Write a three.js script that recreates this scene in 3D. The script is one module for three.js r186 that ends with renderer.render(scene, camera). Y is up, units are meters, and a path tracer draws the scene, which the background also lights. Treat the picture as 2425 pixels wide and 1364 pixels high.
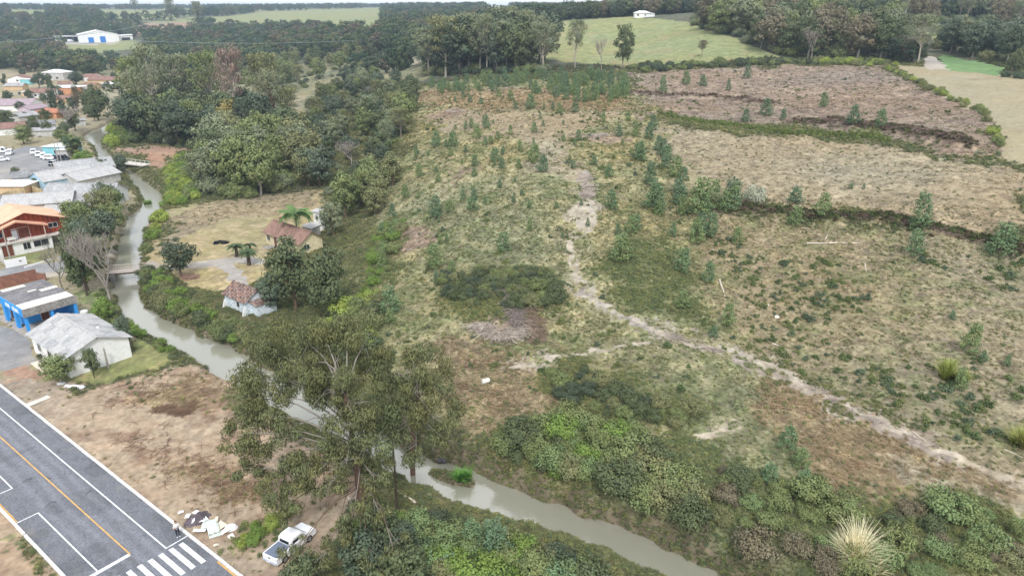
import * as THREE from 'three';
import { mergeGeometries, mergeVertices } from 'three/addons/utils/BufferGeometryUtils.js';
import { MarchingCubes } from 'three/addons/objects/MarchingCubes.js';
import { RoundedBoxGeometry } from 'three/addons/geometries/RoundedBoxGeometry.js';

// ---------------------------------------------------------------- camera, sky, sun, exposure
const scene = new THREE.Scene();
const EYE = 46.2, PITCH = THREE.MathUtils.degToRad(21.6);
const camera = new THREE.PerspectiveCamera(2 * Math.atan(682 / 1668) * 180 / Math.PI, 1024 / 575, 1, 12000);
camera.position.set(0, EYE, 0);
camera.rotation.x = -PITCH;
const renderer = new THREE.WebGLRenderer({ antialias: true });
renderer.setSize(1024, 575);
renderer.toneMapping = THREE.LinearToneMapping;
renderer.toneMappingExposure = 1.74;
renderer.shadowMap.enabled = true;

function rngOf(seed) { let a = seed >>> 0; return () => { a = (a + 0x6d2b79f5) | 0; let t = Math.imul(a ^ (a >>> 15), 1 | a); t = (t + Math.imul(t ^ (t >>> 7), 61 | t)) ^ t; return ((t ^ (t >>> 14)) >>> 0) / 4294967296; }; }
const TN = 512, tile = new Float32Array(TN * TN);
{ const r = rngOf(77); for (let i = 0; i < tile.length; i++) tile[i] = r(); }
function vn(x, y) {
  const xi = Math.floor(x), yi = Math.floor(y); let fx = x - xi, fy = y - yi;
  fx = fx * fx * (3 - 2 * fx); fy = fy * fy * (3 - 2 * fy);
  const x0 = xi & 511, x1 = (xi + 1) & 511, y0 = (yi & 511) << 9, y1 = ((yi + 1) & 511) << 9;
  const a = tile[y0 + x0], b = tile[y0 + x1], c = tile[y1 + x0], d = tile[y1 + x1];
  return a + (b - a) * fx + (c - a) * fy + (a - b - c + d) * fx * fy;
}
const fbm = (x, y) => vn(x, y) * 0.5 + vn(x * 2.03 + 17.3, y * 2.03 + 5.1) * 0.27 + vn(x * 4.1 + 3.7, y * 4.1 + 41.9) * 0.15 + vn(x * 8.3 + 91, y * 8.3 + 13) * 0.08;
const clamp = (x, a = 0, b = 1) => (x < a ? a : x > b ? b : x);
const sstep = (a, b, x) => { const t = clamp((x - a) / (b - a)); return t * t * (3 - 2 * t); };
const mix = (a, b, t) => a + (b - a) * t;
const lin = (c) => { c /= 255; return c <= 0.04045 ? c / 12.92 : Math.pow((c + 0.055) / 1.055, 2.4); };
const rgb = (r, g, b) => new THREE.Color().setRGB(lin(r), lin(g), lin(b));   // from sRGB bytes

{ // overcast sky with a soft cloud structure
  const w = 1024, h = 512, d = new Float32Array(w * h * 4);
  for (let j = 0; j < h; j++) {
    const up = ((j + 0.5) / h - 0.5) * Math.PI, s = Math.sin(up);
    for (let i = 0; i < w; i++) {
      const az = ((i + 0.5) / w) * 2 * Math.PI, k = (j * w + i) * 4;
      if (s > 0) {
        const q = 1 / (s + 0.22), cx = Math.cos(az) * Math.cos(up) * q, cz = Math.sin(az) * Math.cos(up) * q;
        const c = fbm(cx * 2.2 + 40, cz * 2.2 + 40), e = sstep(0.32, 0.68, c);
        const v = 0.58 + 0.27 * e;
        d[k] = v * mix(0.92, 0.985, e); d[k + 1] = v * mix(0.985, 1.005, e); d[k + 2] = v * mix(1.1, 1.05, e);
        const hz = 1 - sstep(0, 0.25, s);
        for (let c2 = 0; c2 < 3; c2++) d[k + c2] = mix(d[k + c2], [0.74, 0.755, 0.79][c2], hz);
      } else { d[k] = 0.19; d[k + 1] = 0.18; d[k + 2] = 0.13; }
      d[k + 3] = 1;
    }
  }
  const t = new THREE.DataTexture(d, w, h, THREE.RGBAFormat, THREE.FloatType);
  t.mapping = THREE.EquirectangularReflectionMapping; t.magFilter = THREE.LinearFilter; t.needsUpdate = true;
  scene.background = t; scene.environment = t;
}
const sun = new THREE.DirectionalLight(new THREE.Color(1.0, 0.985, 0.965), 1.5);
sun.position.set(15, 215, 25); sun.target.position.set(0, 0, -160);
sun.castShadow = true; sun.shadow.radius = 20; sun.shadow.mapSize.set(4096, 4096);
Object.assign(sun.shadow.camera, { left: -300, right: 300, top: 300, bottom: -300, near: 1, far: 900 });
scene.add(sun, sun.target);
scene.fog = new THREE.FogExp2(new THREE.Color(0.64, 0.82, 1.0), 0.00018);

// ---------------------------------------------------------------- photograph pixel -> place on the land
const CX = 1212.5, CY = 682, F = 1668, cp = Math.cos(PITCH), sp = Math.sin(PITCH);
function ray(px, py) { const dx = (px - CX) / F, dy = -(py - CY) / F; return [dx, dy * cp - sp, -(cp + dy * sp)]; }
function W(px, py, y) { const d = ray(px, py), t = (y - EYE) / d[1]; return new THREE.Vector3(d[0] * t, y, d[2] * t); }   // on a level plane
function atDist(px, py, dist) { const d = ray(px, py), k = dist / Math.hypot(d[0], d[2]); return new THREE.Vector3(d[0] * k, EYE + d[1] * k, d[2] * k); }

// ---------------------------------------------------------------- terrain
// what the land does: [px, py, elevation] for points seen in the photograph, [px, py, 0, distance] near the skyline
const LAND = [
  [0, 1364, 1.2], [300, 1100, 1.2], [0, 900, 1.2], [500, 1000, 1.2], [200, 850, 1.2], [100, 600, 1.2], [50, 400, 1.2], [550, 650, 1.3], [650, 560, 1.4], [600, 500, 1.4], [420, 500, 1.2], [450, 760, 1.2],
  [300, 350, 1.2], [100, 250, 1.3], [250, 220, 1.4], [0, 200, 1.4], [800, 1364, 1.2], [600, 1250, 1.2], [760, 1130, 1.2], [1100, 1300, 1.4], [1300, 1364, 1.4], [-400, 1200, 1.2], [-500, 700, 1.2], [-600, 350, 1.2], [-500, 200, 1.4],
  [780, 700, 1.6], [850, 850, 2.2], [950, 1000, 2.2], [1100, 1040, 2.6], [1200, 1040, 2.8], [1400, 1150, 2.8], [1700, 1280, 3], [2000, 1364, 3.6], [2425, 1364, 4.2], [3000, 1364, 5],
  [1000, 880, 3.6], [1150, 900, 3.8], [1500, 950, 4.4], [1800, 1050, 4.6], [2000, 1000, 5], [2425, 1050, 6], [3100, 1050, 8],
  [900, 700, 3.4], [1000, 700, 5], [1200, 720, 6.2], [1400, 720, 7], [1650, 780, 7.2], [1900, 750, 8], [2425, 750, 9.6], [3200, 750, 12],
  [860, 560, 3.6], [950, 450, 8], [1050, 500, 9.4], [1200, 480, 11.6], [1400, 480, 12.6], [1600, 450, 13], [1700, 540, 11], [2000, 480, 14], [2425, 480, 16], [3200, 480, 19],
  [960, 300, 12], [1100, 250, 17], [1300, 270, 19.5], [1500, 260, 20], [1700, 330, 18], [2000, 300, 20], [2300, 330, 20.5], [2425, 330, 21], [3200, 300, 25],
  [1050, 180, 17.5], [1180, 180, 19.5], [1300, 180, 21], [1480, 165, 22.5], [1700, 165, 24], [1900, 152, 26], [2100, 152, 27], [2250, 180, 26], [2425, 185, 26.5], [3200, 150, 31],
  [700, 440, 1.8], [850, 400, 5], [820, 500, 2.4], [850, 250, 8], [800, 150, 8], [950, 160, 12], [700, 300, 3], [600, 330, 1.6], [500, 280, 1.5], [640, 200, 3], [400, 180, 2], [250, 135, 3], [0, 140, 3], [500, 120, 5],
  [1500, 110, 0, 385], [1300, 90, 0, 425], [1480, 42, 0, 510], [1240, 65, 0, 490], [1620, 52, 0, 440], [1700, 85, 0, 370], [1830, 125, 29], [1480, 44, 0, 640], [1900, 60, 0, 420], [2100, 80, 0, 400], [2000, 20, 0, 560], [2300, 110, 0, 380], [2425, 100, 0, 420], [2250, 40, 0, 620], [2425, 30, 0, 800], [3200, 40, 0, 700],
  [240, 97, 8], [450, 65, 0, 1150], [20, 70, 0, 1250], [300, 62, 0, 1250], [650, 50, 0, 1250], [650, 29, 0, 1650], [850, 26, 0, 1650], [400, 30, 0, 1900], [100, 22, 0, 2200], [850, 75, 0, 800], [950, 60, 0, 950], [1100, 40, 0, 1100], [1200, 20, 0, 1500], [1330, 26, 0, 1500], [1500, 24, 0, 1500], [1700, 24, 0, 1500], [2000, 24, 0, 1500], [2425, 24, 0, 1500],
  [-600, 60, 0, 1300], [-600, 22, 0, 2400], [0, 19, 0, 4500], [600, 17, 0, 4500], [1200, 17, 0, 4500], [1800, 17, 0, 4500], [2425, 17, 0, 4500], [3200, 18, 0, 4500], [-600, 18, 0, 4500],
];
const TH_S = 2.2;
const rbf = (() => {
  const P = LAND.map(([px, py, e, dist]) => { const p = dist ? atDist(px, py, dist) : W(px, py, e); return [Math.atan2(p.x, -p.z) * TH_S, Math.log(Math.hypot(p.x, p.z)), p.y]; });
  const n = P.length, m = n + 3, A = Array.from({ length: m }, () => new Float64Array(m + 1));
  const k = (a, b) => { const r2 = a * a + b * b; return r2 < 1e-12 ? 0 : 0.5 * r2 * Math.log(r2); };
  for (let i = 0; i < n; i++) {
    for (let j = 0; j < n; j++) A[i][j] = k(P[i][0] - P[j][0], P[i][1] - P[j][1]);
    A[i][i] += 0.004;
    A[i][n] = A[n][i] = 1; A[i][n + 1] = A[n + 1][i] = P[i][0]; A[i][n + 2] = A[n + 2][i] = P[i][1]; A[i][m] = P[i][2];
  }
  for (let c = 0; c < m; c++) {
    let b = c; for (let r = c + 1; r < m; r++) if (Math.abs(A[r][c]) > Math.abs(A[b][c])) b = r;
    [A[c], A[b]] = [A[b], A[c]];
    for (let r = 0; r < m; r++) if (r !== c) { const f = A[r][c] / A[c][c]; if (f) for (let q = c; q <= m; q++) A[r][q] -= f * A[c][q]; }
  }
  const w = A.map((r, i) => r[m] / r[i]);
  return (u, v) => { let s = w[n] + w[n + 1] * u + w[n + 2] * v; for (let i = 0; i < n; i++) s += w[i] * k(u - P[i][0], v - P[i][1]); return s; };
})();
const GA = 241, GR = 301, A0 = -1.25, A1 = 1.25, R0 = Math.log(18), R1 = Math.log(5200), baseGrid = new Float32Array(GA * GR);
for (let j = 0; j < GR; j++) for (let i = 0; i < GA; i++) baseGrid[j * GA + i] = rbf((A0 + (A1 - A0) * i / (GA - 1)) * TH_S, R0 + (R1 - R0) * j / (GR - 1));
function baseH(x, z) {
  const a = clamp((Math.atan2(x, -z) - A0) / (A1 - A0), 0, 0.9999) * (GA - 1), r = clamp((Math.log(Math.hypot(x, z) + 1e-6) - R0) / (R1 - R0), 0, 0.9999) * (GR - 1);
  const i = Math.floor(a), j = Math.floor(r), u = a - i, v = r - j, o = j * GA + i;
  return mix(mix(baseGrid[o], baseGrid[o + 1], u), mix(baseGrid[o + GA], baseGrid[o + GA + 1], u), v);
}
// the river: its two banks on the water level (y = 0), from far to near
const bankL = [[330, 262], [297, 272], [240, 300], [196, 322], [208, 338], [222, 352], [238, 385], [262, 400], [292, 405], [312, 435], [329, 453], [337, 470], [330, 492], [303, 514], [292, 535], [287, 560], [276, 600], [268, 640], [266, 690], [274, 725], [285, 755], [318, 780], [380, 817], [444, 838], [470, 858], [505, 886], [564, 912], [603, 935], [650, 965], [744, 1020], [820, 1055], [880, 1095], [940, 1135], [1011, 1168], [1046, 1182], [1095, 1214], [1213, 1236], [1282, 1270], [1385, 1303], [1462, 1330], [1530, 1364], [1640, 1425]];
const bankR = [[338, 268], [305, 282], [262, 312], [244, 328], [238, 345], [258, 362], [270, 380], [282, 395], [304, 402], [356, 440], [382, 460], [386, 484], [372, 502], [358, 518], [344, 545], [339, 571], [336, 602], [335, 640], [331, 689], [337, 714], [359, 740], [400, 760], [441, 776], [488, 804], [546, 822], [567, 838], [620, 866], [700, 910], [780, 950], [860, 1000], [950, 1052], [1015, 1084], [1064, 1091], [1108, 1106], [1164, 1127], [1244, 1163], [1334, 1196], [1441, 1235], [1534, 1273], [1620, 1312], [1740, 1364], [1860, 1430]];
function resample(pts, n) {
  const L = [0]; for (let i = 1; i < pts.length; i++) L.push(L[i - 1] + pts[i].distanceTo(pts[i - 1]));
  const out = []; let k = 1;
  for (let i = 0; i < n; i++) { const s = L[L.length - 1] * i / (n - 1); while (k < pts.length - 1 && L[k] < s) k++; out.push(pts[k - 1].clone().lerp(pts[k], clamp((s - L[k - 1]) / (L[k] - L[k - 1] || 1)))); }
  return out;
}
const bL = resample(new THREE.CatmullRomCurve3(bankL.map(([x, y]) => W(x, y, 0))).getPoints(240), 200), bR = resample(new THREE.CatmullRomCurve3(bankR.map(([x, y]) => W(x, y, 0))).getPoints(240), 200);
const riverPoly = [...bL, ...bR.slice().reverse()].map((p) => [p.x, p.z]);
function inPoly(poly, x, z) { let c = false; for (let i = 0, j = poly.length - 1; i < poly.length; j = i++) { const a = poly[i], b = poly[j]; if ((a[1] > z) !== (b[1] > z) && x < (b[0] - a[0]) * (z - a[1]) / (b[1] - a[1]) + a[0]) c = !c; } return c; }
function segDist(ax, az, bx, bz, x, z) { const dx = bx - ax, dz = bz - az, t = clamp(((x - ax) * dx + (z - az) * dz) / (dx * dx + dz * dz || 1)); return Math.hypot(x - ax - dx * t, z - az - dz * t); }
const RX0 = -235, RX1 = 60, RZ0 = -400, RZ1 = -25, RW = RX1 - RX0 + 1, RH = RZ1 - RZ0 + 1, rsd = new Float32Array(RW * RH).fill(20);
{ // signed distance to the water's edge on a metre grid
  const seg = (a, b) => { const x0 = Math.floor(Math.min(a[0], b[0]) - 9 - RX0), x1 = Math.ceil(Math.max(a[0], b[0]) + 9 - RX0), z0 = Math.floor(Math.min(a[1], b[1]) - 9 - RZ0), z1 = Math.ceil(Math.max(a[1], b[1]) + 9 - RZ0);
    for (let j = Math.max(0, z0); j <= Math.min(RH - 1, z1); j++) for (let i = Math.max(0, x0); i <= Math.min(RW - 1, x1); i++) { const d = segDist(a[0], a[1], b[0], b[1], i + RX0, j + RZ0); if (d < rsd[j * RW + i]) rsd[j * RW + i] = d; } };
  for (let i = 0; i < riverPoly.length; i++) seg(riverPoly[i], riverPoly[(i + 1) % riverPoly.length]);
  for (let j = 0; j < RH; j++) for (let i = 0; i < RW; i++) if (inPoly(riverPoly, i + RX0, j + RZ0)) rsd[j * RW + i] *= -1;
}
function riverSD(x, z) {
  const a = x - RX0, b = z - RZ0; if (a < 0 || b < 0 || a >= RW - 1 || b >= RH - 1) return 20;
  const i = Math.floor(a), j = Math.floor(b), u = a - i, v = b - j, o = j * RW + i;
  return mix(mix(rsd[o], rsd[o + 1], u), mix(rsd[o + RW], rsd[o + RW + 1], u), v);
}
const bumps = [], ridges = [], isle = [];   // [x, z, radius, height]; [polyline of [x, z], width, height]
function h(x, z) {
  const b = baseH(x, z), r = Math.hypot(x, z);
  const wild = sstep(1.9, 4.2, b) * (1 - sstep(500, 900, r)) + sstep(900, 1600, r) * 0;
  let y = b + wild * ((fbm(x / 19, z / 19) - 0.5) * 2.0 + (vn(x / 4.2, z / 4.2) - 0.5) * 0.55 + (vn(x / 1.3 + 9, z / 1.3) - 0.5) * 0.22) + (1 - wild) * (vn(x / 3 + 70, z / 3) - 0.5) * 0.05;
  if (r > 700) y += sstep(700, 1500, r) * (fbm(x / 420 + 3, z / 420) - 0.5) * 5;
  for (const m of bumps) { const d = ((x - m[0]) ** 2 + (z - m[1]) ** 2) / (m[2] * m[2]); if (d < 6) y += m[3] * Math.exp(-d); }
  for (const g of ridges) { if (x < g[3] || x > g[4] || z < g[5] || z > g[6]) continue; let d = 99; for (let i = 1; i < g[0].length; i++) d = Math.min(d, segDist(g[0][i - 1][0], g[0][i - 1][1], g[0][i][0], g[0][i][1], x, z)); y += g[2] * Math.exp(-(d * d) / (g[1] * g[1])) * (0.6 + 0.8 * vn(x / 2.5, z / 2.5)); }
  const sd = riverSD(x, z);
  if (sd < 3.2) { const wob = (vn(x / 1.7, z / 1.7) - 0.5) * 1.1; y = mix(-1.0, y, sstep(-1.7, 1.9, sd + wob)); for (const m of isle) y += m[3] * Math.exp(-((x - m[0]) ** 2 + (z - m[1]) ** 2) / (m[2] * m[2])); }
  return y;
}
const V3 = (x, y, z) => new THREE.Vector3(x, y, z);
function G(px, py) {   // where the line of sight through a photograph pixel meets the land
  const d = ray(px, py), k = Math.hypot(d[0], d[2]); let t = 36 / k, p = t;
  for (; t * k < 4400; t *= 1.012) { if (EYE + d[1] * t < h(d[0] * t, d[2] * t)) break; p = t; }
  if (t * k >= 4400) { t = 4300 / k; return V3(d[0] * t, h(d[0] * t, d[2] * t), d[2] * t); }
  for (let i = 0; i < 18; i++) { const m = (p + t) / 2; if (EYE + d[1] * m < h(d[0] * m, d[2] * m)) t = m; else p = m; }
  return V3(d[0] * t, h(d[0] * t, d[2] * t), d[2] * t);
}
const on = (x, z) => V3(x, h(x, z), z);
function ridge(px, width, height) { const w = px.map(([a, b]) => { const p = G(a, b); return [p.x, p.z]; }); const xs = w.map((p) => p[0]), zs = w.map((p) => p[1]); ridges.push([w, width, height, Math.min(...xs) - 3 * width, Math.max(...xs) + 3 * width, Math.min(...zs) - 3 * width, Math.max(...zs) + 3 * width]); return w; }
{ const m = G(1190, 735); bumps.push([m.x, m.z, 6.5, 1.8]); const n = G(1480, 980); bumps.push([n.x, n.z, 5, 0.9]); }
const bermA = ridge([[1500, 222], [1580, 232], [1680, 232], [1760, 240], [1840, 255]], 1.5, 1.1);
const bermB = ridge([[1880, 292], [1960, 298], [2050, 305], [2150, 318], [2230, 335], [2300, 352]], 1.7, 1.4);
const bermC = ridge([[1660, 505], [1760, 500], [1880, 515], [1980, 520], [2100, 528], [2200, 545], [2320, 575], [2425, 600]], 1.6, 1.1);
for (const [a, b, s, e] of [[1022, 1120, 0.9, 1.0], [1045, 1128, 1.0, 1.05], [1070, 1135, 1.15, 1.1], [1095, 1140, 1.15, 1.1], [1118, 1150, 0.85, 0.95]]) { const q = W(a, b, 0); isle.push([q.x, q.z, s, e]); }   // the small island in the river

// ---------------------------------------------------------------- what covers the ground: zones read off the photograph, laid out on the land
const C = {};
const CLS = [   // name, two main colours, a patch colour, patch share, patch size (m), fine contrast
  ['scrub', [122, 122, 90], [142, 134, 102], [106, 108, 78], 0.45, 5, 0.3],
  ['lot', [154, 146, 112], [178, 164, 128], [138, 137, 98], 0.42, 4, 0.25],
  ['hay', [176, 158, 132], [158, 140, 116], [140, 124, 100], 0.42, 1.3, 0.34],
  ['dirt', [178, 157, 138], [164, 141, 122], [144, 118, 101], 0.34, 4, 0.24],
  ['lawn', [136, 138, 92], [118, 124, 76], [158, 148, 106], 0.35, 2.2, 0.28],
  ['track', [182, 170, 152], [168, 156, 138], [152, 140, 118], 0.4, 1.6, 0.24],
  ['pasture', [130, 138, 90], [144, 145, 98], [148, 137, 99], 0.34, 9, 0.2],
  ['crop', [104, 134, 84], [112, 142, 90], [112, 136, 88], 0.3, 20, 0.08],
  ['floor', [84, 88, 66], [98, 96, 74], [74, 78, 60], 0.4, 4, 0.25],
  ['gravel', [178, 170, 158], [164, 156, 146], [188, 180, 168], 0.3, 3, 0.14],
  ['asphalt', [152, 150, 148], [136, 134, 133], [166, 160, 152], 0.35, 6, 0.12],
  ['mud', [116, 106, 86], [98, 90, 72], [122, 116, 84], 0.4, 2, 0.25],
  ['slash', [172, 150, 130], [152, 130, 114], [126, 106, 94], 0.44, 1.5, 0.36],
  ['russet', [162, 142, 116], [150, 128, 104], [176, 156, 126], 0.45, 2, 0.3],
  ['cleared', [164, 146, 120], [148, 134, 106], [130, 126, 92], 0.4, 2.6, 0.32],
  ['yard', [160, 149, 112], [148, 139, 102], [176, 160, 130], 0.4, 1.8, 0.3],
  ['village', [164, 152, 124], [146, 138, 108], [174, 160, 138], 0.35, 8, 0.18],
  ['hayfine', [168, 152, 124], [161, 145, 117], [154, 139, 110], 0.3, 9, 0.14],
  ['green', [130, 132, 92], [144, 140, 100], [116, 122, 82], 0.4, 2.5, 0.28],
  ['redsoil', [170, 138, 116], [154, 122, 102], [178, 150, 126], 0.35, 3, 0.18],
  ['slate', [158, 146, 132], [144, 132, 120], [170, 158, 144], 0.4, 1.4, 0.3],
];
CLS.forEach((c, i) => { C[c[0]] = i; if (['lot', 'hay', 'slash', 'cleared', 'russet', 'dirt', 'hayfine'].includes(c[0])) for (const k of [1, 2, 3]) c[k] = [c[k][0] * 0.965, c[k][1] * 0.995, c[k][2] * 0.985]; });
const ZONES = [
  ['floor', [[-700, 420], [-700, 19], [3300, 19], [3300, 170], [2000, 150], [1450, 165], [1000, 195], [900, 150], [760, 160], [700, 180], [420, 170], [330, 150], [0, 158]]],
  ['scrub', [[620, 330], [640, 170], [760, 140], [900, 125], [1010, 170], [1000, 300], [900, 500], [860, 560], [760, 520], [760, 450], [640, 420]]],
  ['floor', [[290, 345], [320, 270], [480, 250], [640, 230], [720, 300], [740, 450], [470, 470], [450, 380], [420, 350]]],
  ['hay', [[1000, 140], [990, 152], [930, 160], [900, 148], [905, 136]]], ['yard', [[890, 176], [980, 178], [985, 196], [900, 196]]], ['hay', [[700, 232], [716, 215], [722, 235], [708, 265], [712, 320], [726, 330], [722, 345], [704, 320], [700, 265]]],
  ['lot', [[855, 620], [905, 520], [960, 330], [985, 215], [1060, 190], [1480, 185], [1560, 300], [1700, 600], [1850, 1000], [2000, 1364], [2425, 1500], [1750, 1364], [1180, 1000], [1000, 1000], [850, 860]]],
  ['green', [[860, 620], [900, 520], [950, 520], [930, 620], [900, 700], [870, 720]]],
  ['hay', [[1010, 268], [1120, 262], [1250, 272], [1480, 262], [1500, 280], [1400, 300], [1330, 380], [1380, 420], [1280, 420], [1240, 340], [1120, 310], [1050, 310]]],
  ['russet', [[985, 215], [1200, 205], [1480, 215], [1500, 262], [1250, 268], [1050, 255], [1000, 250]]],
  ['slash', [[1030, 258], [1100, 258], [1105, 276], [1060, 282]]], ['slash', [[1080, 400], [1110, 378], [1120, 395], [1075, 440], [1050, 460]]], ['slash', [[930, 530], [1020, 530], [1020, 560], [985, 600], [940, 580]]],
  ['slash', [[1385, 312], [1450, 310], [1450, 326], [1400, 336], [1375, 328]]],
  ['green', [[1040, 650], [1200, 640], [1320, 650], [1330, 720], [1240, 760], [1100, 740], [1020, 700]]],
  ['slash', [[1110, 740], [1190, 745], [1250, 760], [1260, 800], [1190, 815], [1120, 780]]], ['russet', [[1220, 690], [1300, 760], [1290, 830], [1240, 800]]],
  ['russet', [[980, 820], [1100, 800], [1180, 830], [1260, 850], [1380, 960], [1220, 1020], [1100, 1000], [1060, 920]]],
  ['green', [[1300, 880], [1380, 850], [1500, 930], [1640, 970], [1640, 1020], [1480, 1010], [1320, 960]]],
  ['green', [[1420, 620], [1560, 560], [1640, 700], [1680, 760], [1560, 760], [1440, 690]]],
  ['slash', [[1490, 172], [1900, 155], [2110, 156], [2200, 222], [2330, 262], [2370, 345], [2365, 372], [2150, 335], [1900, 300], [1550, 290]]],
  ['green', [[1560, 262], [1600, 270], [1640, 288], [1760, 296], [1900, 312], [2060, 318], [2100, 332], [1900, 330], [1740, 312], [1580, 290]]],
  ['hay', [[1545, 292], [1640, 304], [1750, 316], [2100, 342], [2300, 372], [2425, 402], [2425, 540], [2320, 560], [2100, 510], [1900, 495], [1650, 470], [1600, 400]]],
  ['hayfine', [[2115, 152], [2425, 178], [2700, 190], [2700, 420], [2425, 392], [2380, 372], [2365, 290], [2200, 208]]],
  ['cleared', [[1650, 490], [1900, 520], [2200, 545], [2425, 590], [2700, 620], [2700, 1300], [2425, 1180], [2100, 980], [1790, 850], [1700, 700]]],
  ['russet', [[1780, 900], [1900, 930], [2120, 1010], [2320, 1110], [2425, 1170], [2425, 1230], [2000, 1200], [1880, 1080]]],
  ['hay', [[2050, 1080], [2250, 1130], [2425, 1200], [2425, 1240], [2200, 1190]]],
  ['green', [[1180, 1010], [1400, 1000], [1600, 1060], [1800, 1130], [1950, 1230], [2250, 1180], [2425, 1230], [2425, 1500], [1750, 1400], [1500, 1260], [1200, 1110]]],
  ['dirt', [[-40, 870], [60, 872], [250, 915], [440, 858], [480, 862], [540, 900], [620, 970], [720, 1040], [800, 1100], [860, 1180], [1000, 1300], [960, 1420], [420, 1440], [100, 1080], [-60, 960]]],
  ['dirt', [[-500, 1000], [-40, 1150], [60, 1250], [200, 1395], [170, 1600], [-600, 1600]]],
  ['russet', [[370, 1085], [470, 1105], [600, 1150], [650, 1185], [560, 1195], [420, 1130]]], ['russet', [[300, 930], [440, 900], [520, 930], [500, 960], [360, 955]]],
  ['green', [[560, 1290], [600, 1250], [660, 1215], [690, 1220], [640, 1260], [580, 1300]]],
  ['scrub', [[880, 1170], [1020, 1170], [1110, 1220], [1280, 1275], [1500, 1364], [1500, 1450], [850, 1450], [800, 1364], [830, 1260]]],
  ['village', [[-400, 180], [30, 172], [120, 168], [300, 190], [330, 260], [200, 322], [240, 390], [320, 470], [290, 540], [270, 640], [270, 700], [250, 760], [330, 800], [200, 900], [0, 900], [-500, 900]]],
  ['hay', [[-300, 163], [0, 163], [82, 166], [84, 178], [0, 180], [-300, 180]]],
  ['asphalt', [[-60, 380], [60, 345], [150, 355], [165, 395], [100, 420], [0, 445], [-60, 450]]], ['asphalt', [[40, 232], [120, 236], [130, 252], [60, 250]]], ['asphalt', [[0, 640], [120, 620], [170, 600], [200, 640], [110, 655], [0, 680]]],
  ['asphalt', [[-60, 780], [0, 775], [62, 800], [90, 850], [40, 890], [-60, 870]]], ['redsoil', [[0, 880], [60, 862], [110, 890], [60, 905]]],
  ['lawn', [[180, 690], [260, 690], [276, 760], [240, 770], [205, 740]]], ['lawn', [[250, 905], [140, 905], [150, 860], [300, 838], [330, 800], [380, 822], [440, 845], [400, 865]]], ['lawn', [[0, 600], [60, 600], [130, 588], [110, 620], [30, 630]]],
  ['floor', [[345, 640], [420, 650], [470, 720], [520, 760], [640, 790], [720, 830], [800, 940], [560, 830], [440, 770], [350, 720]]],
  ['yard', [[345, 615], [372, 540], [400, 495], [480, 480], [760, 448], [770, 545], [640, 590], [620, 660], [560, 690], [480, 690], [400, 650]]],
  ['hay', [[380, 520], [480, 480], [750, 450], [748, 490], [640, 510], [520, 520], [420, 570], [365, 612]]],
  ['redsoil', [[286, 350], [420, 350], [412, 395], [395, 440], [378, 400], [310, 372]]],
  ['green', [[250, 330], [300, 280], [320, 330], [280, 352]]], ['green', [[385, 500], [410, 400], [450, 360], [480, 460], [470, 480]]],
  ['pasture', [[1205, 68], [1350, 48], [1480, 40], [1620, 50], [1750, 95], [1850, 134], [1500, 162], [1280, 140]]],
  ['pasture', [[130, 102], [320, 94], [335, 112], [240, 126], [150, 114]]], ['pasture', [[490, 44], [620, 28], [900, 18], [915, 84], [830, 84], [760, 70], [600, 74], [520, 62]]], ['pasture', [[165, 128], [330, 132], [325, 152], [200, 148]]], ['crop', [[180, 66], [300, 53], [300, 64], [230, 72]]], ['pasture', [[230, 22], [400, 24], [400, 46], [240, 44]]], ['pasture', [[20, 22], [110, 24], [110, 44], [30, 44]]],
  ['redsoil', [[350, 52], [470, 56], [470, 78], [330, 80], [300, 70]]], ['pasture', [[1130, 14], [1210, 10], [1210, 34], [1160, 30]]], ['gravel', [[140, 94], [300, 92], [320, 82], [260, 108], [140, 104]]], ['pasture', [[230, 102], [260, 104], [250, 118], [232, 118]]],
  ['pasture', [[1150, 42], [1205, 44], [1200, 58], [1160, 52]]], ['crop', [[2228, 128], [2385, 160], [2370, 178], [2240, 166]]], ['pasture', [[2080, 76], [2130, 80], [2120, 112], [2088, 108]]], ['pasture', [[2200, 78], [2425, 66], [2425, 112], [2330, 96], [2210, 94]]],
  ['gravel', [[2192, 132], [2222, 136], [2248, 166], [2190, 162]]],
  ['track', [[1362, 488], [1378, 470], [1400, 468], [1414, 490], [1412, 525], [1398, 552], [1362, 562]]], ['slate', [[1355, 410], [1390, 400], [1400, 430], [1398, 468], [1378, 470], [1382, 440]]], ['track', [[1200, 868], [1280, 845], [1340, 840], [1300, 862], [1240, 880]]], ['track', [[1640, 1030], [1760, 1000], [1740, 1024], [1680, 1044]]],
  ['mud', [[985, 1090], [1020, 1100], [1130, 1135], [1120, 1155], [1040, 1130]]],
];
const LINES = [   // class, width in metres, line
  ['track', 1.2, [[1362, 555], [1356, 595], [1366, 640], [1380, 672], [1420, 718]]], ['slate', 1.2, [[1370, 690], [1440, 730], [1500, 765], [1580, 795], [1640, 815], [1720, 838]]], ['track', 1.1, [[1390, 705], [1470, 745], [1600, 800], [1740, 838], [1850, 880], [1960, 940], [2080, 1000], [2220, 1065], [2420, 1140]]], ['slate', 1.0, [[1740, 850], [1850, 900], [1940, 940], [2080, 1010], [2230, 1085]]],
  ['track', 0.8, [[1200, 870], [1300, 850], [1400, 834], [1540, 808]]],
  ['gravel', 3.2, [[330, 636], [420, 634], [500, 626], [560, 618], [625, 622]]], ['gravel', 2.4, [[520, 625], [560, 645], [560, 670], [600, 690]]], ['gravel', 3, [[290, 600], [200, 640], [100, 655]]],
];
const toXZ = (p) => [p.x, p.z];
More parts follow.
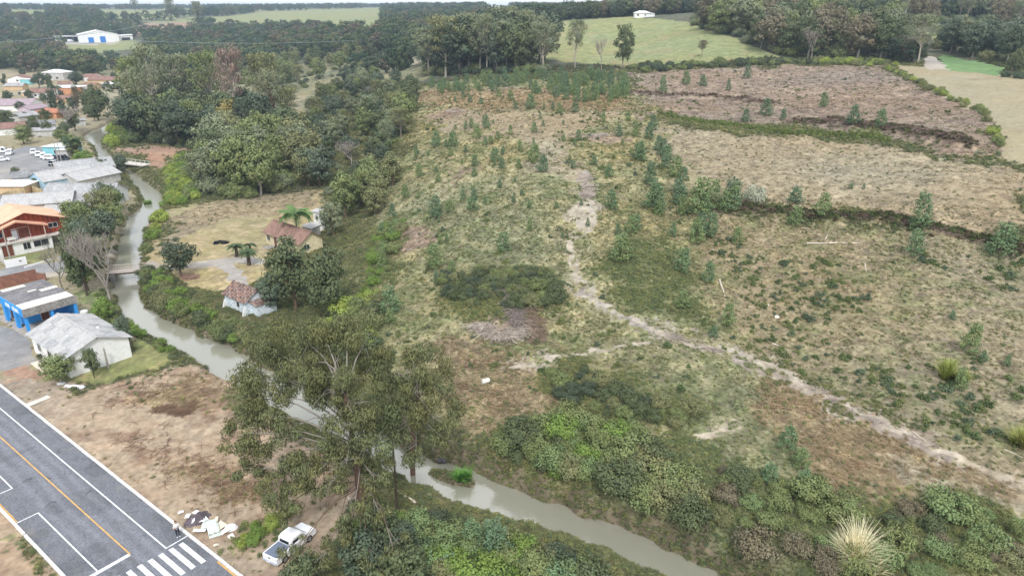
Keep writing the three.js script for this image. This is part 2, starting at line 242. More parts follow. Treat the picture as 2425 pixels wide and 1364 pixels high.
function onLand(px, closed) { const out = []; const n = px.length - (closed ? 0 : 1); for (let i = 0; i < n; i++) { const a = px[i], b = px[(i + 1) % px.length], k = Math.max(1, Math.ceil(Math.hypot(a[0] - b[0], a[1] - b[1]) / 60)); for (let q = 0; q < k; q++) out.push(toXZ(G(mix(a[0], b[0], q / k), mix(a[1], b[1], q / k)))); } if (!closed) out.push(toXZ(G(...px[px.length - 1]))); return out; }
const zones = ZONES.map(([c, p]) => [C[c], onLand(p, true)]), lines = LINES.map(([c, w, p]) => [C[c], w, onLand(p, false)]);
class ClassMap {
  constructor(x0, x1, z0, z1, w, hh) {
    Object.assign(this, { x0, x1, z0, z1, w, hh, sx: w / (x1 - x0), sz: hh / (z1 - z0), a: new Uint8Array(w * hh).fill(C.scrub) });
    for (const [c, poly] of zones) this.fill(poly, c);
    for (const [c, wd, l] of lines) for (let i = 1; i < l.length; i++) { const [ax, az] = l[i - 1], [bx, bz] = l[i], n = Math.hypot(bx - ax, bz - az) || 1, nx = -(bz - az) / n * wd / 2, nz = (bx - ax) / n * wd / 2, ex = (bx - ax) / n * 0.3, ez = (bz - az) / n * 0.3; this.fill([[ax + nx - ex, az + nz - ez], [bx + nx + ex, bz + nz + ez], [bx - nx + ex, bz - nz + ez], [ax - nx - ex, az - nz - ez]], c); }
  }
  fill(poly, c) {
    const P = poly.map(([x, z]) => [(x - this.x0) * this.sx, (z - this.z0) * this.sz]);
    const lo = Math.max(0, Math.floor(Math.min(...P.map((p) => p[1])))), hi = Math.min(this.hh - 1, Math.ceil(Math.max(...P.map((p) => p[1]))));
    for (let j = lo; j <= hi; j++) {
      const y = j + 0.5, xs = [];
      for (let i = 0, k = P.length - 1; i < P.length; k = i++) { const a = P[i], b = P[k]; if ((a[1] > y) !== (b[1] > y)) xs.push(a[0] + (b[0] - a[0]) * (y - a[1]) / (b[1] - a[1])); }
      xs.sort((a, b) => a - b);
      for (let i = 0; i + 1 < xs.length; i += 2) for (let x = Math.max(0, Math.round(xs[i])); x < Math.min(this.w, Math.round(xs[i + 1])); x++) this.a[j * this.w + x] = c;
    }
  }
  has(x, z) { return x > this.x0 && x < this.x1 && z > this.z0 && z < this.z1; }
  at(x, z) { return this.a[Math.min(this.hh - 1, Math.max(0, Math.floor((z - this.z0) * this.sz))) * this.w + Math.min(this.w - 1, Math.max(0, Math.floor((x - this.x0) * this.sx)))]; }
}
const mapNear = new ClassMap(-118, 118, -160, -20, 2048, 1216), mapMid = new ClassMap(-440, 440, -620, -80, 2048, 1256), mapFar = new ClassMap(-3700, 3700, -4600, -300, 1800, 1046);
const CRISP = new Set(['asphalt', 'gravel', 'crop', 'pasture', 'hayfine', 'lawn', 'village', 'yard'].map((n) => C[n]));
function classIn(m, k, x, z, jx = 0, jz = 0) {   // natural covers fray into each other, worked ground keeps its edge
  const s = 1 / (k * 1.6), c0 = m.at(x + (vn(x * s + 31, z * s) - 0.5) * 1.4 * k, z + (vn(x * s, z * s + 57) - 0.5) * 1.4 * k); if (CRISP.has(c0) || ((c0 === C.track || c0 === C.slate) && vn(x / 0.8 + 3, z / 0.8) < 0.7)) return c0;
  const t = s * 0.45, u = s * 3.5, q = k * 5, c1 = m.at(x + jx + (vn(x * t + 11, z * t) - 0.5) * q + (vn(x * u, z * u + 7) - 0.5) * k * 2.6, z + jz + (vn(x * t, z * t + 23) - 0.5) * q + (vn(x * u + 3, z * u) - 0.5) * k * 2.6);
  return CRISP.has(c1) ? c0 : c1;
}
function classAt(x, z, jx, jz) { const r = Math.hypot(x, z); return r < 150 && mapNear.has(x, z) ? classIn(mapNear, 1.1, x, z, jx, jz) : r < 560 && mapMid.has(x, z) ? classIn(mapMid, 1.9, x, z, jx, jz) : classIn(mapFar, 7, x, z, jx, jz); }
const tmpC = [0, 0, 0];
function groundColor(cls, x, z, fine) {   // sRGB bytes
  const c = CLS[cls], ps = c[5], n1 = fbm(x / 11 + cls * 7, z / 11), n2 = fbm(x / ps + 50 + cls * 3, z / ps + 11), n3 = vn(x / 0.7, z / 0.7) * 0.5 + vn(x / 0.28 + 5, z / 0.28) * 0.5, n4 = vn(x / 2 + 8, z / 2 + cls);
  const t = sstep(0.3, 0.7, n1 * 0.55 + n4 * 0.45), p = sstep(1 - c[4] - 0.12, 1 - c[4] + 0.12, n2) * 0.85, g = 1 + c[6] * (fine * (n3 - 0.5) * 1.5 + (n4 - 0.5) * 0.5);
  for (let k = 0; k < 3; k++) tmpC[k] = mix(mix(c[1][k], c[2][k], t), c[3][k], p) * g;
  const w = vn(x / 23 + 7, z / 23 + cls) - 0.5; tmpC[0] *= 1 + w * 0.06; tmpC[2] *= 1 - w * 0.08;
  return tmpC;
}
function landTexture(m, fine) {
  const d = new Uint8Array(m.w * m.hh * 4);
  for (let j = 0; j < m.hh; j++) for (let i = 0; i < m.w; i++) {
    const x = m.x0 + (i + 0.5) / m.sx, z = m.z0 + (j + 0.5) / m.sz, cl = classIn(m, m === mapNear ? 1.1 : m === mapMid ? 1.9 : 7, x, z, (vn(x / 0.31, z / 0.31) - 0.5) * 1.6, (vn(x / 0.31 + 9, z / 0.31) - 0.5) * 1.6);
    let c = groundColor(m === mapFar && cl === C.floor && Math.hypot(x, z) > 650 && fbm(x / 130 + 4, z / 130) < 0.4 ? C.pasture : cl, x, z, fine); const sd = m === mapFar ? 20 : riverSD(x, z);
    if (sd < 1.1) { const q = sstep(1.1, 0.2, sd + (vn(x / 0.9, z / 0.9) - 0.5) * 1.2); const mu = CLS[C.mud][1]; for (let k = 0; k < 3; k++) c[k] = mix(c[k], mu[k] * (0.8 + 0.4 * vn(x * 2, z * 2)), q); }
    const o = (j * m.w + i) * 4; for (let k = 0; k < 3; k++) d[o + k] = clamp(c[k], 0, 255); d[o + 3] = 255;
  }
  const t = new THREE.DataTexture(d, m.w, m.hh); t.colorSpace = THREE.SRGBColorSpace; t.magFilter = THREE.LinearFilter; t.wrapS = t.wrapT = THREE.ClampToEdgeWrapping;
  t.repeat.set(1 / (m.x1 - m.x0), 1 / (m.z1 - m.z0)); t.offset.set(-m.x0 / (m.x1 - m.x0), -m.z0 / (m.z1 - m.z0)); t.needsUpdate = true;
  return t;
}
const bumpTile = (() => { const n = 512, d = new Uint8Array(n * n * 4); for (let j = 0; j < n; j++) for (let i = 0; i < n; i++) { const v = 255 * clamp((vn(i / 2, j / 2) * 0.3 + vn(i / 8, j / 8) * 0.4 + vn(i / 32, j / 32) * 0.3)); const o = (j * n + i) * 4; d[o] = d[o + 1] = d[o + 2] = v; d[o + 3] = 255; } const t = new THREE.DataTexture(d, n, n); t.wrapS = t.wrapT = THREE.RepeatWrapping; t.magFilter = THREE.LinearFilter; t.needsUpdate = true; return t; })();
function bump(m, metres, deep) { const t = bumpTile.clone(); t.repeat.set(1 / metres, 1 / metres); t.needsUpdate = true; m.bumpMap = t; m.bumpScale = deep; return m; }
{
  const NA = 560, NR = 680, a0 = -1.08, a1 = 1.08, r0 = Math.log(30), r1 = Math.log(4500), pos = new Float32Array(NA * NR * 3), uv = new Float32Array(NA * NR * 2);
  for (let j = 0; j < NR; j++) { const r = Math.exp(r0 + (r1 - r0) * j / (NR - 1)); for (let i = 0; i < NA; i++) { const a = a0 + (a1 - a0) * i / (NA - 1), x = Math.sin(a) * r, z = -Math.cos(a) * r, o = j * NA + i; pos[o * 3] = x; pos[o * 3 + 1] = h(x, z); pos[o * 3 + 2] = z; uv[o * 2] = x; uv[o * 2 + 1] = z; } }
  const g = new THREE.BufferGeometry(); g.setAttribute('position', new THREE.BufferAttribute(pos, 3)); g.setAttribute('uv', new THREE.BufferAttribute(uv, 2));
  const idx = [[], [], []];
  for (let j = 0; j < NR - 1; j++) { const r = Math.exp(r0 + (r1 - r0) * j / (NR - 1)), s = r < 138 ? 0 : r < 555 ? 1 : 2; for (let i = 0; i < NA - 1; i++) { const o = j * NA + i, x = pos[o * 3]; const k = s === 0 && Math.abs(x) > 114 ? 1 : s === 1 && Math.abs(x) > 430 ? 2 : s; idx[k].push(o, o + 1, o + NA, o + 1, o + NA + 1, o + NA); } }
  const all = new Uint32Array(idx[0].length + idx[1].length + idx[2].length); let at = 0;
  idx.forEach((q, k) => { all.set(q, at); g.addGroup(at, q.length, k); at += q.length; });
  g.setIndex(new THREE.BufferAttribute(all, 1)); g.computeVertexNormals();
  const ms = [[mapNear, 1], [mapMid, 0.8], [mapFar, 0.3]].map(([m, fine], k) => bump(new THREE.MeshStandardMaterial({ map: landTexture(m, fine), roughness: 1 }), [6, 12, 60][k], [0.06, 0.12, 0.3][k]));
  const ground = new THREE.Mesh(g, ms); ground.name = 'ground'; ground.userData = { kind: 'structure', label: 'sloping grassland and valley ground reaching to the horizon', category: 'ground' }; ground.receiveShadow = true; scene.add(ground);
}
{ // the river's water sheet
  const n = bL.length, m = 8, pos = [], uv = [], idx = [];
  for (let i = 0; i < n; i++) { const a = bL[i], b = bR[i], d = b.clone().sub(a), e = d.clone().normalize().multiplyScalar(2.2); for (let k = 0; k <= m; k++) { const p = a.clone().sub(e).lerp(b.clone().add(e), k / m); pos.push(p.x, 0, p.z); uv.push(p.x, p.z); } }
  for (let i = 0; i < n - 1; i++) for (let k = 0; k < m; k++) { const o = i * (m + 1) + k; idx.push(o, o + m + 1, o + 1, o + 1, o + m + 1, o + m + 2); }
  const g = new THREE.BufferGeometry(); g.setAttribute('position', new THREE.Float32BufferAttribute(pos, 3)); g.setAttribute('uv', new THREE.Float32BufferAttribute(uv, 2)); g.setIndex(idx); g.computeVertexNormals();
  const nrm = g.attributes.normal; for (let i = 0; i < nrm.count; i++) nrm.setXYZ(i, 0, 1, 0);
  const mat = bump(new THREE.MeshPhysicalMaterial({ color: rgb(150, 148, 132), roughness: 0.015, ior: 2.2 }), 13, 0.008);
  const w = new THREE.Mesh(g, mat); w.name = 'river'; w.userData = { kind: 'structure', label: 'muddy slow river reflecting the pale sky', category: 'river' }; scene.add(w);
}

// ---------------------------------------------------------------- helpers for things and parts
const used = new Map();
function numbered(n) { const k = used.get(n) ?? 0; used.set(n, k + 1); return k ? n + '_' + String(k).padStart(3, '0') : n; }
function thing(name, label, category, p = [0, 0, 0], turn = 0, group) { const o = new THREE.Group(); o.name = numbered(name); if (p.isVector3) o.position.copy(p); else o.position.set(...p); o.rotation.y = turn; o.userData = { label, category }; if (group) o.userData.group = group; scene.add(o); return o; }
function part(name, g, m, parent, label) { const o = new THREE.Mesh(g, m); o.name = name; if (label) o.userData.label = label; parent.add(o); return o; }
function solo(name, g, m, label, category, group) { const o = new THREE.Mesh(g, m); o.name = numbered(name); o.userData = { label, category }; if (group) o.userData.group = group; scene.add(o); return o; }
function copyOf(proto, name, label, category, group) { const o = proto.clone(); o.name = numbered(name); o.userData = { label, category }; if (group) o.userData.group = group; scene.add(o); return o; }
function stuff(name, g, m, mats, cols, label, category) {
  const o = new THREE.InstancedMesh(g, m, mats.length); o.name = numbered(name); o.userData = { kind: 'stuff', label, category };
  mats.forEach((q, i) => o.setMatrixAt(i, q)); if (cols) cols.forEach((c, i) => o.setColorAt(i, c)); scene.add(o); return o;
}
const mat = (c, rough = 0.9, o = {}) => new THREE.MeshStandardMaterial({ color: Array.isArray(c) ? rgb(...c) : c, roughness: rough, ...o });
function uvm(g) {   // uv in metres, by the way each face points
  if (g.index) g = g.toNonIndexed(); g.computeVertexNormals();
  const p = g.attributes.position, n = g.attributes.normal, uv = new Float32Array(p.count * 2);
  for (let i = 0; i < p.count; i++) { const ax = Math.abs(n.getX(i)), ay = Math.abs(n.getY(i)), az = Math.abs(n.getZ(i)); const [u, v] = ay > ax && ay > az ? [p.getX(i), p.getZ(i)] : ax > az ? [p.getZ(i), p.getY(i)] : [p.getX(i), p.getY(i)]; uv[i * 2] = u; uv[i * 2 + 1] = v; }
  g.setAttribute('uv', new THREE.BufferAttribute(uv, 2)); return g;
}
function box(w, hh, d, x = 0, y = 0, z = 0, ry = 0, rx = 0, rz = 0) { const g = new THREE.BoxGeometry(w, hh, d); if (rx) g.rotateX(rx); if (rz) g.rotateZ(rz); if (ry) g.rotateY(ry); g.translate(x, y, z); return g; }
const rbox = (w, hh, d, r, x = 0, y = 0, z = 0) => new RoundedBoxGeometry(w, hh, d, 2, r).translate(x, y, z);
const cyl = (r0, r1, hh, x = 0, y = 0, z = 0, n = 10) => new THREE.CylinderGeometry(r1, r0, hh, n).translate(x, y, z);
const merge = (gs) => mergeGeometries(gs.map((g) => (g.index ? g.toNonIndexed() : g)).map((g) => { const q = new THREE.BufferGeometry(); for (const k of ['position', 'normal']) q.setAttribute(k, g.attributes[k]); if (gs.every((e) => e.attributes.uv)) q.setAttribute('uv', g.attributes.uv); if (gs.every((e) => e.attributes.color)) q.setAttribute('color', g.attributes.color); return q; }));
function tube(pts, r0, r1, n = 6) {   // a tapered limb through points
  const c = pts.length > 2 ? new THREE.CatmullRomCurve3(pts) : new THREE.LineCurve3(pts[0], pts[1]), k = Math.max(2, pts.length * 2), g = new THREE.TubeGeometry(c, k, 1, n, false), p = g.attributes.position;
  for (let i = 0; i <= k; i++) { const q = c.getPointAt(i / k), r = mix(r0, r1, i / k); for (let j = 0; j <= n; j++) { const o = i * (n + 1) + j; p.setXYZ(o, q.x + (p.getX(o) - q.x) * r, q.y + (p.getY(o) - q.y) * r, q.z + (p.getZ(o) - q.z) * r); } }
  return g;
}
function mottled(base, vary, size, opt = {}) {   // a tiling colour texture: grain, stains, streaks
  const n = 256, d = new Uint8Array(n * n * 4), s = opt.seed ?? 1;
  for (let j = 0; j < n; j++) for (let i = 0; i < n; i++) {
    const a = vn(i / 16 + s * 9, j / 16) * 0.4 + vn(i / 4, j / 4 + s * 5) * 0.3 + vn(i / 2 + s, j / 2) * 0.3, b = vn(i / 64 + s * 3, j / 64 + s), st = opt.streak ? vn(i / (opt.streak[0] * 8) + s, j / (opt.streak[1] * 8)) - 0.5 : 0, o = (j * n + i) * 4;
    const g = 1 + vary * ((a - 0.5) * 1.3 + (b - 0.5) * 0.8 + st * 1.4), q = opt.stain ? sstep(0.56, 0.72, vn(i / 22 + s * 13, j / 22 + 3) * 0.6 + vn(i / 7, j / 7 + s) * 0.4) : 0;
    for (let k = 0; k < 3; k++) d[o + k] = clamp(mix(base[k] * g, (opt.stain ?? base)[k], q * 0.75), 0, 255); d[o + 3] = 255;
  }
  const t = new THREE.DataTexture(d, n, n); t.colorSpace = THREE.SRGBColorSpace; t.magFilter = THREE.LinearFilter; t.wrapS = t.wrapT = THREE.RepeatWrapping; t.repeat.set(1 / size, 1 / size); t.needsUpdate = true; return t;
}
const texMat = (base, vary, size, rough = 0.9, opt = {}) => new THREE.MeshStandardMaterial({ map: mottled(base, vary, size, opt), roughness: rough });

// ---------------------------------------------------------------- foliage
const leafMat = (c, o = {}) => new THREE.MeshPhysicalMaterial({ color: rgb(...c), vertexColors: true, roughness: 0.75, transmission: 0.26, thickness: 0, specularIntensity: 0.25, side: THREE.DoubleSide, ...o });
function leaves(clumps, R, { n, len, wid, droop = 0, spread = 1, mid, vary = 0.35, warm = 0.1 }) {   // leaf-sized faces spread through clumps [x, y, z, rx, ry, rz]
  let total = 0; const cnt = clumps.map((c) => { const k = Math.round(n * (c[6] ?? 1)); total += k; return k; });
  const pos = new Float32Array(total * 12), nor = new Float32Array(total * 12), col = new Float32Array(total * 12), idx = new Uint32Array(total * 6); let o = 0;
  const d = V3(), s = V3(), nn = V3(), p = V3(), out = V3();
  clumps.forEach((c, ci) => {
    const tint = 0.86 + 0.28 * R(), hue = (R() - 0.5) * warm;
    for (let i = 0; i < cnt[ci]; i++) {
      out.set(R() * 2 - 1, R() * 2 - 1, R() * 2 - 1); if (out.lengthSq() > 1 || out.lengthSq() < 1e-4) out.normalize(); const rad = Math.pow(R(), 0.42); out.normalize();
      p.set(c[0] + out.x * c[3] * rad, c[1] + out.y * c[4] * rad, c[2] + out.z * c[5] * rad);
      if (mid) out.addScaledVector(nn.copy(p).sub(mid).normalize(), 0.8).normalize();
      out.y += 0.25; out.normalize();
      nn.set(out.x + (R() - 0.5) * 1.5 * spread, out.y + (R() - 0.5) * 1.5 * spread, out.z + (R() - 0.5) * 1.5 * spread).normalize();
      d.set(R() - 0.5, R() - 0.5 - droop, R() - 0.5).cross(nn).cross(nn).negate(); if (d.lengthSq() < 1e-6) d.set(1, 0, 0); d.normalize(); s.crossVectors(d, nn).normalize();
      const L = len * (0.7 + 0.6 * R()), w = wid * (0.7 + 0.6 * R()), b = tint * (1 - vary / 2 + vary * R()), hv = hue + (R() - 0.5) * 0.08, bend = L * 0.15;
      const v = [[0, 0, 0], [0.5, 0.5, 1], [1, 0, -0.6], [0.5, -0.5, 1]];
      for (let k = 0; k < 4; k++) { const q = o * 12 + k * 3; for (let a = 0; a < 3; a++) { const ax = 'xyz'[a]; pos[q + a] = p[ax] + d[ax] * (v[k][0] - 0.5) * L + s[ax] * v[k][1] * w + nn[ax] * v[k][2] * bend * 0.5; nor[q + a] = out[ax] * 0.55 + nn[ax] * 0.6; } const l = Math.hypot(nor[q], nor[q + 1], nor[q + 2]) || 1; nor[q] /= l; nor[q + 1] /= l; nor[q + 2] /= l; col[q] = b * (1 + hv); col[q + 1] = b; col[q + 2] = b * (1 - hv); }
      const e = o * 4; idx.set([e, e + 1, e + 2, e, e + 2, e + 3], o * 6); o++;
    }
  });
  const g = new THREE.BufferGeometry(); g.setAttribute('position', new THREE.BufferAttribute(pos, 3)); g.setAttribute('normal', new THREE.BufferAttribute(nor, 3)); g.setAttribute('color', new THREE.BufferAttribute(col, 3)); g.setIndex(new THREE.BufferAttribute(idx, 1)); return g;
}
function ballPts(n, R, jitter = 0.25) { const out = []; for (let i = 0; i < n; i++) { const y = 1 - 2 * (i + 0.5) / n, a = i * 2.39996 + R() * 0.8, r = Math.sqrt(1 - y * y); out.push(V3(Math.cos(a) * r + (R() - 0.5) * jitter, y + (R() - 0.5) * jitter, Math.sin(a) * r + (R() - 0.5) * jitter)); } return out; }
function faceUp(g) {   // turn faces so that both their normals agree
  const p = g.attributes.position.array, n = g.attributes.normal.array, sw = (a, i, j) => { for (let k = 0; k < 3; k++) { const t = a[i + k]; a[i + k] = a[j + k]; a[j + k] = t; } };
  for (let i = 0; i < p.length; i += 9) { const ax = p[i + 3] - p[i], ay = p[i + 4] - p[i + 1], az = p[i + 5] - p[i + 2], bx = p[i + 6] - p[i], by = p[i + 7] - p[i + 1], bz = p[i + 8] - p[i + 2]; if ((ay * bz - az * by) * (n[i] + n[i + 3] + n[i + 6]) + (az * bx - ax * bz) * (n[i + 1] + n[i + 4] + n[i + 7]) + (ax * by - ay * bx) * (n[i + 2] + n[i + 5] + n[i + 8]) < 0) { sw(p, i + 3, i + 6); sw(n, i + 3, i + 6); } }
  return g;
}
// crowns and trunks one unit high; every builder returns { crown, trunk } geometries
const KIND = {
  broad(seed, { n = 60, wide = 0.42, low = 0.12, clumps = 52 } = {}) {
    const R = rngOf(seed), mid = V3(0, 0.6, 0), cl = [], tr = [tube([V3(0, -0.03, 0), V3((R() - 0.5) * 0.04, 0.2, (R() - 0.5) * 0.04), V3((R() - 0.5) * 0.06, 0.55, (R() - 0.5) * 0.06)], 0.028, 0.014)];
    const lobes = Array.from({ length: 5 }, () => [(R() - 0.5) * wide * 1.1, 0.5 + R() * 0.28, (R() - 0.5) * wide * 1.1]);
    for (const b of ballPts(clumps, R)) { const l = lobes[Math.floor(R() * 5)], k = 0.55 + 0.45 * R(), x = b.x * wide * 0.66 * k + l[0] * 0.6, y = clamp(mix(0.5, l[1], 0.5) + b.y * 0.4 * k, low, 0.95), z = b.z * wide * 0.62 * k + l[2] * 0.6, r = 0.075 + 0.055 * R(); cl.push([x, y, z, r * 1.15, r * 0.85, r * 1.15]); }
    for (let i = 0; i < 6; i++) { const c = cl[Math.floor(R() * cl.length)]; tr.push(tube([V3(0, 0.2 + R() * 0.2, 0), V3(c[0] * 0.4, c[1] * 0.75, c[2] * 0.4), V3(c[0], c[1], c[2])], 0.014, 0.004, 5)); }
    return { crown: leaves(cl, R, { n, len: 0.05, wid: 0.034, mid }), trunk: merge(tr) };
  },
  euc(seed, { n = 92, wide = 0.25, from = 0.42, clumps = 32 } = {}) {   // tall, pale limbs, airy crown in bunches
    const R = rngOf(seed), cl = [], bend = () => (R() - 0.5) * 0.08, top = V3(bend(), 0.9, bend()), tp = [V3(0, -0.03, 0), V3(bend() * 0.4, 0.3, bend() * 0.4), V3(bend(), 0.62, bend()), top], tr = [tube(tp, 0.018, 0.004)];
    const c = new THREE.CatmullRomCurve3(tp);
    for (let i = 0; i < clumps; i++) { const t = from + (1 - from) * Math.pow((i + R()) / clumps, 0.85), b = c.getPoint(Math.min(0.95, t * 0.78)), a = i * 2.4 + R(), rr = wide * (0.35 + 0.65 * R()) * (1.15 - Math.abs(t - 0.68) * 1.5), e = V3(b.x + Math.cos(a) * rr, Math.min(0.97, t + 0.05 + 0.05 * R()), b.z + Math.sin(a) * rr), r = 0.055 + 0.055 * R(); cl.push([e.x, e.y, e.z, r * 1.3, r * 0.85, r * 1.3]); tr.push(tube([b, V3(mix(b.x, e.x, 0.5), mix(b.y, e.y, 0.35), mix(b.z, e.z, 0.5)), e], 0.0075, 0.0018, 5)); }
    return { crown: leaves(cl, R, { n, len: 0.036, wid: 0.016, droop: 0.5 }), trunk: merge(tr) };
  },
  bare(seed, { depth = 5, wide = 1.25, trunkH = 0.28 } = {}) {
    const R = rngOf(seed), tr = [], twig = [];
    const grow = (p, d, len, r, k) => { const m = p.clone().addScaledVector(d, len * 0.5).add(V3((R() - 0.5) * len * 0.18, 0, (R() - 0.5) * len * 0.18)), e = p.clone().addScaledVector(d, len); (k > 1 ? tr : twig).push(tube([p, m, e], r, r * 0.55, k > 1 ? 5 : 3)); if (!k) return; const n = k > 3 ? 4 : 3; for (let i = 0; i < n; i++) { const nd = d.clone().multiplyScalar(0.75).add(V3((R() - 0.5) * 1.5 * wide, 0.25 + R() * 0.35, (R() - 0.5) * 1.5 * wide)).normalize(); grow(p.clone().lerp(e, 0.55 + 0.45 * R()), nd, len * (0.58 + 0.2 * R()), r * 0.62, k - 1); } };
    grow(V3(0, -0.02, 0), V3((R() - 0.5) * 0.1, 1, (R() - 0.5) * 0.1).normalize(), trunkH, 0.013, depth);
    return { trunk: merge(tr), crown: merge(twig) };
  },
  pine(seed, { n = 46, wide = 0.2, from = 0.16 } = {}) {
    const R = rngOf(seed), cl = []; for (let i = 0; i < 26; i++) { const t = i / 25, y = from + (0.95 - from) * t, a = i * 2.4, r = wide * (1 - t) * (0.6 + 0.5 * R()) + 0.01; cl.push([Math.cos(a) * r, y, Math.sin(a) * r, 0.05 + 0.07 * (1 - t), 0.045, 0.05 + 0.07 * (1 - t)]); }
    return { crown: leaves(cl, R, { n, len: 0.05, wid: 0.02, mid: V3(0, 0.4, 0) }), trunk: tube([V3(0, -0.03, 0), V3(0, 0.95, 0)], 0.018, 0.004) };
  },
  umbrella(seed, { n = 60 } = {}) {   // araucaria: bare mast, tiers of branches bunched at the top
    const R = rngOf(seed), cl = [], tr = [tube([V3(0, -0.03, 0), V3(0, 0.93, 0)], 0.02, 0.009)];
    for (let i = 0; i < 26; i++) { const tier = Math.floor(i / 9), a = i * 0.74 + R() * 0.3, r = [0.24, 0.2, 0.13][tier] * (0.7 + 0.45 * R()), y = [0.72, 0.82, 0.92][tier] + 0.03 * R(); cl.push([Math.cos(a) * r, y + 0.04, Math.sin(a) * r, 0.06, 0.035, 0.06]); tr.push(tube([V3(0, y - 0.04, 0), V3(Math.cos(a) * r * 0.6, y - 0.03, Math.sin(a) * r * 0.6), V3(Math.cos(a) * r, y + 0.03, Math.sin(a) * r)], 0.006, 0.003, 4)); }
    return { crown: leaves(cl, R, { n, len: 0.04, wid: 0.02 }), trunk: merge(tr) };
  },
  bush(seed, { n = 120, clumps = 24, len = 0.075, wid = 0.048, wide = 0.62 } = {}) {
    const R = rngOf(seed), cl = [], tr = []; for (let i = 0; i < clumps; i++) { const a = i * 2.4, r = wide * Math.sqrt(R()) * 0.85, y = 0.18 + 0.62 * R() * (1 - r * 0.5 / wide), q = 0.16 + 0.1 * R(); cl.push([Math.cos(a) * r, y, Math.sin(a) * r, q * 1.15, q, q * 1.15]); if (i % 3 === 0) tr.push(tube([V3(0, -0.05, 0), V3(Math.cos(a) * r * 0.4, y * 0.6, Math.sin(a) * r * 0.4), V3(Math.cos(a) * r, y, Math.sin(a) * r)], 0.018, 0.006, 4)); }
    return { crown: leaves(cl, R, { n, len, wid, mid: V3(0, 0.2, 0) }), trunk: merge(tr) };
  },
  sapling(seed, { n = 32, wide = 0.34 } = {}) {   // young eucalyptus: feathered to the ground, pointed top
    const R = rngOf(seed), cl = []; const lean = (R() - 0.5) * 0.1;
    for (let i = 0; i < 40; i++) { const t = i / 39, y = 0.08 + 0.84 * t, a = i * 2.4 + R(), prof = Math.sin(Math.min(1, t * 1.25 + 0.3) * 2.2) * (1 - t * 0.55), r = wide * prof * (0.45 + 0.55 * R()); cl.push([Math.cos(a) * r + lean * t, y, Math.sin(a) * r, 0.05 + 0.08 * prof, 0.075, 0.05 + 0.08 * prof, 0.5 + 0.7 * prof]); }
    cl.push([lean, 0.97, 0, 0.02, 0.05, 0.02, 0.3]);
    return { crown: leaves(cl, R, { n, len: 0.07, wid: 0.03, droop: 0.3, mid: V3(0, 0.4, 0), vary: 0.4 }), trunk: tube([V3(0, -0.04, 0), V3(lean * 0.5, 0.5, 0), V3(lean, 0.95, 0)], 0.013, 0.003, 5) };
  },
};
const BARK = { pale: mat([176, 166, 152], 0.9), brown: mat([112, 92, 74], 0.95), grey: mat([142, 134, 124], 0.95), dark: mat([84, 72, 60], 0.95), red: mat([118, 92, 78], 0.95), ash: mat([164, 154, 146], 0.95) };
const LEAF = Object.fromEntries(Object.entries({ dark: [108, 118, 84], deep: [94, 106, 84], mid: [138, 148, 98], olive: [142, 144, 102], grey: [144, 150, 118], yellow: [168, 156, 98], brown: [136, 128, 104], pink: [158, 138, 124], bright: [134, 158, 82], lime: [164, 178, 92], sap: [124, 147, 106], sap2: [136, 154, 104], sap3: [116, 139, 106], silver: [186, 190, 168], straw: [208, 190, 144], blue: [110, 122, 100] }).map(([k, c]) => [k, leafMat(c)]));
const lib = new Map();
function proto(kind, v, leaf, bark, opt) { const key = [kind, v, leaf, bark].join(); if (!lib.has(key)) { const gk = kind + v; if (!lib.has(gk)) { const q = KIND[kind](1000 + v * 37 + kind.length * 7, opt); q.crown.computeBoundingBox(); const k = 1 / q.crown.boundingBox.max.y; q.crown.scale(k, k, k); q.trunk.scale(k, k, k); lib.set(gk, q); } const { crown, trunk } = lib.get(gk), o = new THREE.Group(); part('trunk', trunk, BARK[bark], o); part('crown', crown, kind === 'bare' ? BARK[bark] : LEAF[leaf], o); lib.set(key, o); } return lib.get(key); }
const RT = rngOf(4242);
function plant(kind, v, leaf, bark, p, H, wide, name, label, category, group) { const o = copyOf(proto(kind, v, leaf, bark), name, label, category, group); o.position.copy(p); const q = kind === 'sapling' ? 0.8 + 0.45 * RT() : 1; o.scale.set(H * wide * q, H, H * wide * q); o.rotation.set(kind === 'sapling' ? (RT() - 0.5) * 0.16 : 0, RT() * 6.283, 0, 'ZXY'); return o; }
// metres of something whose base is at pixel (px, py) and whose top is hpx pixels higher in the photograph
function tall(p, hpx) { const d = Math.hypot(p.x, p.z), top = Math.atan2(EYE - p.y, d); const f = Math.cos(PITCH) * -p.z + Math.sin(PITCH) * (EYE - p.y); const u0 = (p.y - EYE) * cp + -p.z * sp, k = hpx / F; return (k * f + 0) / (cp + sp * (u0 / f + k)); }
const pxw = (p, w) => w / F * (cp * -p.z + sp * (EYE - p.y));

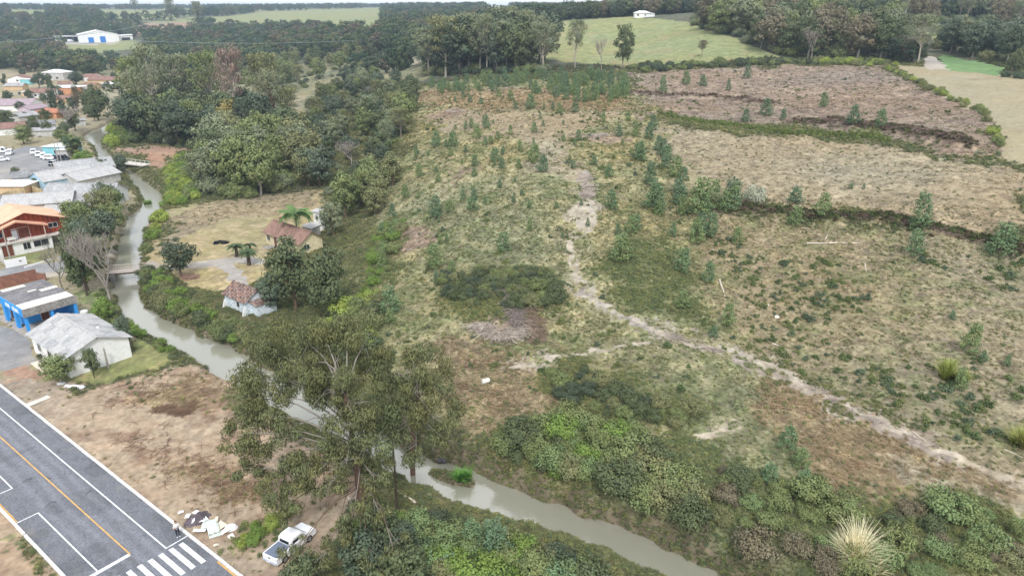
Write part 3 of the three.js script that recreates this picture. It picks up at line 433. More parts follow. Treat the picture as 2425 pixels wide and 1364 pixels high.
// ---------------------------------------------------------------- trees told apart in the photograph: [kind, variant, leaf, bark, px, py, height in px, width factor, label]
const NAME = { broad: 'broadleaf_tree', euc: 'eucalyptus_tree', bare: 'bare_tree', pine: 'conifer_tree', umbrella: 'araucaria_tree', bush: 'bush', sapling: 'eucalyptus_sapling' };
const CAT = { broad: 'tree', euc: 'tree', bare: 'tree', pine: 'tree', umbrella: 'tree', bush: 'bush', sapling: 'sapling' };
const singles = [
  ['broad', 0, 'deep', 'brown', 428, 655, 88, 1.2, 'small round dark green tree beside the path at the bridge end'],
  ['bare', 0, 'dark', 'ash', 262, 725, 205, 0.72, 'tall bare grey tree leaning over the river beside the footbridge'],
  ['broad', 1, 'dark', 'dark', 205, 700, 180, 0.55, 'dark leafy tree behind the bare grey tree on the river bank'],
  ['bare', 1, 'dark', 'grey', 150, 690, 120, 0.9, 'thin leafless tree with upswept twigs behind the blue building'],
  ['broad', 2, 'bright', 'brown', 248, 765, 62, 0.85, 'bright green small tree between the blue building and the river'],
  ['broad', 3, 'blue', 'dark', 298, 820, 76, 0.75, 'blue-green small tree at the river corner of the white house'],
  ['broad', 2, 'mid', 'grey', 145, 905, 64, 1.5, 'low spreading tree in front of the white house gable'],
  ['broad', 4, 'dark', 'dark', 222, 895, 74, 0.65, 'slim shrubby tree with reddish top before the white gable wall'],
  ['broad', 5, 'dark', 'brown', 700, 735, 178, 0.85, 'large dark multi-stemmed tree shading the blue-white shed'],
  ['broad', 6, 'dark', 'brown', 775, 745, 165, 0.85, 'large dark tree right beside the multi-stemmed tree by the shed'],
  ['broad', 7, 'blue', 'brown', 640, 735, 90, 1.1, 'low dark tree drooping over the shed roof'],
  ['broad', 0, 'grey', 'brown', 790, 560, 90, 0.9, 'grey-green tree beside the small white tower'],
  ['broad', 3, 'mid', 'brown', 820, 520, 120, 0.9, 'dense green tree behind the small white tower'],
  ['euc', 0, 'grey', 'pale', 1362, 160, 118, 0.75, 'tall slender eucalyptus with tufted crown at the meadow edge'],
  ['broad', 8, 'dark', 'grey', 1475, 165, 112, 0.62, 'dark tall tree standing alone against the green meadow'],
  ['bare', 2, 'dark', 'ash', 1425, 165, 80, 0.7, 'thin twiggy tree between the two tall meadow edge trees'],
  ['euc', 1, 'brown', 'grey', 1280, 150, 60, 0.8, 'small round-topped tree on a bare stem at the meadow edge'],
  ['euc', 2, 'brown', 'grey', 1663, 135, 42, 1.1, 'small brownish lone tree on the green meadow'],
  ['euc', 3, 'olive', 'pale', 1055, 182, 150, 1.35, 'tallest eucalyptus with a wide domed crown above the plantation'],
  ['bare', 0, 'dark', 'ash', 1922, 142, 82, 0.8, 'leafless grey tree at the edge of the upper wood'],
  ['euc', 4, 'grey', 'pale', 2175, 150, 120, 1.15, 'big eucalyptus leaning over the gravel road bend'],
  ['euc', 0, 'grey', 'pale', 372, 305, 205, 0.8, 'tall eucalyptus at the left end of the riverside stand'],
  ['euc', 1, 'mid', 'pale', 335, 300, 170, 0.8, 'eucalyptus with dark rounded crown nearest the village'],
  ['euc', 2, 'mid', 'pale', 505, 300, 185, 0.85, 'tall eucalyptus with white trunk in the middle of the stand'],
  ['euc', 3, 'pink', 'pale', 562, 310, 205, 0.65, 'tall reddish half-bare eucalyptus in the riverside stand'],
  ['euc', 4, 'olive', 'pale', 640, 300, 180, 0.95, 'broad olive eucalyptus right of the reddish half-bare one'],
  ['euc', 0, 'grey', 'red', 655, 325, 160, 0.75, 'eucalyptus with a reddish forked trunk at the stand edge'],
  ['euc', 5, 'olive', 'grey', 688, 320, 120, 1.0, 'slanting olive eucalyptus beside the dry grass gully'],
  ['euc', 5, 'grey', 'pale', 430, 290, 170, 1.0, 'eucalyptus between the left stand and the white-trunked one'],
  ['euc', 1, 'brown', 'red', 475, 285, 120, 1.3, 'low brownish eucalyptus with many red stems'],
  ['broad', 9, 'yellow', 'dark', 545, 335, 105, 0.75, 'yellow-leaved tree at the front of the dark grove'],
  ['bare', 1, 'dark', 'ash', 610, 335, 90, 1.0, 'leafless grey tree right of the yellow-leaved tree'],
  ['bare', 2, 'dark', 'ash', 640, 345, 70, 1.2, 'second leafless grey tree behind the riverside wood'],
  ['bare', 0, 'dark', 'ash', 655, 350, 60, 1.2, 'low leafless grey thicket tree behind the riverside wood'],
  ['bare', 1, 'dark', 'ash', 880, 250, 52, 1.3, 'pale leafless tree on the scrub slope'], ['bare', 2, 'dark', 'ash', 835, 400, 70, 1.3, 'pale leafless tree low on the scrub slope'],
  ['broad', 4, 'yellow', 'grey', 868, 455, 58, 1.1, 'yellow-green tree low on the scrub slope'],
  ['euc', 2, 'grey', 'pale', 918, 370, 90, 0.8, 'slender pale-trunked tree beside the plantation edge'],
  ['umbrella', 0, 'dark', 'dark', 300, 280, 92, 1.4, 'araucaria with flat umbrella crown above the river bend'],
  ['broad', 5, 'dark', 'dark', 232, 285, 82, 1.0, 'large dark tree over the red parked car by the river'],
  ['broad', 6, 'dark', 'dark', 208, 262, 56, 1.0, 'dark rounded tree behind the large tree by the red car'],
  ['euc', 4, 'brown', 'brown', 185, 266, 64, 0.55, 'narrow brownish tree beside the village street'],
  ['broad', 7, 'deep', 'dark', 132, 268, 60, 0.8, 'dark clipped tree beside the orange tiled roof'],
  ['bare', 0, 'dark', 'ash', 155, 318, 70, 1.2, 'leafless grey tree between village houses and the river'],
  ['broad', 0, 'dark', 'dark', 178, 310, 55, 0.9, 'dark tree behind the leafless grey village tree'],
  ['broad', 1, 'deep', 'dark', 92, 208, 40, 1.2, 'dark broad tree in front of the white-roofed house'], ['broad', 2, 'deep', 'dark', 180, 202, 34, 1.3, 'dark round tree beside the brown-roofed houses'],
  ['broad', 3, 'deep', 'dark', 48, 268, 30, 1.2, 'dark tree behind the pale purple roof'], ['broad', 4, 'dark', 'dark', 18, 302, 42, 1.5, 'dark tree at the village edge above the brown roof'], ['broad', 5, 'mid', 'dark', 55, 342, 50, 1.4, 'green tree above the car park'],
  ['broad', 6, 'dark', 'dark', 112, 320, 36, 1.0, 'dark tree beside the grey village roofs'], ['broad', 8, 'mid', 'dark', 145, 335, 30, 1.6, 'light green tree group behind the car park kiosk'],
  ['broad', 7, 'mid', 'brown', 175, 372, 55, 1.3, 'palm-like dark tree beside the car park kiosk'], ['broad', 9, 'bright', 'brown', 200, 392, 38, 1.6, 'bright green rounded tree between car park and river'],
  ['broad', 0, 'dark', 'brown', 245, 412, 40, 1.0, 'dark shrubby tree beside the grey roofs at the river'], ['broad', 1, 'blue', 'brown', 290, 410, 50, 1.0, 'blue-green tree leaning over the small bridge'],
  ['broad', 2, 'dark', 'brown', 35, 415, 20, 1.2, 'small dark tree beside the white lean-to by the car park'], ['broad', 3, 'dark', 'brown', 84, 448, 28, 1.1, 'small dark tree behind the ochre garden wall'],
  ['broad', 4, 'dark', 'brown', 236, 528, 36, 1.5, 'dark bushy tree below the long grey-roofed house'], ['broad', 5, 'dark', 'brown', 200, 545, 70, 1.1, 'dark bushy tree right of the red timber house'], ['broad', 6, 'olive', 'brown', 225, 600, 90, 1.0, 'olive tree between the red house and the river'], ['broad', 7, 'mid', 'dark', 268, 500, 28, 1.2, 'green tree on the river bank below the grey houses'],
  ['euc', 2, 'grey', 'dark', 405, 50, 55, 0.9, 'tall dark tree pair on the far left hill, left one'], ['euc', 3, 'grey', 'dark', 470, 62, 62, 0.9, 'tall dark tree pair on the far left hill, right one'], ['euc', 1, 'grey', 'dark', 320, 28, 32, 1.1, 'dark tree standing above the far left skyline'],
];
for (const [k, v, l, b, px, py, hp, w, label] of singles) { const p = G(px, py); plant(k, v, l, b, p, tall(p, hp), w, NAME[k], label, CAT[k]); }

const TONE = { dark: 'dark green', deep: 'deep green', mid: 'mid-green', olive: 'olive', grey: 'grey-green', yellow: 'yellowish', brown: 'brownish', pink: 'pinkish', bright: 'bright green', lime: 'yellow-green', sap: 'soft green', sap2: 'light green', sap3: 'darker green', silver: 'silvery', blue: 'dusky green' };
const angle = (p) => Math.atan2(p.x, -p.z);
function say(label, leaf, H, hm, p, all) { const a = angle(p), lo = Math.min(...all.map(angle)), hi = Math.max(...all.map(angle)), t = (a - lo) / (hi - lo || 1), d = all.map((q) => q.length()), u = (p.length() - Math.min(...d)) / (Math.max(...d) - Math.min(...d) || 1); return `${H > hm ? 'taller' : 'lower'} ${TONE[leaf]} ${label.replace(/^.*?\b(bush|shrub|tree|sapling|weed clump)\b/, '$1')}, ${t < 0.34 ? 'left' : t < 0.67 ? 'middle' : 'right'} ${u < 0.5 ? 'front' : 'back'}`; }
// stands: trees of one zone that nothing tells apart; [polygon, how many, metres high, mix of [kind, leaf, bark], label, group]
const inBox = (poly) => [Math.min(...poly.map((p) => p[0])), Math.max(...poly.map((p) => p[0])), Math.min(...poly.map((p) => p[1])), Math.max(...poly.map((p) => p[1]))];
function scatter(poly, n, gap, R, far = 1e9) { const w = onLand(poly, true), [x0, x1, z0, z1] = inBox(w), out = []; for (let i = 0, t = 0; i < n && t < n * 60; t++) { const x = mix(x0, x1, R()), z = mix(z0, z1, R()); if (!inPoly(w, x, z) || riverSD(x, z) < 0.8 || Math.hypot(x, z) > far) continue; if (out.some((p) => (p.x - x) ** 2 + (p.z - z) ** 2 < gap * gap)) continue; out.push(on(x, z)); i++; } return out; }
const stands = [
  [[[300, 338], [470, 350], [560, 365], [640, 340], [620, 292], [330, 285]], 30, 5, 14, 18, [['broad', 'deep', 'grey'], ['broad', 'blue', 'grey'], ['broad', 'dark', 'grey'], ['broad', 'mid', 'grey']], 'dark tree in the dense grove above the bare brown clearing', 'trees of the riverside grove'],
  [[[455, 455], [600, 472], [740, 440], [735, 360], [560, 360], [470, 400]], 26, 5, 11, 16, [['broad', 'dark', 'grey'], ['broad', 'grey', 'grey'], ['broad', 'olive', 'brown'], ['broad', 'mid', 'grey'], ['euc', 'grey', 'grey']], 'dense tree in the wood beside the mown yard', 'trees of the wood beside the yard'],
  [[[740, 440], [860, 500], [925, 400], [985, 220], [860, 180], [730, 240], [720, 340]], 96, 3.4, 5.5, 11, [['broad', 'dark', 'grey'], ['broad', 'deep', 'grey'], ['broad', 'mid', 'grey'], ['broad', 'blue', 'brown'], ['broad', 'grey', 'grey'], ['broad', 'dark', 'grey'], ['euc', 'olive', 'grey']], 'small tree in the mixed scrub left of the plantation', 'trees of the scrub slope'],
  [[[640, 240], [760, 200], [900, 140], [760, 132], [600, 150], [520, 180]], 40, 8, 8, 15, [['broad', 'dark', 'grey'], ['broad', 'grey', 'grey'], ['broad', 'mid', 'grey'], ['euc', 'olive', 'grey']], 'tree in the wood behind the tall eucalyptus stand', 'trees behind the eucalyptus stand'],
  [[[1010, 180], [1300, 172], [1290, 150], [1180, 138], [1010, 150]], 52, 3.8, 16, 26, [['euc', 'grey', 'pale'], ['broad', 'dark', 'grey'], ['euc', 'grey', 'ash'], ['broad', 'blue', 'grey'], ['broad', 'deep', 'grey'], ['broad', 'grey', 'grey']], 'pale-trunked tree in the wood above the plantation', 'trees of the wood above the plantation'],
  [[[1640, 60], [1760, 102], [1870, 138], [2110, 140], [2130, 110], [2080, 70], [1900, 40], [1650, 44]], 110, 4.5, 12, 18, [['broad', 'dark', 'grey'], ['broad', 'deep', 'grey'], ['broad', 'mid', 'grey'], ['broad', 'brown', 'grey'], ['broad', 'grey', 'grey']], 'tree in the dark wood on the upper hillside', 'trees of the upper hillside wood'],
  [[[2110, 128], [2190, 134], [2180, 150], [2130, 148]], 8, 3, 5, 9, [['broad', 'deep', 'grey'], ['broad', 'brown', 'grey']], 'dark shrubby tree beside the gravel road', 'shrubby trees beside the gravel road'],
  [[[2215, 122], [2425, 160], [2425, 140], [2330, 100], [2220, 100]], 20, 5, 9, 15, [['euc', 'grey', 'pale'], ['broad', 'deep', 'grey'], ['broad', 'blue', 'grey']], 'blue-green tree beyond the bright green crop field', 'trees beyond the bright crop field'],
  [[[2130, 62], [2425, 62], [2425, 34], [2130, 34]], 30, 8, 14, 20, [['broad', 'grey', 'pale'], ['euc', 'grey', 'pale'], ['broad', 'brown', 'pale']], 'hazy tall tree of the skyline wood', 'trees of the skyline wood'],
  [[[2380, 185], [2425, 190], [2425, 160], [2390, 165]], 4, 3, 6, 8, [['broad', 'dark', 'grey']], 'dark tree at the corner of the tan field', 'trees at the tan field corner'],
  [[[0, 158], [160, 162], [330, 174], [330, 162], [150, 152], [138, 118], [0, 116]], 46, 8, 8, 13, [['broad', 'dark', 'grey'], ['broad', 'deep', 'grey'], ['broad', 'mid', 'grey'], ['broad', 'brown', 'grey']], 'tree in the wood behind the village', 'trees of the wood behind the village'],
  [[[0, 330], [180, 330], [300, 225], [290, 190], [0, 182]], 34, 9, 4, 7.5, [['broad', 'dark', 'grey'], ['broad', 'deep', 'grey']], 'garden tree among the far village houses', 'village garden trees'],
];
const woodM = [[], []], underM = [[], []];   // the rest of each wood, past what can be told apart
{ const R = rngOf(99), o = new THREE.Object3D(), keep = { 'trees of the upper hillside wood': 48, 'trees of the scrub slope': 56, 'trees behind the eucalyptus stand': 22, 'trees of the wood behind the village': 22, 'village garden trees': 20, 'trees of the skyline wood': 14 };
  const rest = (M, p, H, w, c) => { o.position.copy(p); o.position.y -= 0.2; o.rotation.y = R() * 6.3; o.scale.set(w, H, w); o.updateMatrix(); M[0].push(o.matrix.clone()); M[1].push(c.clone().multiplyScalar(0.85 + 0.3 * R())); };
  for (const [poly, n, gap, h0, h1, kinds, label, group] of stands) {
    const spots = scatter(poly, n, gap, R).sort((a, b) => a.length() - b.length()), own = spots.slice(0, keep[group] ?? 99); spots.forEach((p, i) => { const [k, l, b] = kinds[Math.floor(R() * kinds.length)], H = mix(h0, h1, R()), w = 0.8 + 0.45 * R(); if (i >= (keep[group] ?? 99)) rest(woodM, p, H, H * w, LEAF[l].color); else plant(k, Math.floor(R() * (k === 'euc' ? 6 : 10)), l, b, p, H, w, NAME[k], say(label, l, H, (h0 + h1) / 2, p, own), CAT[k], group); });
    if (!/garden/.test(group)) for (const p of scatter(poly, n * 2.5, gap * 0.45, R)) { const H = mix(1.6, Math.min(5, h0 * 0.45), R()); rest(underM, p, H, H, LEAF[['dark', 'mid', 'deep', 'olive', 'grey'][Math.floor(R() * 5)]].color); }
  } }

{ const R = rngOf(17), o = new THREE.Object3D(); for (let i = 0; i < 90; i++) { const px = mix(1310, 1670, i / 89) + R() * 6, q = atDist(px, 40, mix(540, 660, R())), H = mix(9, 15, R()) * (px < 1400 ? 0.8 : 1); o.position.copy(on(q.x, q.z)); o.rotation.y = R() * 6; o.scale.set(H, H, H); o.updateMatrix(); woodM[0].push(o.matrix.clone()); woodM[1].push(LEAF[['dark', 'deep', 'blue', 'brown'][Math.floor(R() * 4)]].color.clone().multiplyScalar(0.85 + 0.3 * R())); }
  proto('broad', 3, 'dark', 'grey'); proto('bush', 1, 'mid', 'brown'); const m = leafMat([255, 255, 255]); stuff('forest', lib.get('broad3').crown, m, woodM[0], woodM[1], 'dense crowns at the back of the woods and behind the meadow crest', 'forest'); stuff('undergrowth', lib.get('bush1').crown, m, underM[0], underM[1], 'shady undergrowth between the trunks of the woods', 'undergrowth'); }
{ const R = rngOf(18), put = (poly, n, gap, h0, h1, ls, label, group) => { const all = scatter(poly, n, gap, R); for (const p of all) { const l = ls[Math.floor(R() * ls.length)], H = mix(h0, h1, R()); plant('broad', Math.floor(R() * 10), l, 'brown', p, H, 0.9 + 0.4 * R(), 'broadleaf_tree', say(label, l, H, (h0 + h1) / 2, p, all), 'tree', group); } };
  put([[172, 560], [205, 520], [262, 498], [290, 540], [275, 610], [255, 690], [190, 700]], 14, 3.2, 6, 9.5, ['dark', 'olive', 'mid', 'blue'], 'leafy tree in the clump between the red house and the river', 'trees between the red house and the river');
  put([[900, 250], [985, 215], [962, 320], [915, 500], [870, 570], [835, 530], [875, 400]], 34, 3, 5.5, 9.5, ['dark', 'deep', 'mid', 'grey', 'dark', 'olive'], 'dense tree in the belt along the left plantation edge', 'trees of the belt along the left plantation edge'); }
// far woods: read as one mass
const clearings = [[[150, 118], [345, 118], [350, 158], [150, 152]], [[120, 96], [335, 90], [340, 116], [230, 126], [120, 112]], [[880, 128], [1010, 128], [1010, 160], [890, 158]]].map((p) => onLand(p, true));
{
  const R = rngOf(7), lod = KIND.broad(31, { n: 16, clumps: 16 }), m = new THREE.MeshPhysicalMaterial({ color: 0xffffff, vertexColors: true, roughness: 0.9, specularIntensity: 0.2, side: THREE.DoubleSide });
  const g = leavesBig(rngOf(5)); const mats = [], cols = [], o = new THREE.Object3D();
  const put = (p, H, w, c) => { o.position.copy(p); o.position.y -= 0.4; o.rotation.set(0, R() * 6.28, 0); o.scale.set(H * w, H, H * w); o.updateMatrix(); mats.push(o.matrix.clone()); const k = 0.8 + 0.4 * R(); cols.push(new THREE.Color(c.r * k * (0.92 + 0.16 * R()), c.g * k, c.b * k * (0.9 + 0.2 * R()))); };
  const pal = [rgb(84, 98, 66), rgb(74, 90, 68), rgb(102, 112, 76), rgb(114, 106, 86), rgb(92, 104, 82)];
  for (let i = 0; i < 160000 && mats.length < 12000; i++) {
    const a = (R() - 0.5) * 1.5, r = Math.exp(mix(Math.log(430), Math.log(4200), Math.pow(R(), 0.8))), x = Math.sin(a) * r, z = -Math.cos(a) * r; const cl = classAt(x, z);
    if (cl !== C.floor && cl !== C.scrub) continue; if (fbm(x / 130 + 4, z / 130) < 0.41) continue; if (clearings.some((c) => inPoly(c, x, z))) continue; if (x > -40 && x < 330 && r < 560) continue; if (x < -150 && r < 520) continue;
    put(on(x, z), mix(9, 17, R()), 0.9 + 0.4 * R(), pal[Math.floor(R() * 5)]);
  }
  stuff('distant_forest', g, m, mats, cols, 'hazy mass of distant woodland covering the far hills', 'forest');
}
function leavesBig(R) { const cl = []; for (const b of ballPts(24, R, 0.5)) cl.push([b.x * 0.3, 0.52 + b.y * 0.36, b.z * 0.3, 0.1 + 0.06 * R(), 0.1, 0.1 + 0.06 * R()]); return leaves(cl, R, { n: 46, len: 0.066, wid: 0.046, mid: V3(0, 0.5, 0), vary: 0.5 }); }

// young eucalyptus: [px, py, height in px] read off one by one
const from = (ox, oy, s, list) => list.map(([x, y, hh]) => [x / s + ox, y / s + oy, hh / s]);
const sap = [
  ...from(980, 180, 3.897, [[1075, 300, 150], [935, 305, 80], [895, 230, 110], [1110, 525, 110], [890, 545, 100], [775, 585, 85], [665, 480, 130], [585, 575, 140], [530, 480, 100], [480, 490, 90], [660, 640, 90], [205, 650, 150], [360, 655, 160], [300, 655, 80], [340, 740, 90], [25, 725, 90], [50, 935, 130], [205, 890, 60], [745, 790, 140], [815, 735, 70], [980, 690, 110], [1105, 800, 190], [965, 855, 100], [1190, 880, 150], [810, 860, 120], [565, 830, 110], [790, 1035, 90], [555, 1145, 130], [455, 1145, 100], [205, 1305, 210], [330, 1250, 120], [540, 1240, 130], [660, 1190, 80], [1065, 1225, 80], [920, 1170, 70], [1825, 1230, 190], [1795, 930, 120], [1520, 595, 110], [1170, 400, 70], [1380, 450, 50], [1745, 430, 110], [1975, 420, 90], [1895, 560, 110], [2045, 560, 120], [2170, 580, 170], [2100, 790, 200], [2060, 760, 150], [2320, 850, 130], [2220, 1200, 220], [2260, 1290, 150], [1485, 640, 60], [1550, 655, 50], [1200, 310, 70], [1285, 310, 70], [1345, 345, 110], [1490, 335, 100], [1650, 235, 70], [1580, 245, 70], [520, 250, 80], [620, 260, 70], [455, 200, 70], [380, 240, 60], [785, 200, 80], [265, 160, 80], [370, 155, 90], [605, 135, 80], [1280, 165, 110], [1475, 180, 110], [1130, 165, 100]]),
  ...from(900, 500, 3.897, [[1140, 375, 190], [500, 530, 230], [660, 575, 130], [520, 690, 150], [105, 940, 260], [95, 1040, 150], [615, 285, 90], [1380, 190, 140], [2225, 460, 260], [2320, 220, 200], [2195, 230, 130], [1685, 250, 60], [110, 275, 140], [20, 530, 190]]),
  ...from(1500, 380, 3.897, [[610, 500, 350], [745, 370, 200], [905, 450, 300], [1490, 400, 170], [1490, 600, 190], [1740, 510, 230], [580, 770, 260], [955, 770, 170], [450, 1040, 240], [700, 1130, 210], [450, 1360, 170], [360, 710, 150], [440, 510, 200], [200, 450, 280], [235, 480, 170], [420, 330, 180], [25, 640, 150], [2010, 260, 60], [2130, 265, 60], [660, 520, 250], [840, 470, 210]]),
  ...from(1805, 640, 3.897, [[1905, 760, 300], [1825, 1110, 220], [2265, 890, 120], [1760, 460, 90], [2040, 840, 100]]),
  ...from(1805, 1014, 3.897, [[230, 200, 230], [350, 360, 180], [360, 600, 230], [60, 500, 190], [1560, 760, 150], [1680, 700, 130]]),
  [2180, 545, 95], [2165, 605, 65], [2370, 605, 80], [2020, 295, 50], [2085, 300, 45], [1950, 255, 40], [1815, 275, 45], [1765, 290, 35], [1855, 285, 30], [1570, 220, 45], [1625, 200, 35], [1665, 205, 30], [1770, 185, 35], [1725, 215, 30], [1725, 770, 55], [1690, 800, 30], [930, 520, 40], [905, 560, 34], [960, 470, 36], [1735, 500, 70], [1660, 560, 60], [1540, 440, 60], [1600, 420, 55], [1570, 370, 45],
];
{ const R = rngOf(12), leafs = ['sap', 'sap2', 'sap3'];
  const put = (p, H, w, label, group, all) => { const l = leafs[Math.floor(R() * 3)]; return plant('sapling', Math.floor(R() * 5), l, 'brown', p, H, w, 'eucalyptus_sapling', all ? say(label, l, H, 4.2, p, all) : label.replace(/eucalyptus |blue-green /, TONE[l] + ' '), 'sapling', group); };
  for (const [px, py, hp] of sap) { const p = G(px, py); const right = px > 1480 + Math.max(0, py - 180) * 0.44; const H = tall(p, hp), size = H > 5.2 ? 'tall' : H < 2.8 ? 'low' : 'mid-sized'; put(p, H, 0.9 + 0.4 * R(), right ? (py < 330 ? `${size} eucalyptus sapling scattered on the brown upper field` : py < 700 ? `${size} eucalyptus sapling along the brushy bank between the fields` : `${size} blue-green sapling on the cleared lower slope`) : py < 330 ? `${size} eucalyptus sapling on the dry top of the planted hillside` : py < 560 ? `${size} eucalyptus sapling on the middle of the planted hillside` : `${size} eucalyptus sapling on the lower planted hillside`, 'young eucalyptus on the hillside'); }
  const spread = scatter([[985, 300], [1100, 285], [1480, 285], [1560, 480], [1480, 640], [1200, 600], [950, 620]], 32, 4.5, R); for (const p of spread) put(p, mix(0.9, 2.2, R()), 0.9 + 0.4 * R(), 'eucalyptus sapling dotted over the open planted hillside', 'young eucalyptus dotted over the hillside', spread);
  const rows = scatter([[1010, 205], [1100, 198], [1250, 182], [1480, 186], [1500, 235], [1380, 250], [1250, 215], [1120, 222], [1040, 220]], 105, 2.6, R); for (const p of rows) put(p, mix(3, 5.4, R()), 0.9 + 0.4 * R(), 'eucalyptus sapling in the crowded rows below the upper wood', 'young eucalyptus in the crowded rows', rows);
  const line2 = scatter([[1540, 300], [1600, 380], [1640, 470], [1690, 560], [1660, 570], [1560, 430]], 6, 3, R); for (const p of line2) put(p, mix(3, 5, R()), 1 + 0.4 * R(), 'eucalyptus sapling in the row between the two fields', 'young eucalyptus in the boundary row', line2);
  plant('bush', 0, 'silver', 'brown', G(1785, 480), 3.4, 0.9, 'bush', 'pale silvery flowering bush among the saplings on the brushy bank', 'bush');
}

// bushes
const bushes = [
  [[[1185, 1068], [1400, 1165], [1640, 1262], [1640, 1180], [1500, 1040], [1330, 1005], [1200, 1030]], 80, 1.8, 1.4, 3.2, ['mid', 'mid', 'dark', 'bright', 'mid', 'olive', 'sap2'], 'leafy bush in the thicket on the far river bank', 'bushes of the far river bank thicket'],
  [[[1640, 1200], [1700, 1330], [1900, 1364], [2425, 1364], [2425, 1235], [2250, 1190], [2080, 1240], [1900, 1170], [1720, 1120]], 70, 2.3, 0.9, 2.4, ['mid', 'dark', 'sap2', 'mid', 'olive', 'brown', 'mid'], 'leafy bush in the thicket at the foot of the slope', 'bushes at the foot of the slope'],
  [[[905, 1235], [1050, 1248], [1230, 1312], [1400, 1375], [1440, 1440], [880, 1440], [850, 1310]], 100, 1.3, 1.3, 2.8, ['sap2', 'mid', 'dark', 'deep', 'bright', 'olive', 'sap'], 'bushy shrub on the near river bank', 'shrubs of the near river bank'],
  [[[340, 640], [400, 660], [480, 740], [620, 800], [690, 790], [720, 830], [560, 818], [440, 765], [340, 700]], 60, 1.6, 1.0, 2.4, ['mid', 'bright', 'dark', 'olive'], 'leafy bush on the bank below the blue-white shed', 'bushes of the bank below the shed'],
  [[[390, 500], [342, 610], [352, 560], [392, 470], [405, 400], [440, 370], [470, 470]], 46, 2.0, 1.4, 3, ['bright', 'lime', 'lime', 'mid'], 'bright green bush along the river bank beside the mown yard', 'bright bushes along the river bank'],
  [[[250, 330], [290, 282], [325, 320], [290, 352], [262, 352]], 18, 3, 2, 4, ['bright', 'lime', 'mid'], 'bright green bush on the inside of the river bend', 'bright bushes on the river bend'],
  [[[1300, 890], [1380, 860], [1500, 940], [1640, 975], [1620, 1020], [1480, 1000], [1330, 960]], 26, 1.6, 0.9, 2, ['dark', 'mid', 'deep', 'olive'], 'dark bush in the hollow below the track', 'bushes in the hollow below the track'],
  [[[1040, 650], [1200, 640], [1310, 660], [1330, 720], [1220, 735], [1060, 720]], 44, 1.2, 1.0, 2.0, ['mid', 'olive', 'dark', 'deep', 'dark'], 'low bush on the brushwood mound', 'low bushes on the brushwood mound'],
  [[[1485, 162], [1560, 156], [1700, 148], [1900, 146], [1930, 154], [1700, 160], [1520, 172]], 44, 1.6, 1.3, 3, ['dark', 'deep', 'mid'], 'dark bush in the hedge below the green meadow', 'bushes of the meadow hedge'],
  [[[1900, 142], [2110, 146], [2130, 160], [2000, 156], [1920, 150]], 26, 1.8, 1.2, 2.4, ['mid', 'lime', 'olive'], 'yellow-green bush at the crest above the brown field', 'bushes at the field crest'],
  [[[2100, 158], [2200, 205], [2330, 262], [2375, 345], [2365, 352], [2320, 268], [2190, 212], [2096, 164]], 40, 1.2, 0.9, 1.9, ['lime', 'mid', 'olive'], 'low bush in the strip between brown and tan fields', 'bushes of the strip between the fields'],
  [[[560, 1290], [600, 1250], [680, 1212], [690, 1222], [640, 1262], [580, 1302]], 12, 0.9, 0.5, 1.0, ['bright', 'lime'], 'low bright green weed clump beside the white pickup', 'weed clumps beside the pickup'],
  [[[860, 700], [880, 600], [920, 520], [960, 520], [920, 640], [890, 720]], 26, 1.6, 0.9, 2.2, ['mid', 'olive', 'bright', 'sap2'], 'leafy bush at the left edge of the plantation', 'bushes at the left plantation edge'],
  [[[800, 720], [900, 720], [880, 830], [820, 860], [770, 800]], 34, 1.6, 1.4, 3, ['olive', 'mid', 'dark', 'lime'], 'olive bush behind the large riverside eucalyptus', 'bushes behind the riverside eucalyptus'],
  [[[225, 700], [262, 690], [272, 740], [300, 770], [360, 800], [430, 850], [410, 850], [330, 800], [250, 760]], 16, 1.6, 0.6, 1.5, ['mid', 'bright', 'dark'], 'small bush on the lawn edge by the river', 'small bushes on the lawn edge'],
];
{ const R = rngOf(61); for (const [px, py, H, l, label] of [[905, 1330, 5.5, 'dark', 'dark young tree under the large eucalyptus, left one'], [950, 1345, 5, 'deep', 'dark young tree under the large eucalyptus, middle one'], [1000, 1300, 4, 'sap2', 'soft green young tree at the near bank edge'], [870, 1400, 6, 'deep', 'dark young tree at the picture bottom below the trunk'], [960, 1420, 6, 'dark', 'dark green young tree at the picture bottom right of the trunk'], [1060, 1330, 4.2, 'sap2', 'feathery young tree on the near bank'], [1170, 1330, 4.6, 'sap3', 'pointed young tree rising before the river'], [1120, 1310, 3.6, 'sap', 'smaller pointed young tree before the river'], [1270, 1400, 4, 'mid', 'young tree at the picture bottom beside the river'], [720, 1420, 4.4, 'dark', 'dark spray of leaves at the picture bottom beside the pickup']]) plant(/pointed|feathery/.test(label) ? 'sapling' : 'broad', Math.floor(R() * 5), l, 'brown', G(px, py), H, /pointed|feathery/.test(label) ? 1 : 1.1, 'young_tree', label, 'tree'); }
const THINGS = /far river bank|foot of the slope|near river bank|hollow|pickup|left plantation/;
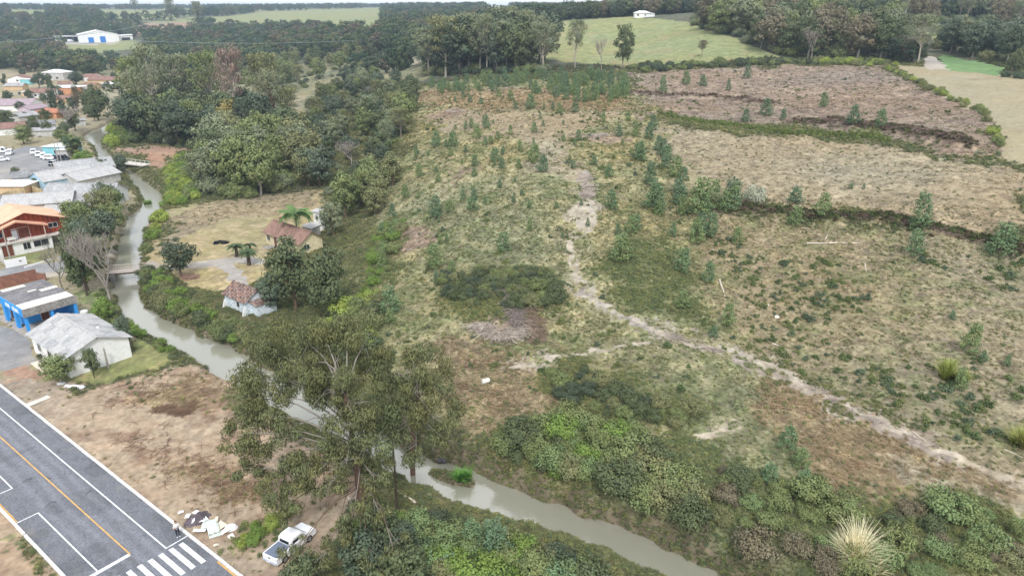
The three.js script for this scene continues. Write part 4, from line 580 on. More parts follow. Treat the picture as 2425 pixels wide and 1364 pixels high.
{ const R = rngOf(314), thick = [0, 1, 2].map(() => [[], []]), o = new THREE.Object3D(); for (const [poly, n, gap, h0, h1, ls, label, group] of bushes) {
  if (THINGS.test(group)) { const all = scatter(poly, n, gap, R); for (const p of all) { const l = ls[Math.floor(R() * ls.length)], H = mix(h0, h1, R()); plant('bush', Math.floor(R() * 5), l, 'brown', p, H, 0.75 + 0.4 * R(), 'bush', say(label, l, H, (h0 + h1) / 2, p, all), 'bush', group); } }
  for (const p of scatter(poly, /foot of/.test(group) ? n * 0.6 : THINGS.test(group) ? n * 0.8 : /below the shed/.test(group) ? n * 0.9 : n * 1.8, gap * 0.6, R)) { const k = THINGS.test(group) ? 0.6 : 1, H = mix(h0, h1, R()) * k, w = H * (0.75 + 0.4 * R()), v = Math.floor(R() * 3); o.position.copy(p); o.rotation.y = R() * 6.3; o.scale.set(w, H, w); o.updateMatrix(); thick[v][0].push(o.matrix.clone()); const b = 0.85 + 0.3 * R(); thick[v][1].push(LEAF[ls[Math.floor(R() * ls.length)]].color.clone().multiplyScalar(b)); } }
  const m = leafMat([255, 255, 255]); thick.forEach(([a, c], v) => { proto('bush', v, 'mid', 'brown'); stuff('undergrowth', lib.get('bush' + v).crown, m, a, c, 'tangled leafy undergrowth along the banks, hedges and field edges', 'undergrowth'); }); }

// ---------------------------------------------------------------- the road
function asphaltTex() {   // worn wheel tracks along the lanes, sealed cracks, patches, fine aggregate; 26 m by 8.92 m
  const w = 1536, hh = 512, d = new Uint8Array(w * hh * 4);
  for (let j = 0; j < hh; j++) for (let i = 0; i < w; i++) {
    const x = i / w * 26, t = j / hh * 8.92, per = (k, a) => { const u = i / w; return mix(vn(u * k, t * a), vn(u * k + k, t * a + 0), u); };
    const worn = [2.7, 3.9, 5.0, 6.3].reduce((s, c) => s + Math.exp(-(((t - c - (per(4, 0.2) - 0.5) * 0.5) / 0.34) ** 2)), 0);
    const crack = Math.abs(vn(x * 0.35 + 40, t * 0.6) * 0.6 + vn(x * 1.3, t * 1.7 + 9) * 0.4 - 0.5) < 0.006 ? 1 : 0, patch = sstep(0.66, 0.68, vn(x * 0.3 + 5, t * 0.35 + 8)), drip = sstep(0.8, 0.9, vn(x * 1.4 + 70, t * 1.4)) * 0.5;
    const g = 1 + 0.12 * worn + 0.1 * (fbm(x * 0.9, t * 0.9) - 0.5) + 0.2 * (vn(x * 9, t * 9) - 0.5) + 0.16 * (vn(x * 22, t * 22 + 3) - 0.5) - 0.24 * crack - 0.09 * patch - 0.1 * drip, dust = sstep(0.5, 0.78, fbm(x * 0.7 + 30, t * 1.1)) * (0.25 + 0.75 * sstep(1.4, 0, Math.min(t, 8.92 - t))) * 0.35, o = (j * w + i) * 4;
    for (let k = 0; k < 3; k++) d[o + k] = clamp(mix([112, 114, 120][k] * g, [150, 138, 124][k], dust), 0, 255); d[o + 3] = 255;
  }
  const q = new THREE.DataTexture(d, w, hh); q.colorSpace = THREE.SRGBColorSpace; q.magFilter = THREE.LinearFilter; q.wrapS = q.wrapT = THREE.MirroredRepeatWrapping; q.repeat.set(1 / 26, 1 / 8.92); q.needsUpdate = true; return q;
}
const DEG = Math.PI / 180, ROAD_TURN = -37.5 * DEG, K0 = [-30.5, -52.2], rd = [Math.cos(37.5 * DEG), Math.sin(37.5 * DEG)], rn = [-rd[1], rd[0]];
const roadAt = (s, t, y) => V3(K0[0] + rd[0] * s + rn[0] * t, y, K0[1] + rd[1] * s + rn[1] * t);
{
  const asphalt = bump(new THREE.MeshStandardMaterial({ map: asphaltTex(), roughness: 0.92 }), 3, 0.008), paint = bump(texMat([232, 232, 230], 0.12, 3, 0.8, { stain: [196, 196, 196] }), 3, 0.004), yellow = texMat([214, 166, 96], 0.14, 3, 0.8, { stain: [176, 148, 110] }), curb = texMat([232, 230, 226], 0.1, 2, 0.85, { stain: [196, 190, 182] });
  const road = new THREE.Group(); road.name = 'road'; road.userData = { kind: 'structure' }; road.position.set(K0[0], 1.26, K0[1]); road.rotation.y = ROAD_TURN; scene.add(road);
  part('asphalt', uvm(box(170, 0.3, 8.92, -55, -0.15, 4.46)), asphalt, road);
  const line = (name, s0, s1, t0, t1, m = paint) => part(name, uvm(box(s1 - s0, 0.008, t1 - t0, (s0 + s1) / 2, 0.004, (t0 + t1) / 2)), m, road);
  line('centre_line', -138, -0.9, 4.26, 4.39, yellow); line('lane_line', -138, 0.9, 1.93, 2.06); line('lane_line', 0.77, 0.9, 0.02, 1.93);
  line('parking_line', -13.5, -1.18, 6.96, 7.09); line('parking_line', -13.63, -13.5, 6.96, 8.9); line('parking_line', -70, -19.82, 7.02, 7.15); line('parking_line', -19.82, -19.69, 7.02, 8.9);
  line('stop_line', -1.18, -0.78, 4.39, 8.9); line('kerb_line', -19.6, -13.7, 8.72, 8.88, yellow); line('kerb_line', 6, 12, 0.03, 0.19, yellow);
  for (let k = 0; k < 9; k++) line('zebra_stripe', 1.28 - k * 0.07, 5.12 - k * 0.05, 0.66 + k * 0.905, 1.1 + k * 0.905);
  for (const [name, t] of [['kerb', -0.13], ['kerb', 9.05]]) { const k = new THREE.Group(); k.name = numbered(name); k.userData = { kind: 'structure' }; k.position.copy(roadAt(0, t, 1.2)); k.rotation.y = ROAD_TURN; scene.add(k);
    const g = uvm(rbox(1.97, 0.34, 0.26, 0.03, 0, 0.05, 0)); for (let s = -100; s < 26; s += 2) { if (t > 1 && Math.abs(s + 12) < 0.1) { part('kerb_stone', uvm(rbox(1.7, 0.34, 0.26, 0.03, s - 0.1, 0.05, 0)), curb, k); continue; } const o = part('kerb_stone', g, curb, k); o.position.set(s, (vn(s, t) - 0.5) * 0.02, (vn(s + 40, t) - 0.5) * 0.03); } }
  const slab = solo('concrete_slab', uvm(rbox(0.85, 0.12, 2.6, 0.02)), texMat([214, 206, 194], 0.12, 2), 'pale concrete slab laid across the verge beside the kerb', 'slab'); slab.position.copy(roadAt(-36.4, -1.5, 1.3)); slab.rotation.y = ROAD_TURN + 0.1;
}

// ---------------------------------------------------------------- buildings
const MW = { white: texMat([236, 236, 234], 0.03, 5, 0.9, { stain: [226, 224, 220] }), cream: texMat([214, 202, 166], 0.08, 5, 0.9, { stain: [196, 180, 140] }), paleblue: texMat([220, 229, 236], 0.1, 4, 0.9, { stain: [176, 186, 184] }), blue: texMat([52, 152, 228], 0.06, 4, 0.7), brick: texMat([142, 100, 84], 0.2, 1.5, 0.95, { streak: [3, 0.5] }), orange: texMat([204, 148, 112], 0.12, 3), ochre: texMat([196, 176, 138], 0.14, 4, 0.95, { stain: [150, 136, 112] }), grey: texMat([196, 194, 190], 0.1, 4, 0.9, { stain: [160, 156, 150] }), teal: texMat([140, 206, 214], 0.06, 4, 0.8), wood: texMat([148, 66, 36], 0.2, 2, 0.75, { streak: [0.3, 6] }), lilac: texMat([196, 180, 190], 0.08, 4), lightblue: texMat([176, 206, 224], 0.08, 4), tan: texMat([206, 178, 142], 0.1, 4) };
const corr = (base, vary, opt) => { const m = texMat(base, vary, 5, 0.92, opt); const n = 64, d = new Uint8Array(n * 4); for (let i = 0; i < n; i++) { const v = 127 + 120 * Math.sin(i / n * 6.2832 * 4); d.set([v, v, v, 255], i * 4); } const t = new THREE.DataTexture(d, n, 1); t.magFilter = THREE.LinearFilter; t.wrapS = t.wrapT = THREE.RepeatWrapping; t.repeat.set(1 / 0.8, 1); t.needsUpdate = true; m.bumpMap = t; m.bumpScale = 0.05; return m; };
const MR = { asb: corr([176, 176, 176], 0.12, { stain: [154, 152, 150], streak: [0.5, 4] }), asb2: corr([192, 190, 188], 0.1, { stain: [172, 170, 168], streak: [0.5, 4], seed: 4 }), asb3: corr([150, 150, 152], 0.22, { stain: [120, 118, 116], streak: [0.5, 4], seed: 8 }), white: corr([236, 236, 236], 0.06, {}), clay: corr([148, 116, 102], 0.18, { stain: [122, 98, 88], streak: [0.4, 3] }), newclay: corr([238, 190, 158], 0.08, { streak: [0.4, 3] }), brown: corr([152, 118, 106], 0.18, { stain: [120, 92, 84], streak: [0.4, 3] }), lilac: corr([172, 154, 160], 0.1, {}), orange: corr([196, 130, 102], 0.12, {}), mossy: corr([124, 100, 92], 0.3, { stain: [206, 196, 180], streak: [0.4, 2] }), tar: texMat([118, 116, 118], 0.2, 6, 0.95, { stain: [146, 142, 140] }), patch: texMat([238, 232, 216], 0.08, 4) };
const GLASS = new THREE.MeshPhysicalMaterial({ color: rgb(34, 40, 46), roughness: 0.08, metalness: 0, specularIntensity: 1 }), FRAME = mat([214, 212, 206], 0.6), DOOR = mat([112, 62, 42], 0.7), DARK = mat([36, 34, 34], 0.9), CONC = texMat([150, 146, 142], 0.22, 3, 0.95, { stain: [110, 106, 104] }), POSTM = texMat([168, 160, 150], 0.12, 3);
function house(o, { L, D, wallH, roofH, over = 0.45, wall, roof, gable, sheets, openings = [] }) {   // ridge along x
  const sh = new THREE.Shape([[-D / 2, -0.4], [D / 2, -0.4], [D / 2, wallH], [0, wallH + roofH], [-D / 2, wallH]].map((p) => new THREE.Vector2(...p)));
  const wg = new THREE.ExtrudeGeometry(sh, { depth: L, bevelEnabled: false }).translate(0, 0, -L / 2).rotateY(-Math.PI / 2); part('wall', uvm(wg), wall, o);
  const a = Math.atan2(roofH, D / 2), S = (D / 2 + over) / Math.cos(a), RL = L + over * 2;
  for (const s of [1, -1]) {
    const holder = new THREE.Group(); holder.name = 'roof'; holder.position.set(0, wallH + roofH + 0.06, 0); holder.rotation.x = s * a; o.add(holder);
    if (sheets) { const [nx, ny] = sheets, w = RL / nx, d = S / ny; const gs = [0, 1, 2].map((k) => { const g = uvm(box(w * 0.995, 0.035, d * 1.08)); const uv = g.attributes.uv; for (let i = 0; i < uv.count; i++) uv.setXY(i, uv.getX(i) + k * 1.7, uv.getY(i) + k * 0.9); return g; }); for (let i = 0; i < nx; i++) for (let j = 0; j < ny; j++) { const m = Array.isArray(roof) ? roof[Math.floor(vn(i * 3.7 + s, j * 5.1) * roof.length * 0.999)] : roof; const q = part('roof_sheet', gs[(i + j * 2) % 3], m, holder); q.position.set(-RL / 2 + w * (i + 0.5), 0.03 - 0.012 * j + 0.006 * (i % 2), s * d * (j + 0.5)); q.rotation.x = -s * 0.012; } }
    else part('roof_slope', uvm(box(RL, 0.09, S, 0, 0, s * S / 2)), Array.isArray(roof) ? roof[0] : roof, holder);
  }
  part('ridge_cap', uvm(box(RL, 0.1, 0.34, 0, wallH + roofH + 0.1, 0)), Array.isArray(roof) ? roof[0] : roof, o);
  for (const [side, u, v, w, hh, kind] of openings) opening(o, L, D, side, u, v, w, hh, kind);
}
function opening(o, L, D, side, u, v, w, hh, kind = 'window') {
  const g = new THREE.Group(); g.name = kind; o.add(g);
  if (side === 'x') { g.position.set(L / 2, v + hh / 2, u); g.rotation.y = Math.PI / 2; } else if (side === 'z') g.position.set(u, v + hh / 2, D / 2); else if (side === '-x') { g.position.set(-L / 2, v + hh / 2, u); g.rotation.y = -Math.PI / 2; } else { g.position.set(u, v + hh / 2, -D / 2); g.rotation.y = Math.PI; }
  const fr = 0.07, F2 = merge([box(w + 2 * fr, fr, 0.1, 0, hh / 2 + fr / 2, 0.03), box(w + 2 * fr, fr, 0.12, 0, -hh / 2 - fr / 2, 0.04), box(fr, hh, 0.1, -w / 2 - fr / 2, 0, 0.03), box(fr, hh, 0.1, w / 2 + fr / 2, 0, 0.03), ...(kind === 'window' && w > 0.9 ? [box(0.05, hh, 0.06, 0, 0, 0.03)] : [])]);
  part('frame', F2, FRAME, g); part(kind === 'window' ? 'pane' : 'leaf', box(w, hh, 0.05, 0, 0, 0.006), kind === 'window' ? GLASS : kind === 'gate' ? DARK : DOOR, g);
}
function hip(o, { L, D, wallH, roofH, over = 0.5, wall, roof, openings = [] }) {
  part('wall', uvm(box(L, wallH + 0.4, D, 0, wallH / 2 - 0.2, 0)), wall, o);
  const x = L / 2 + over, z = D / 2 + over, r = Math.max(0.1, x - z), y = wallH, t = wallH + roofH, v = { a: [-x, y, z], b: [x, y, z], c: [x, y, -z], d: [-x, y, -z], e: [-r, t, 0], f: [r, t, 0] }, tri = (...k) => k.flatMap((q) => v[q]);
  const g = new THREE.BufferGeometry(); g.setAttribute('position', new THREE.Float32BufferAttribute([...tri('a', 'b', 'f'), ...tri('a', 'f', 'e'), ...tri('c', 'd', 'e'), ...tri('c', 'e', 'f'), ...tri('b', 'c', 'f'), ...tri('d', 'a', 'e'), ...tri('a', 'd', 'c'), ...tri('a', 'c', 'b')], 3)); part('roof', uvm(g), roof, o);
  for (const q of openings) opening(o, L, D, ...q);
}
// a rectangle from two opposite eave corners seen in the photograph
function rect(pa, pb, y, turn) { const a = W(...pa, y), b = W(...pb, y), c = a.clone().add(b).multiplyScalar(0.5), dx = b.x - a.x, dz = b.z - a.z, ux = Math.cos(turn), uz = -Math.sin(turn); return { x: c.x, z: c.z, L: Math.abs(dx * ux + dz * uz), D: Math.abs(-dx * uz + dz * ux) }; }
const GY = 1.2;
{ // white house with the asbestos roof
  const q = rect([313, 797.4], [57.4, 789.5], 4.2, -38.5 * DEG), o = thing('white_house', 'white plastered house with weathered grey sheet roof beside the road', 'house', [q.x, GY, q.z], -38.5 * DEG), L = q.L - 0.9, D = q.D - 0.9;
  house(o, { L, D, wallH: 3, roofH: 1.45, wall: MW.white, roof: [MR.asb2, MR.asb2, MR.asb], sheets: [11, 3], openings: [['z', 3.4, 0.1, 1.6, 2.1, 'gate'], ['z', 0.2, 1, 1.4, 1.1], ['z', -3.4, 1, 1.2, 1.1], ['-z', 2, 1, 1.2, 1.1]] });
  part('terrace', uvm(box(4.2, 0.3, 1.7, L / 2 - 6.5, -0.02, D / 2 + 0.9)), texMat([222, 210, 192], 0.08, 3), o); const fl = part('flue', uvm(box(0.35, 0.5, 0.3, 1.6, 4.0, -2.0)), MW.white, o); part('cap', box(0.42, 0.05, 0.36, 1.6, 4.27, -2.0), CONC, fl);
  part('barge_board', box(0.05, 0.2, 0.1, L / 2 + 0.42, 4.4, 0), DARK, o); 
}
{ // blue workshop
  const q = rect([51, 736], [100, 662], 5.2, -37.5 * DEG), o = thing('blue_workshop', 'bright blue workshop with flat tarred roof and open porch', 'building', [q.x, GY, q.z], -37.5 * DEG), L = q.L, D = q.D, T = 4.0;
  part('roof', uvm(box(L + 0.1, 0.22, D + 0.1, 0, T - 0.05, 0)), MR.tar, o); const strip = part('roof_strip', uvm(box(2.6, 0.05, D - 0.2, L / 2 - 1.5, T + 0.09, 0)), MR.patch, o); part('roof_strip', uvm(box(1.1, 0.05, 3.2, -L / 2 + 0.8, T + 0.09, 1)), MR.patch, o); part('roof_patch', uvm(box(1.0, 0.04, 2.4, -0.6, T + 0.09, -2.4)), MR.patch, o); part('roof_patch', uvm(box(0.4, 0.04, 1.2, -1.6, T + 0.09, -0.4)), MR.patch, o);
  part('fascia', uvm(box(0.16, 1.25, D + 0.2, L / 2 + 0.05, T - 0.5, 0)), CONC, o, 'raw grey concrete fascia'); part('side_fascia', uvm(box(L, 1.25, 0.14, -0.08, T - 0.5, D / 2 + 0.03)), MW.blue, o); part('back_fascia', uvm(box(0.14, 0.5, D, -L / 2, T - 0.2, 0)), MW.white, o);
  const inset = 4.4; part('wall', uvm(box(L - inset, T - 0.2, D - 1.1, -inset / 2, T / 2 - 0.2, -0.5)), MW.blue, o); part('side_wall', uvm(box(inset, T - 0.2, 0.2, L / 2 - inset / 2 - 0.1, T / 2 - 0.2, -D / 2 + 0.15)), MW.blue, o); part('floor', uvm(box(L, 0.2, D + 0.6, 0, -0.06, 0.25)), texMat([176, 166, 156], 0.12, 3), o);
  for (const [x, z, w] of [[L / 2 - 0.25, D / 2 - 0.2, 0.4], [L / 2 - 0.2, -0.1, 0.34], [L / 2 - 0.2, -D / 2 + 0.2, 0.4], [L / 2 - 4.3, D / 2 - 0.25, 0.85], [L / 2 - 8.6, D / 2 - 0.25, 0.85]]) part('pillar', uvm(box(w, T - 0.2, 0.4, x, T / 2 - 0.2, z)), MW.blue, o);
  opening(o, L - 2 * inset, D, 'x', -0.4, 0.05, 1.1, 2.1, 'door'); opening(o, L, D - 2.1, 'z', -2.6, 0.05, 1.5, 2.2, 'door'); 
  const { FontLoader } = await import('three/addons/loaders/FontLoader.js'), { TextGeometry } = await import('three/addons/geometries/TextGeometry.js'), font = await new FontLoader().loadAsync('fonts/droid/droid_sans_bold.typeface.json');
  const white = mat([236, 240, 244], 0.7); for (const [t, x] of [['ess', L / 2 - 6.6], ['man', L / 2 - 3.95]]) part('lettering', new TextGeometry(t, { font, size: 0.82, depth: 0.03, curveSegments: 4 }).translate(x, T - 0.85, D / 2 + 0.1), white, o);
  const cap = thing('white_tank', 'small white water tank standing against the blue workshop corner', 'tank', [0, 0, 0]); const cp2 = W(201, 755, GY); cap.position.copy(cp2); part('body', cyl(0.5, 0.55, 1.3, 0, 0.65, 0, 14), mat([232, 232, 228], 0.5), cap); part('lid', cyl(0.58, 0.4, 0.12, 0, 1.36, 0, 14), mat([224, 224, 220], 0.5), cap);
  const car = W(160, 758, GY); const bench = thing('workbench', 'white-topped workbench under the blue workshop porch', 'workbench', [car.x, GY, car.z], -37 * DEG); part('top', box(1.8, 0.08, 0.8, 0, 0.9, 0), mat([214, 214, 210], 0.6), bench); for (const [x, z] of [[-0.8, -0.3], [0.8, -0.3], [-0.8, 0.3], [0.8, 0.3]]) part('leg', box(0.07, 0.86, 0.07, x, 0.43, z), DARK, bench);
}
{ // brick boundary wall behind the workshop
  const a = W(-12, 670, 2.4), b = W(84, 648, 2.4), c = W(106, 655, 2.0), o = thing('brick_wall', 'stepped red brick wall behind the blue workshop', 'wall', [a.x, GY, a.z]); const seg = (p, q, hh) => { const l = p.distanceTo(q); part('wall_panel', uvm(box(l, hh, 0.2, (p.x + q.x) / 2 - a.x, hh / 2 - 0.1, (p.z + q.z) / 2 - a.z, Math.atan2(-(q.z - p.z), q.x - p.x))), MW.brick, o); part('coping', uvm(box(l, 0.06, 0.26, (p.x + q.x) / 2 - a.x, hh - 0.06, (p.z + q.z) / 2 - a.z, Math.atan2(-(q.z - p.z), q.x - p.x))), CONC, o); }; b.y = a.y; c.y = a.y; seg(a, b, 2.2); seg(b, c, 1.5);
}
{ // red timber house
  const rf = W(162, 574.5, GY), D = 13.5, L = 9, turn = -42 * DEG, dx = Math.cos(turn), dz = -Math.sin(turn), nx = Math.sin(turn), nz = Math.cos(turn), cx = rf.x + nx * D / 2 - dx * L / 2, cz = rf.z + nz * D / 2 - dz * L / 2;
  const o = thing('timber_house', 'two-storey house, red timber above white ground floor, orange tile roof', 'house', [cx, GY, cz], turn), B = 2.65, E = 5.6, RH = 2.3;
  part('ground_wall', uvm(box(L + 1.2, B + 0.28, D - 3.4, 0.6, B / 2 - 0.16, 1.7)), MW.white, o); part('floor_slab', uvm(box(L + 1.7, 0.22, D + 0.2, 0.8, B + 0.02, 0)), texMat([214, 206, 198], 0.08, 3), o);
  const sh = new THREE.Shape([[-D / 2, 0.1], [D / 2, 0.1], [D / 2, E - B], [0, E - B + RH], [-D / 2, E - B]].map((p) => new THREE.Vector2(...p))); part('timber_wall', uvm(new THREE.ExtrudeGeometry(sh, { depth: L, bevelEnabled: false }).translate(0, B, -L / 2).rotateY(-Math.PI / 2)), MW.wood, o);
  const batten = mat([104, 42, 24], 0.8); for (let i = 0; i < 17; i++) { const z = -D / 2 + 0.4 + i * (D - 0.8) / 16, hh = E - B + RH * (1 - Math.abs(z) / (D / 2)) - 0.2; part('batten', box(0.05, hh, 0.09, L / 2 + 0.025, B + 0.1 + hh / 2, z), batten, o); }
  const a = Math.atan2(RH, D / 2), S = (D / 2 + 0.8) / Math.cos(a); for (const s of [1, -1]) { const g = box(L + 1.7, 0.12, S, 0.3, 0, s * S / 2); g.rotateX(s * a); g.translate(0, E + RH + 0.08, 0); part('roof_slope', uvm(g), MR.newclay, o); }
  const pw = 9.4, pz = 1.9, pa = Math.atan2(1.55, pw / 2), PS = (pw / 2 + 0.5) / Math.cos(pa); for (const s of [1, -1]) { const g = box(2.2, 0.1, PS, L / 2 + 1.0, 0, s * PS / 2); g.rotateX(s * pa); g.translate(0, E + 1.2, pz); part('porch_roof', uvm(g), MR.newclay, o); const fg = box(0.08, 0.26, PS, L / 2 + 2.1, 0, s * PS / 2); fg.rotateX(s * pa); fg.translate(0, E + 1.1, pz); part('barge_board', fg, mat([206, 150, 124], 0.8), o); }
  for (const z of [pz - pw / 2 + 0.2, pz + pw / 2 - 0.2]) part('porch_post', box(0.14, E - B - 0.4, 0.14, L / 2 + 1.8, B + 0.1 + (E - B - 0.4) / 2, z), mat([222, 196, 182], 0.7), o);
  part('beam', box(0.12, 0.14, pw - 0.5, L / 2 + 1.8, E - 0.45, pz), batten, o); for (const z of [-D / 2 + 0.2, -D / 2 + 3.3]) part('carport_post', uvm(box(0.24, B, 0.24, L / 2 + 1.2, B / 2, z)), MW.white, o);
  const win = (u, v, w, hh, k) => opening(o, L, D, 'x', u, v, w, hh, k); win(0.6, B + 0.2, 1.9, 2.1, 'door'); part('curtain', box(0.04, 2.1, 0.9, L / 2 + 0.05, B + 1.25, 2.2), mat([226, 232, 238], 0.9), o); win(-4.6, B + 1.2, 1.6, 0.9); win(5.0, B + 1.0, 1.6, 1.0);
  const low = (u, v, w, hh, k) => opening(o, L + 2.4, D, 'x', u, v, w, hh, k); low(-1.6, 0.9, 2.6, 1.2); low(0.9, 0.8, 1.2, 1.3); low(4.2, 0.05, 1.8, 2.2, 'door');
  const bench = thing('balcony_bench', 'white bench on the balcony of the red timber house', 'bench', [cx + dx * (L / 2 + 1.1) + nx * 3.1, GY + B + 0.13, cz + dz * (L / 2 + 1.1) + nz * 3.1], turn); part('seat', box(0.5, 0.06, 1.4, 0, 0.42, 0), FRAME, bench); part('backrest', box(0.06, 0.5, 1.4, -0.22, 0.7, 0), FRAME, bench); for (const [x, z] of [[-0.2, -0.6], [0.2, -0.6], [-0.2, 0.6], [0.2, 0.6]]) part('leg', box(0.06, 0.42, 0.06, x, 0.21, z), FRAME, bench);
  const gp = W(38, 630, GY), gate = thing('gate_pillar', 'white gate pillar wall with meter box at the street', 'wall', [gp.x, GY, gp.z], 45 * DEG); part('panel', uvm(box(3.4, 1.5, 0.25, 0, 0.75, 0)), MW.white, gate); part('meter_box', box(0.4, 0.3, 0.06, 0.7, 0.9, 0.15), CONC, gate);
  const s0 = W(-6, 612, GY), s1 = W(16, 632, GY), fw = thing('garden_wall', 'low grey garden wall left of the gate pillar', 'wall', [(s0.x + s1.x) / 2, GY, (s0.z + s1.z) / 2], Math.atan2(-(s1.z - s0.z), s1.x - s0.x)); part('panel', uvm(box(s0.distanceTo(s1), 1.1, 0.2, 0, 0.5, 0)), MW.grey, fw);
  const e0 = W(56, 635, GY), e1 = W(122, 615, GY), ed = thing('garden_edging', 'low white edging along the lawn of the red house', 'edging', [(e0.x + e1.x) / 2, GY, (e0.z + e1.z) / 2], Math.atan2(-(e1.z - e0.z), e1.x - e0.x)); part('edge', uvm(box(e0.distanceTo(e1), 0.35, 0.18, 0, 0.12, 0)), MW.white, ed);
}
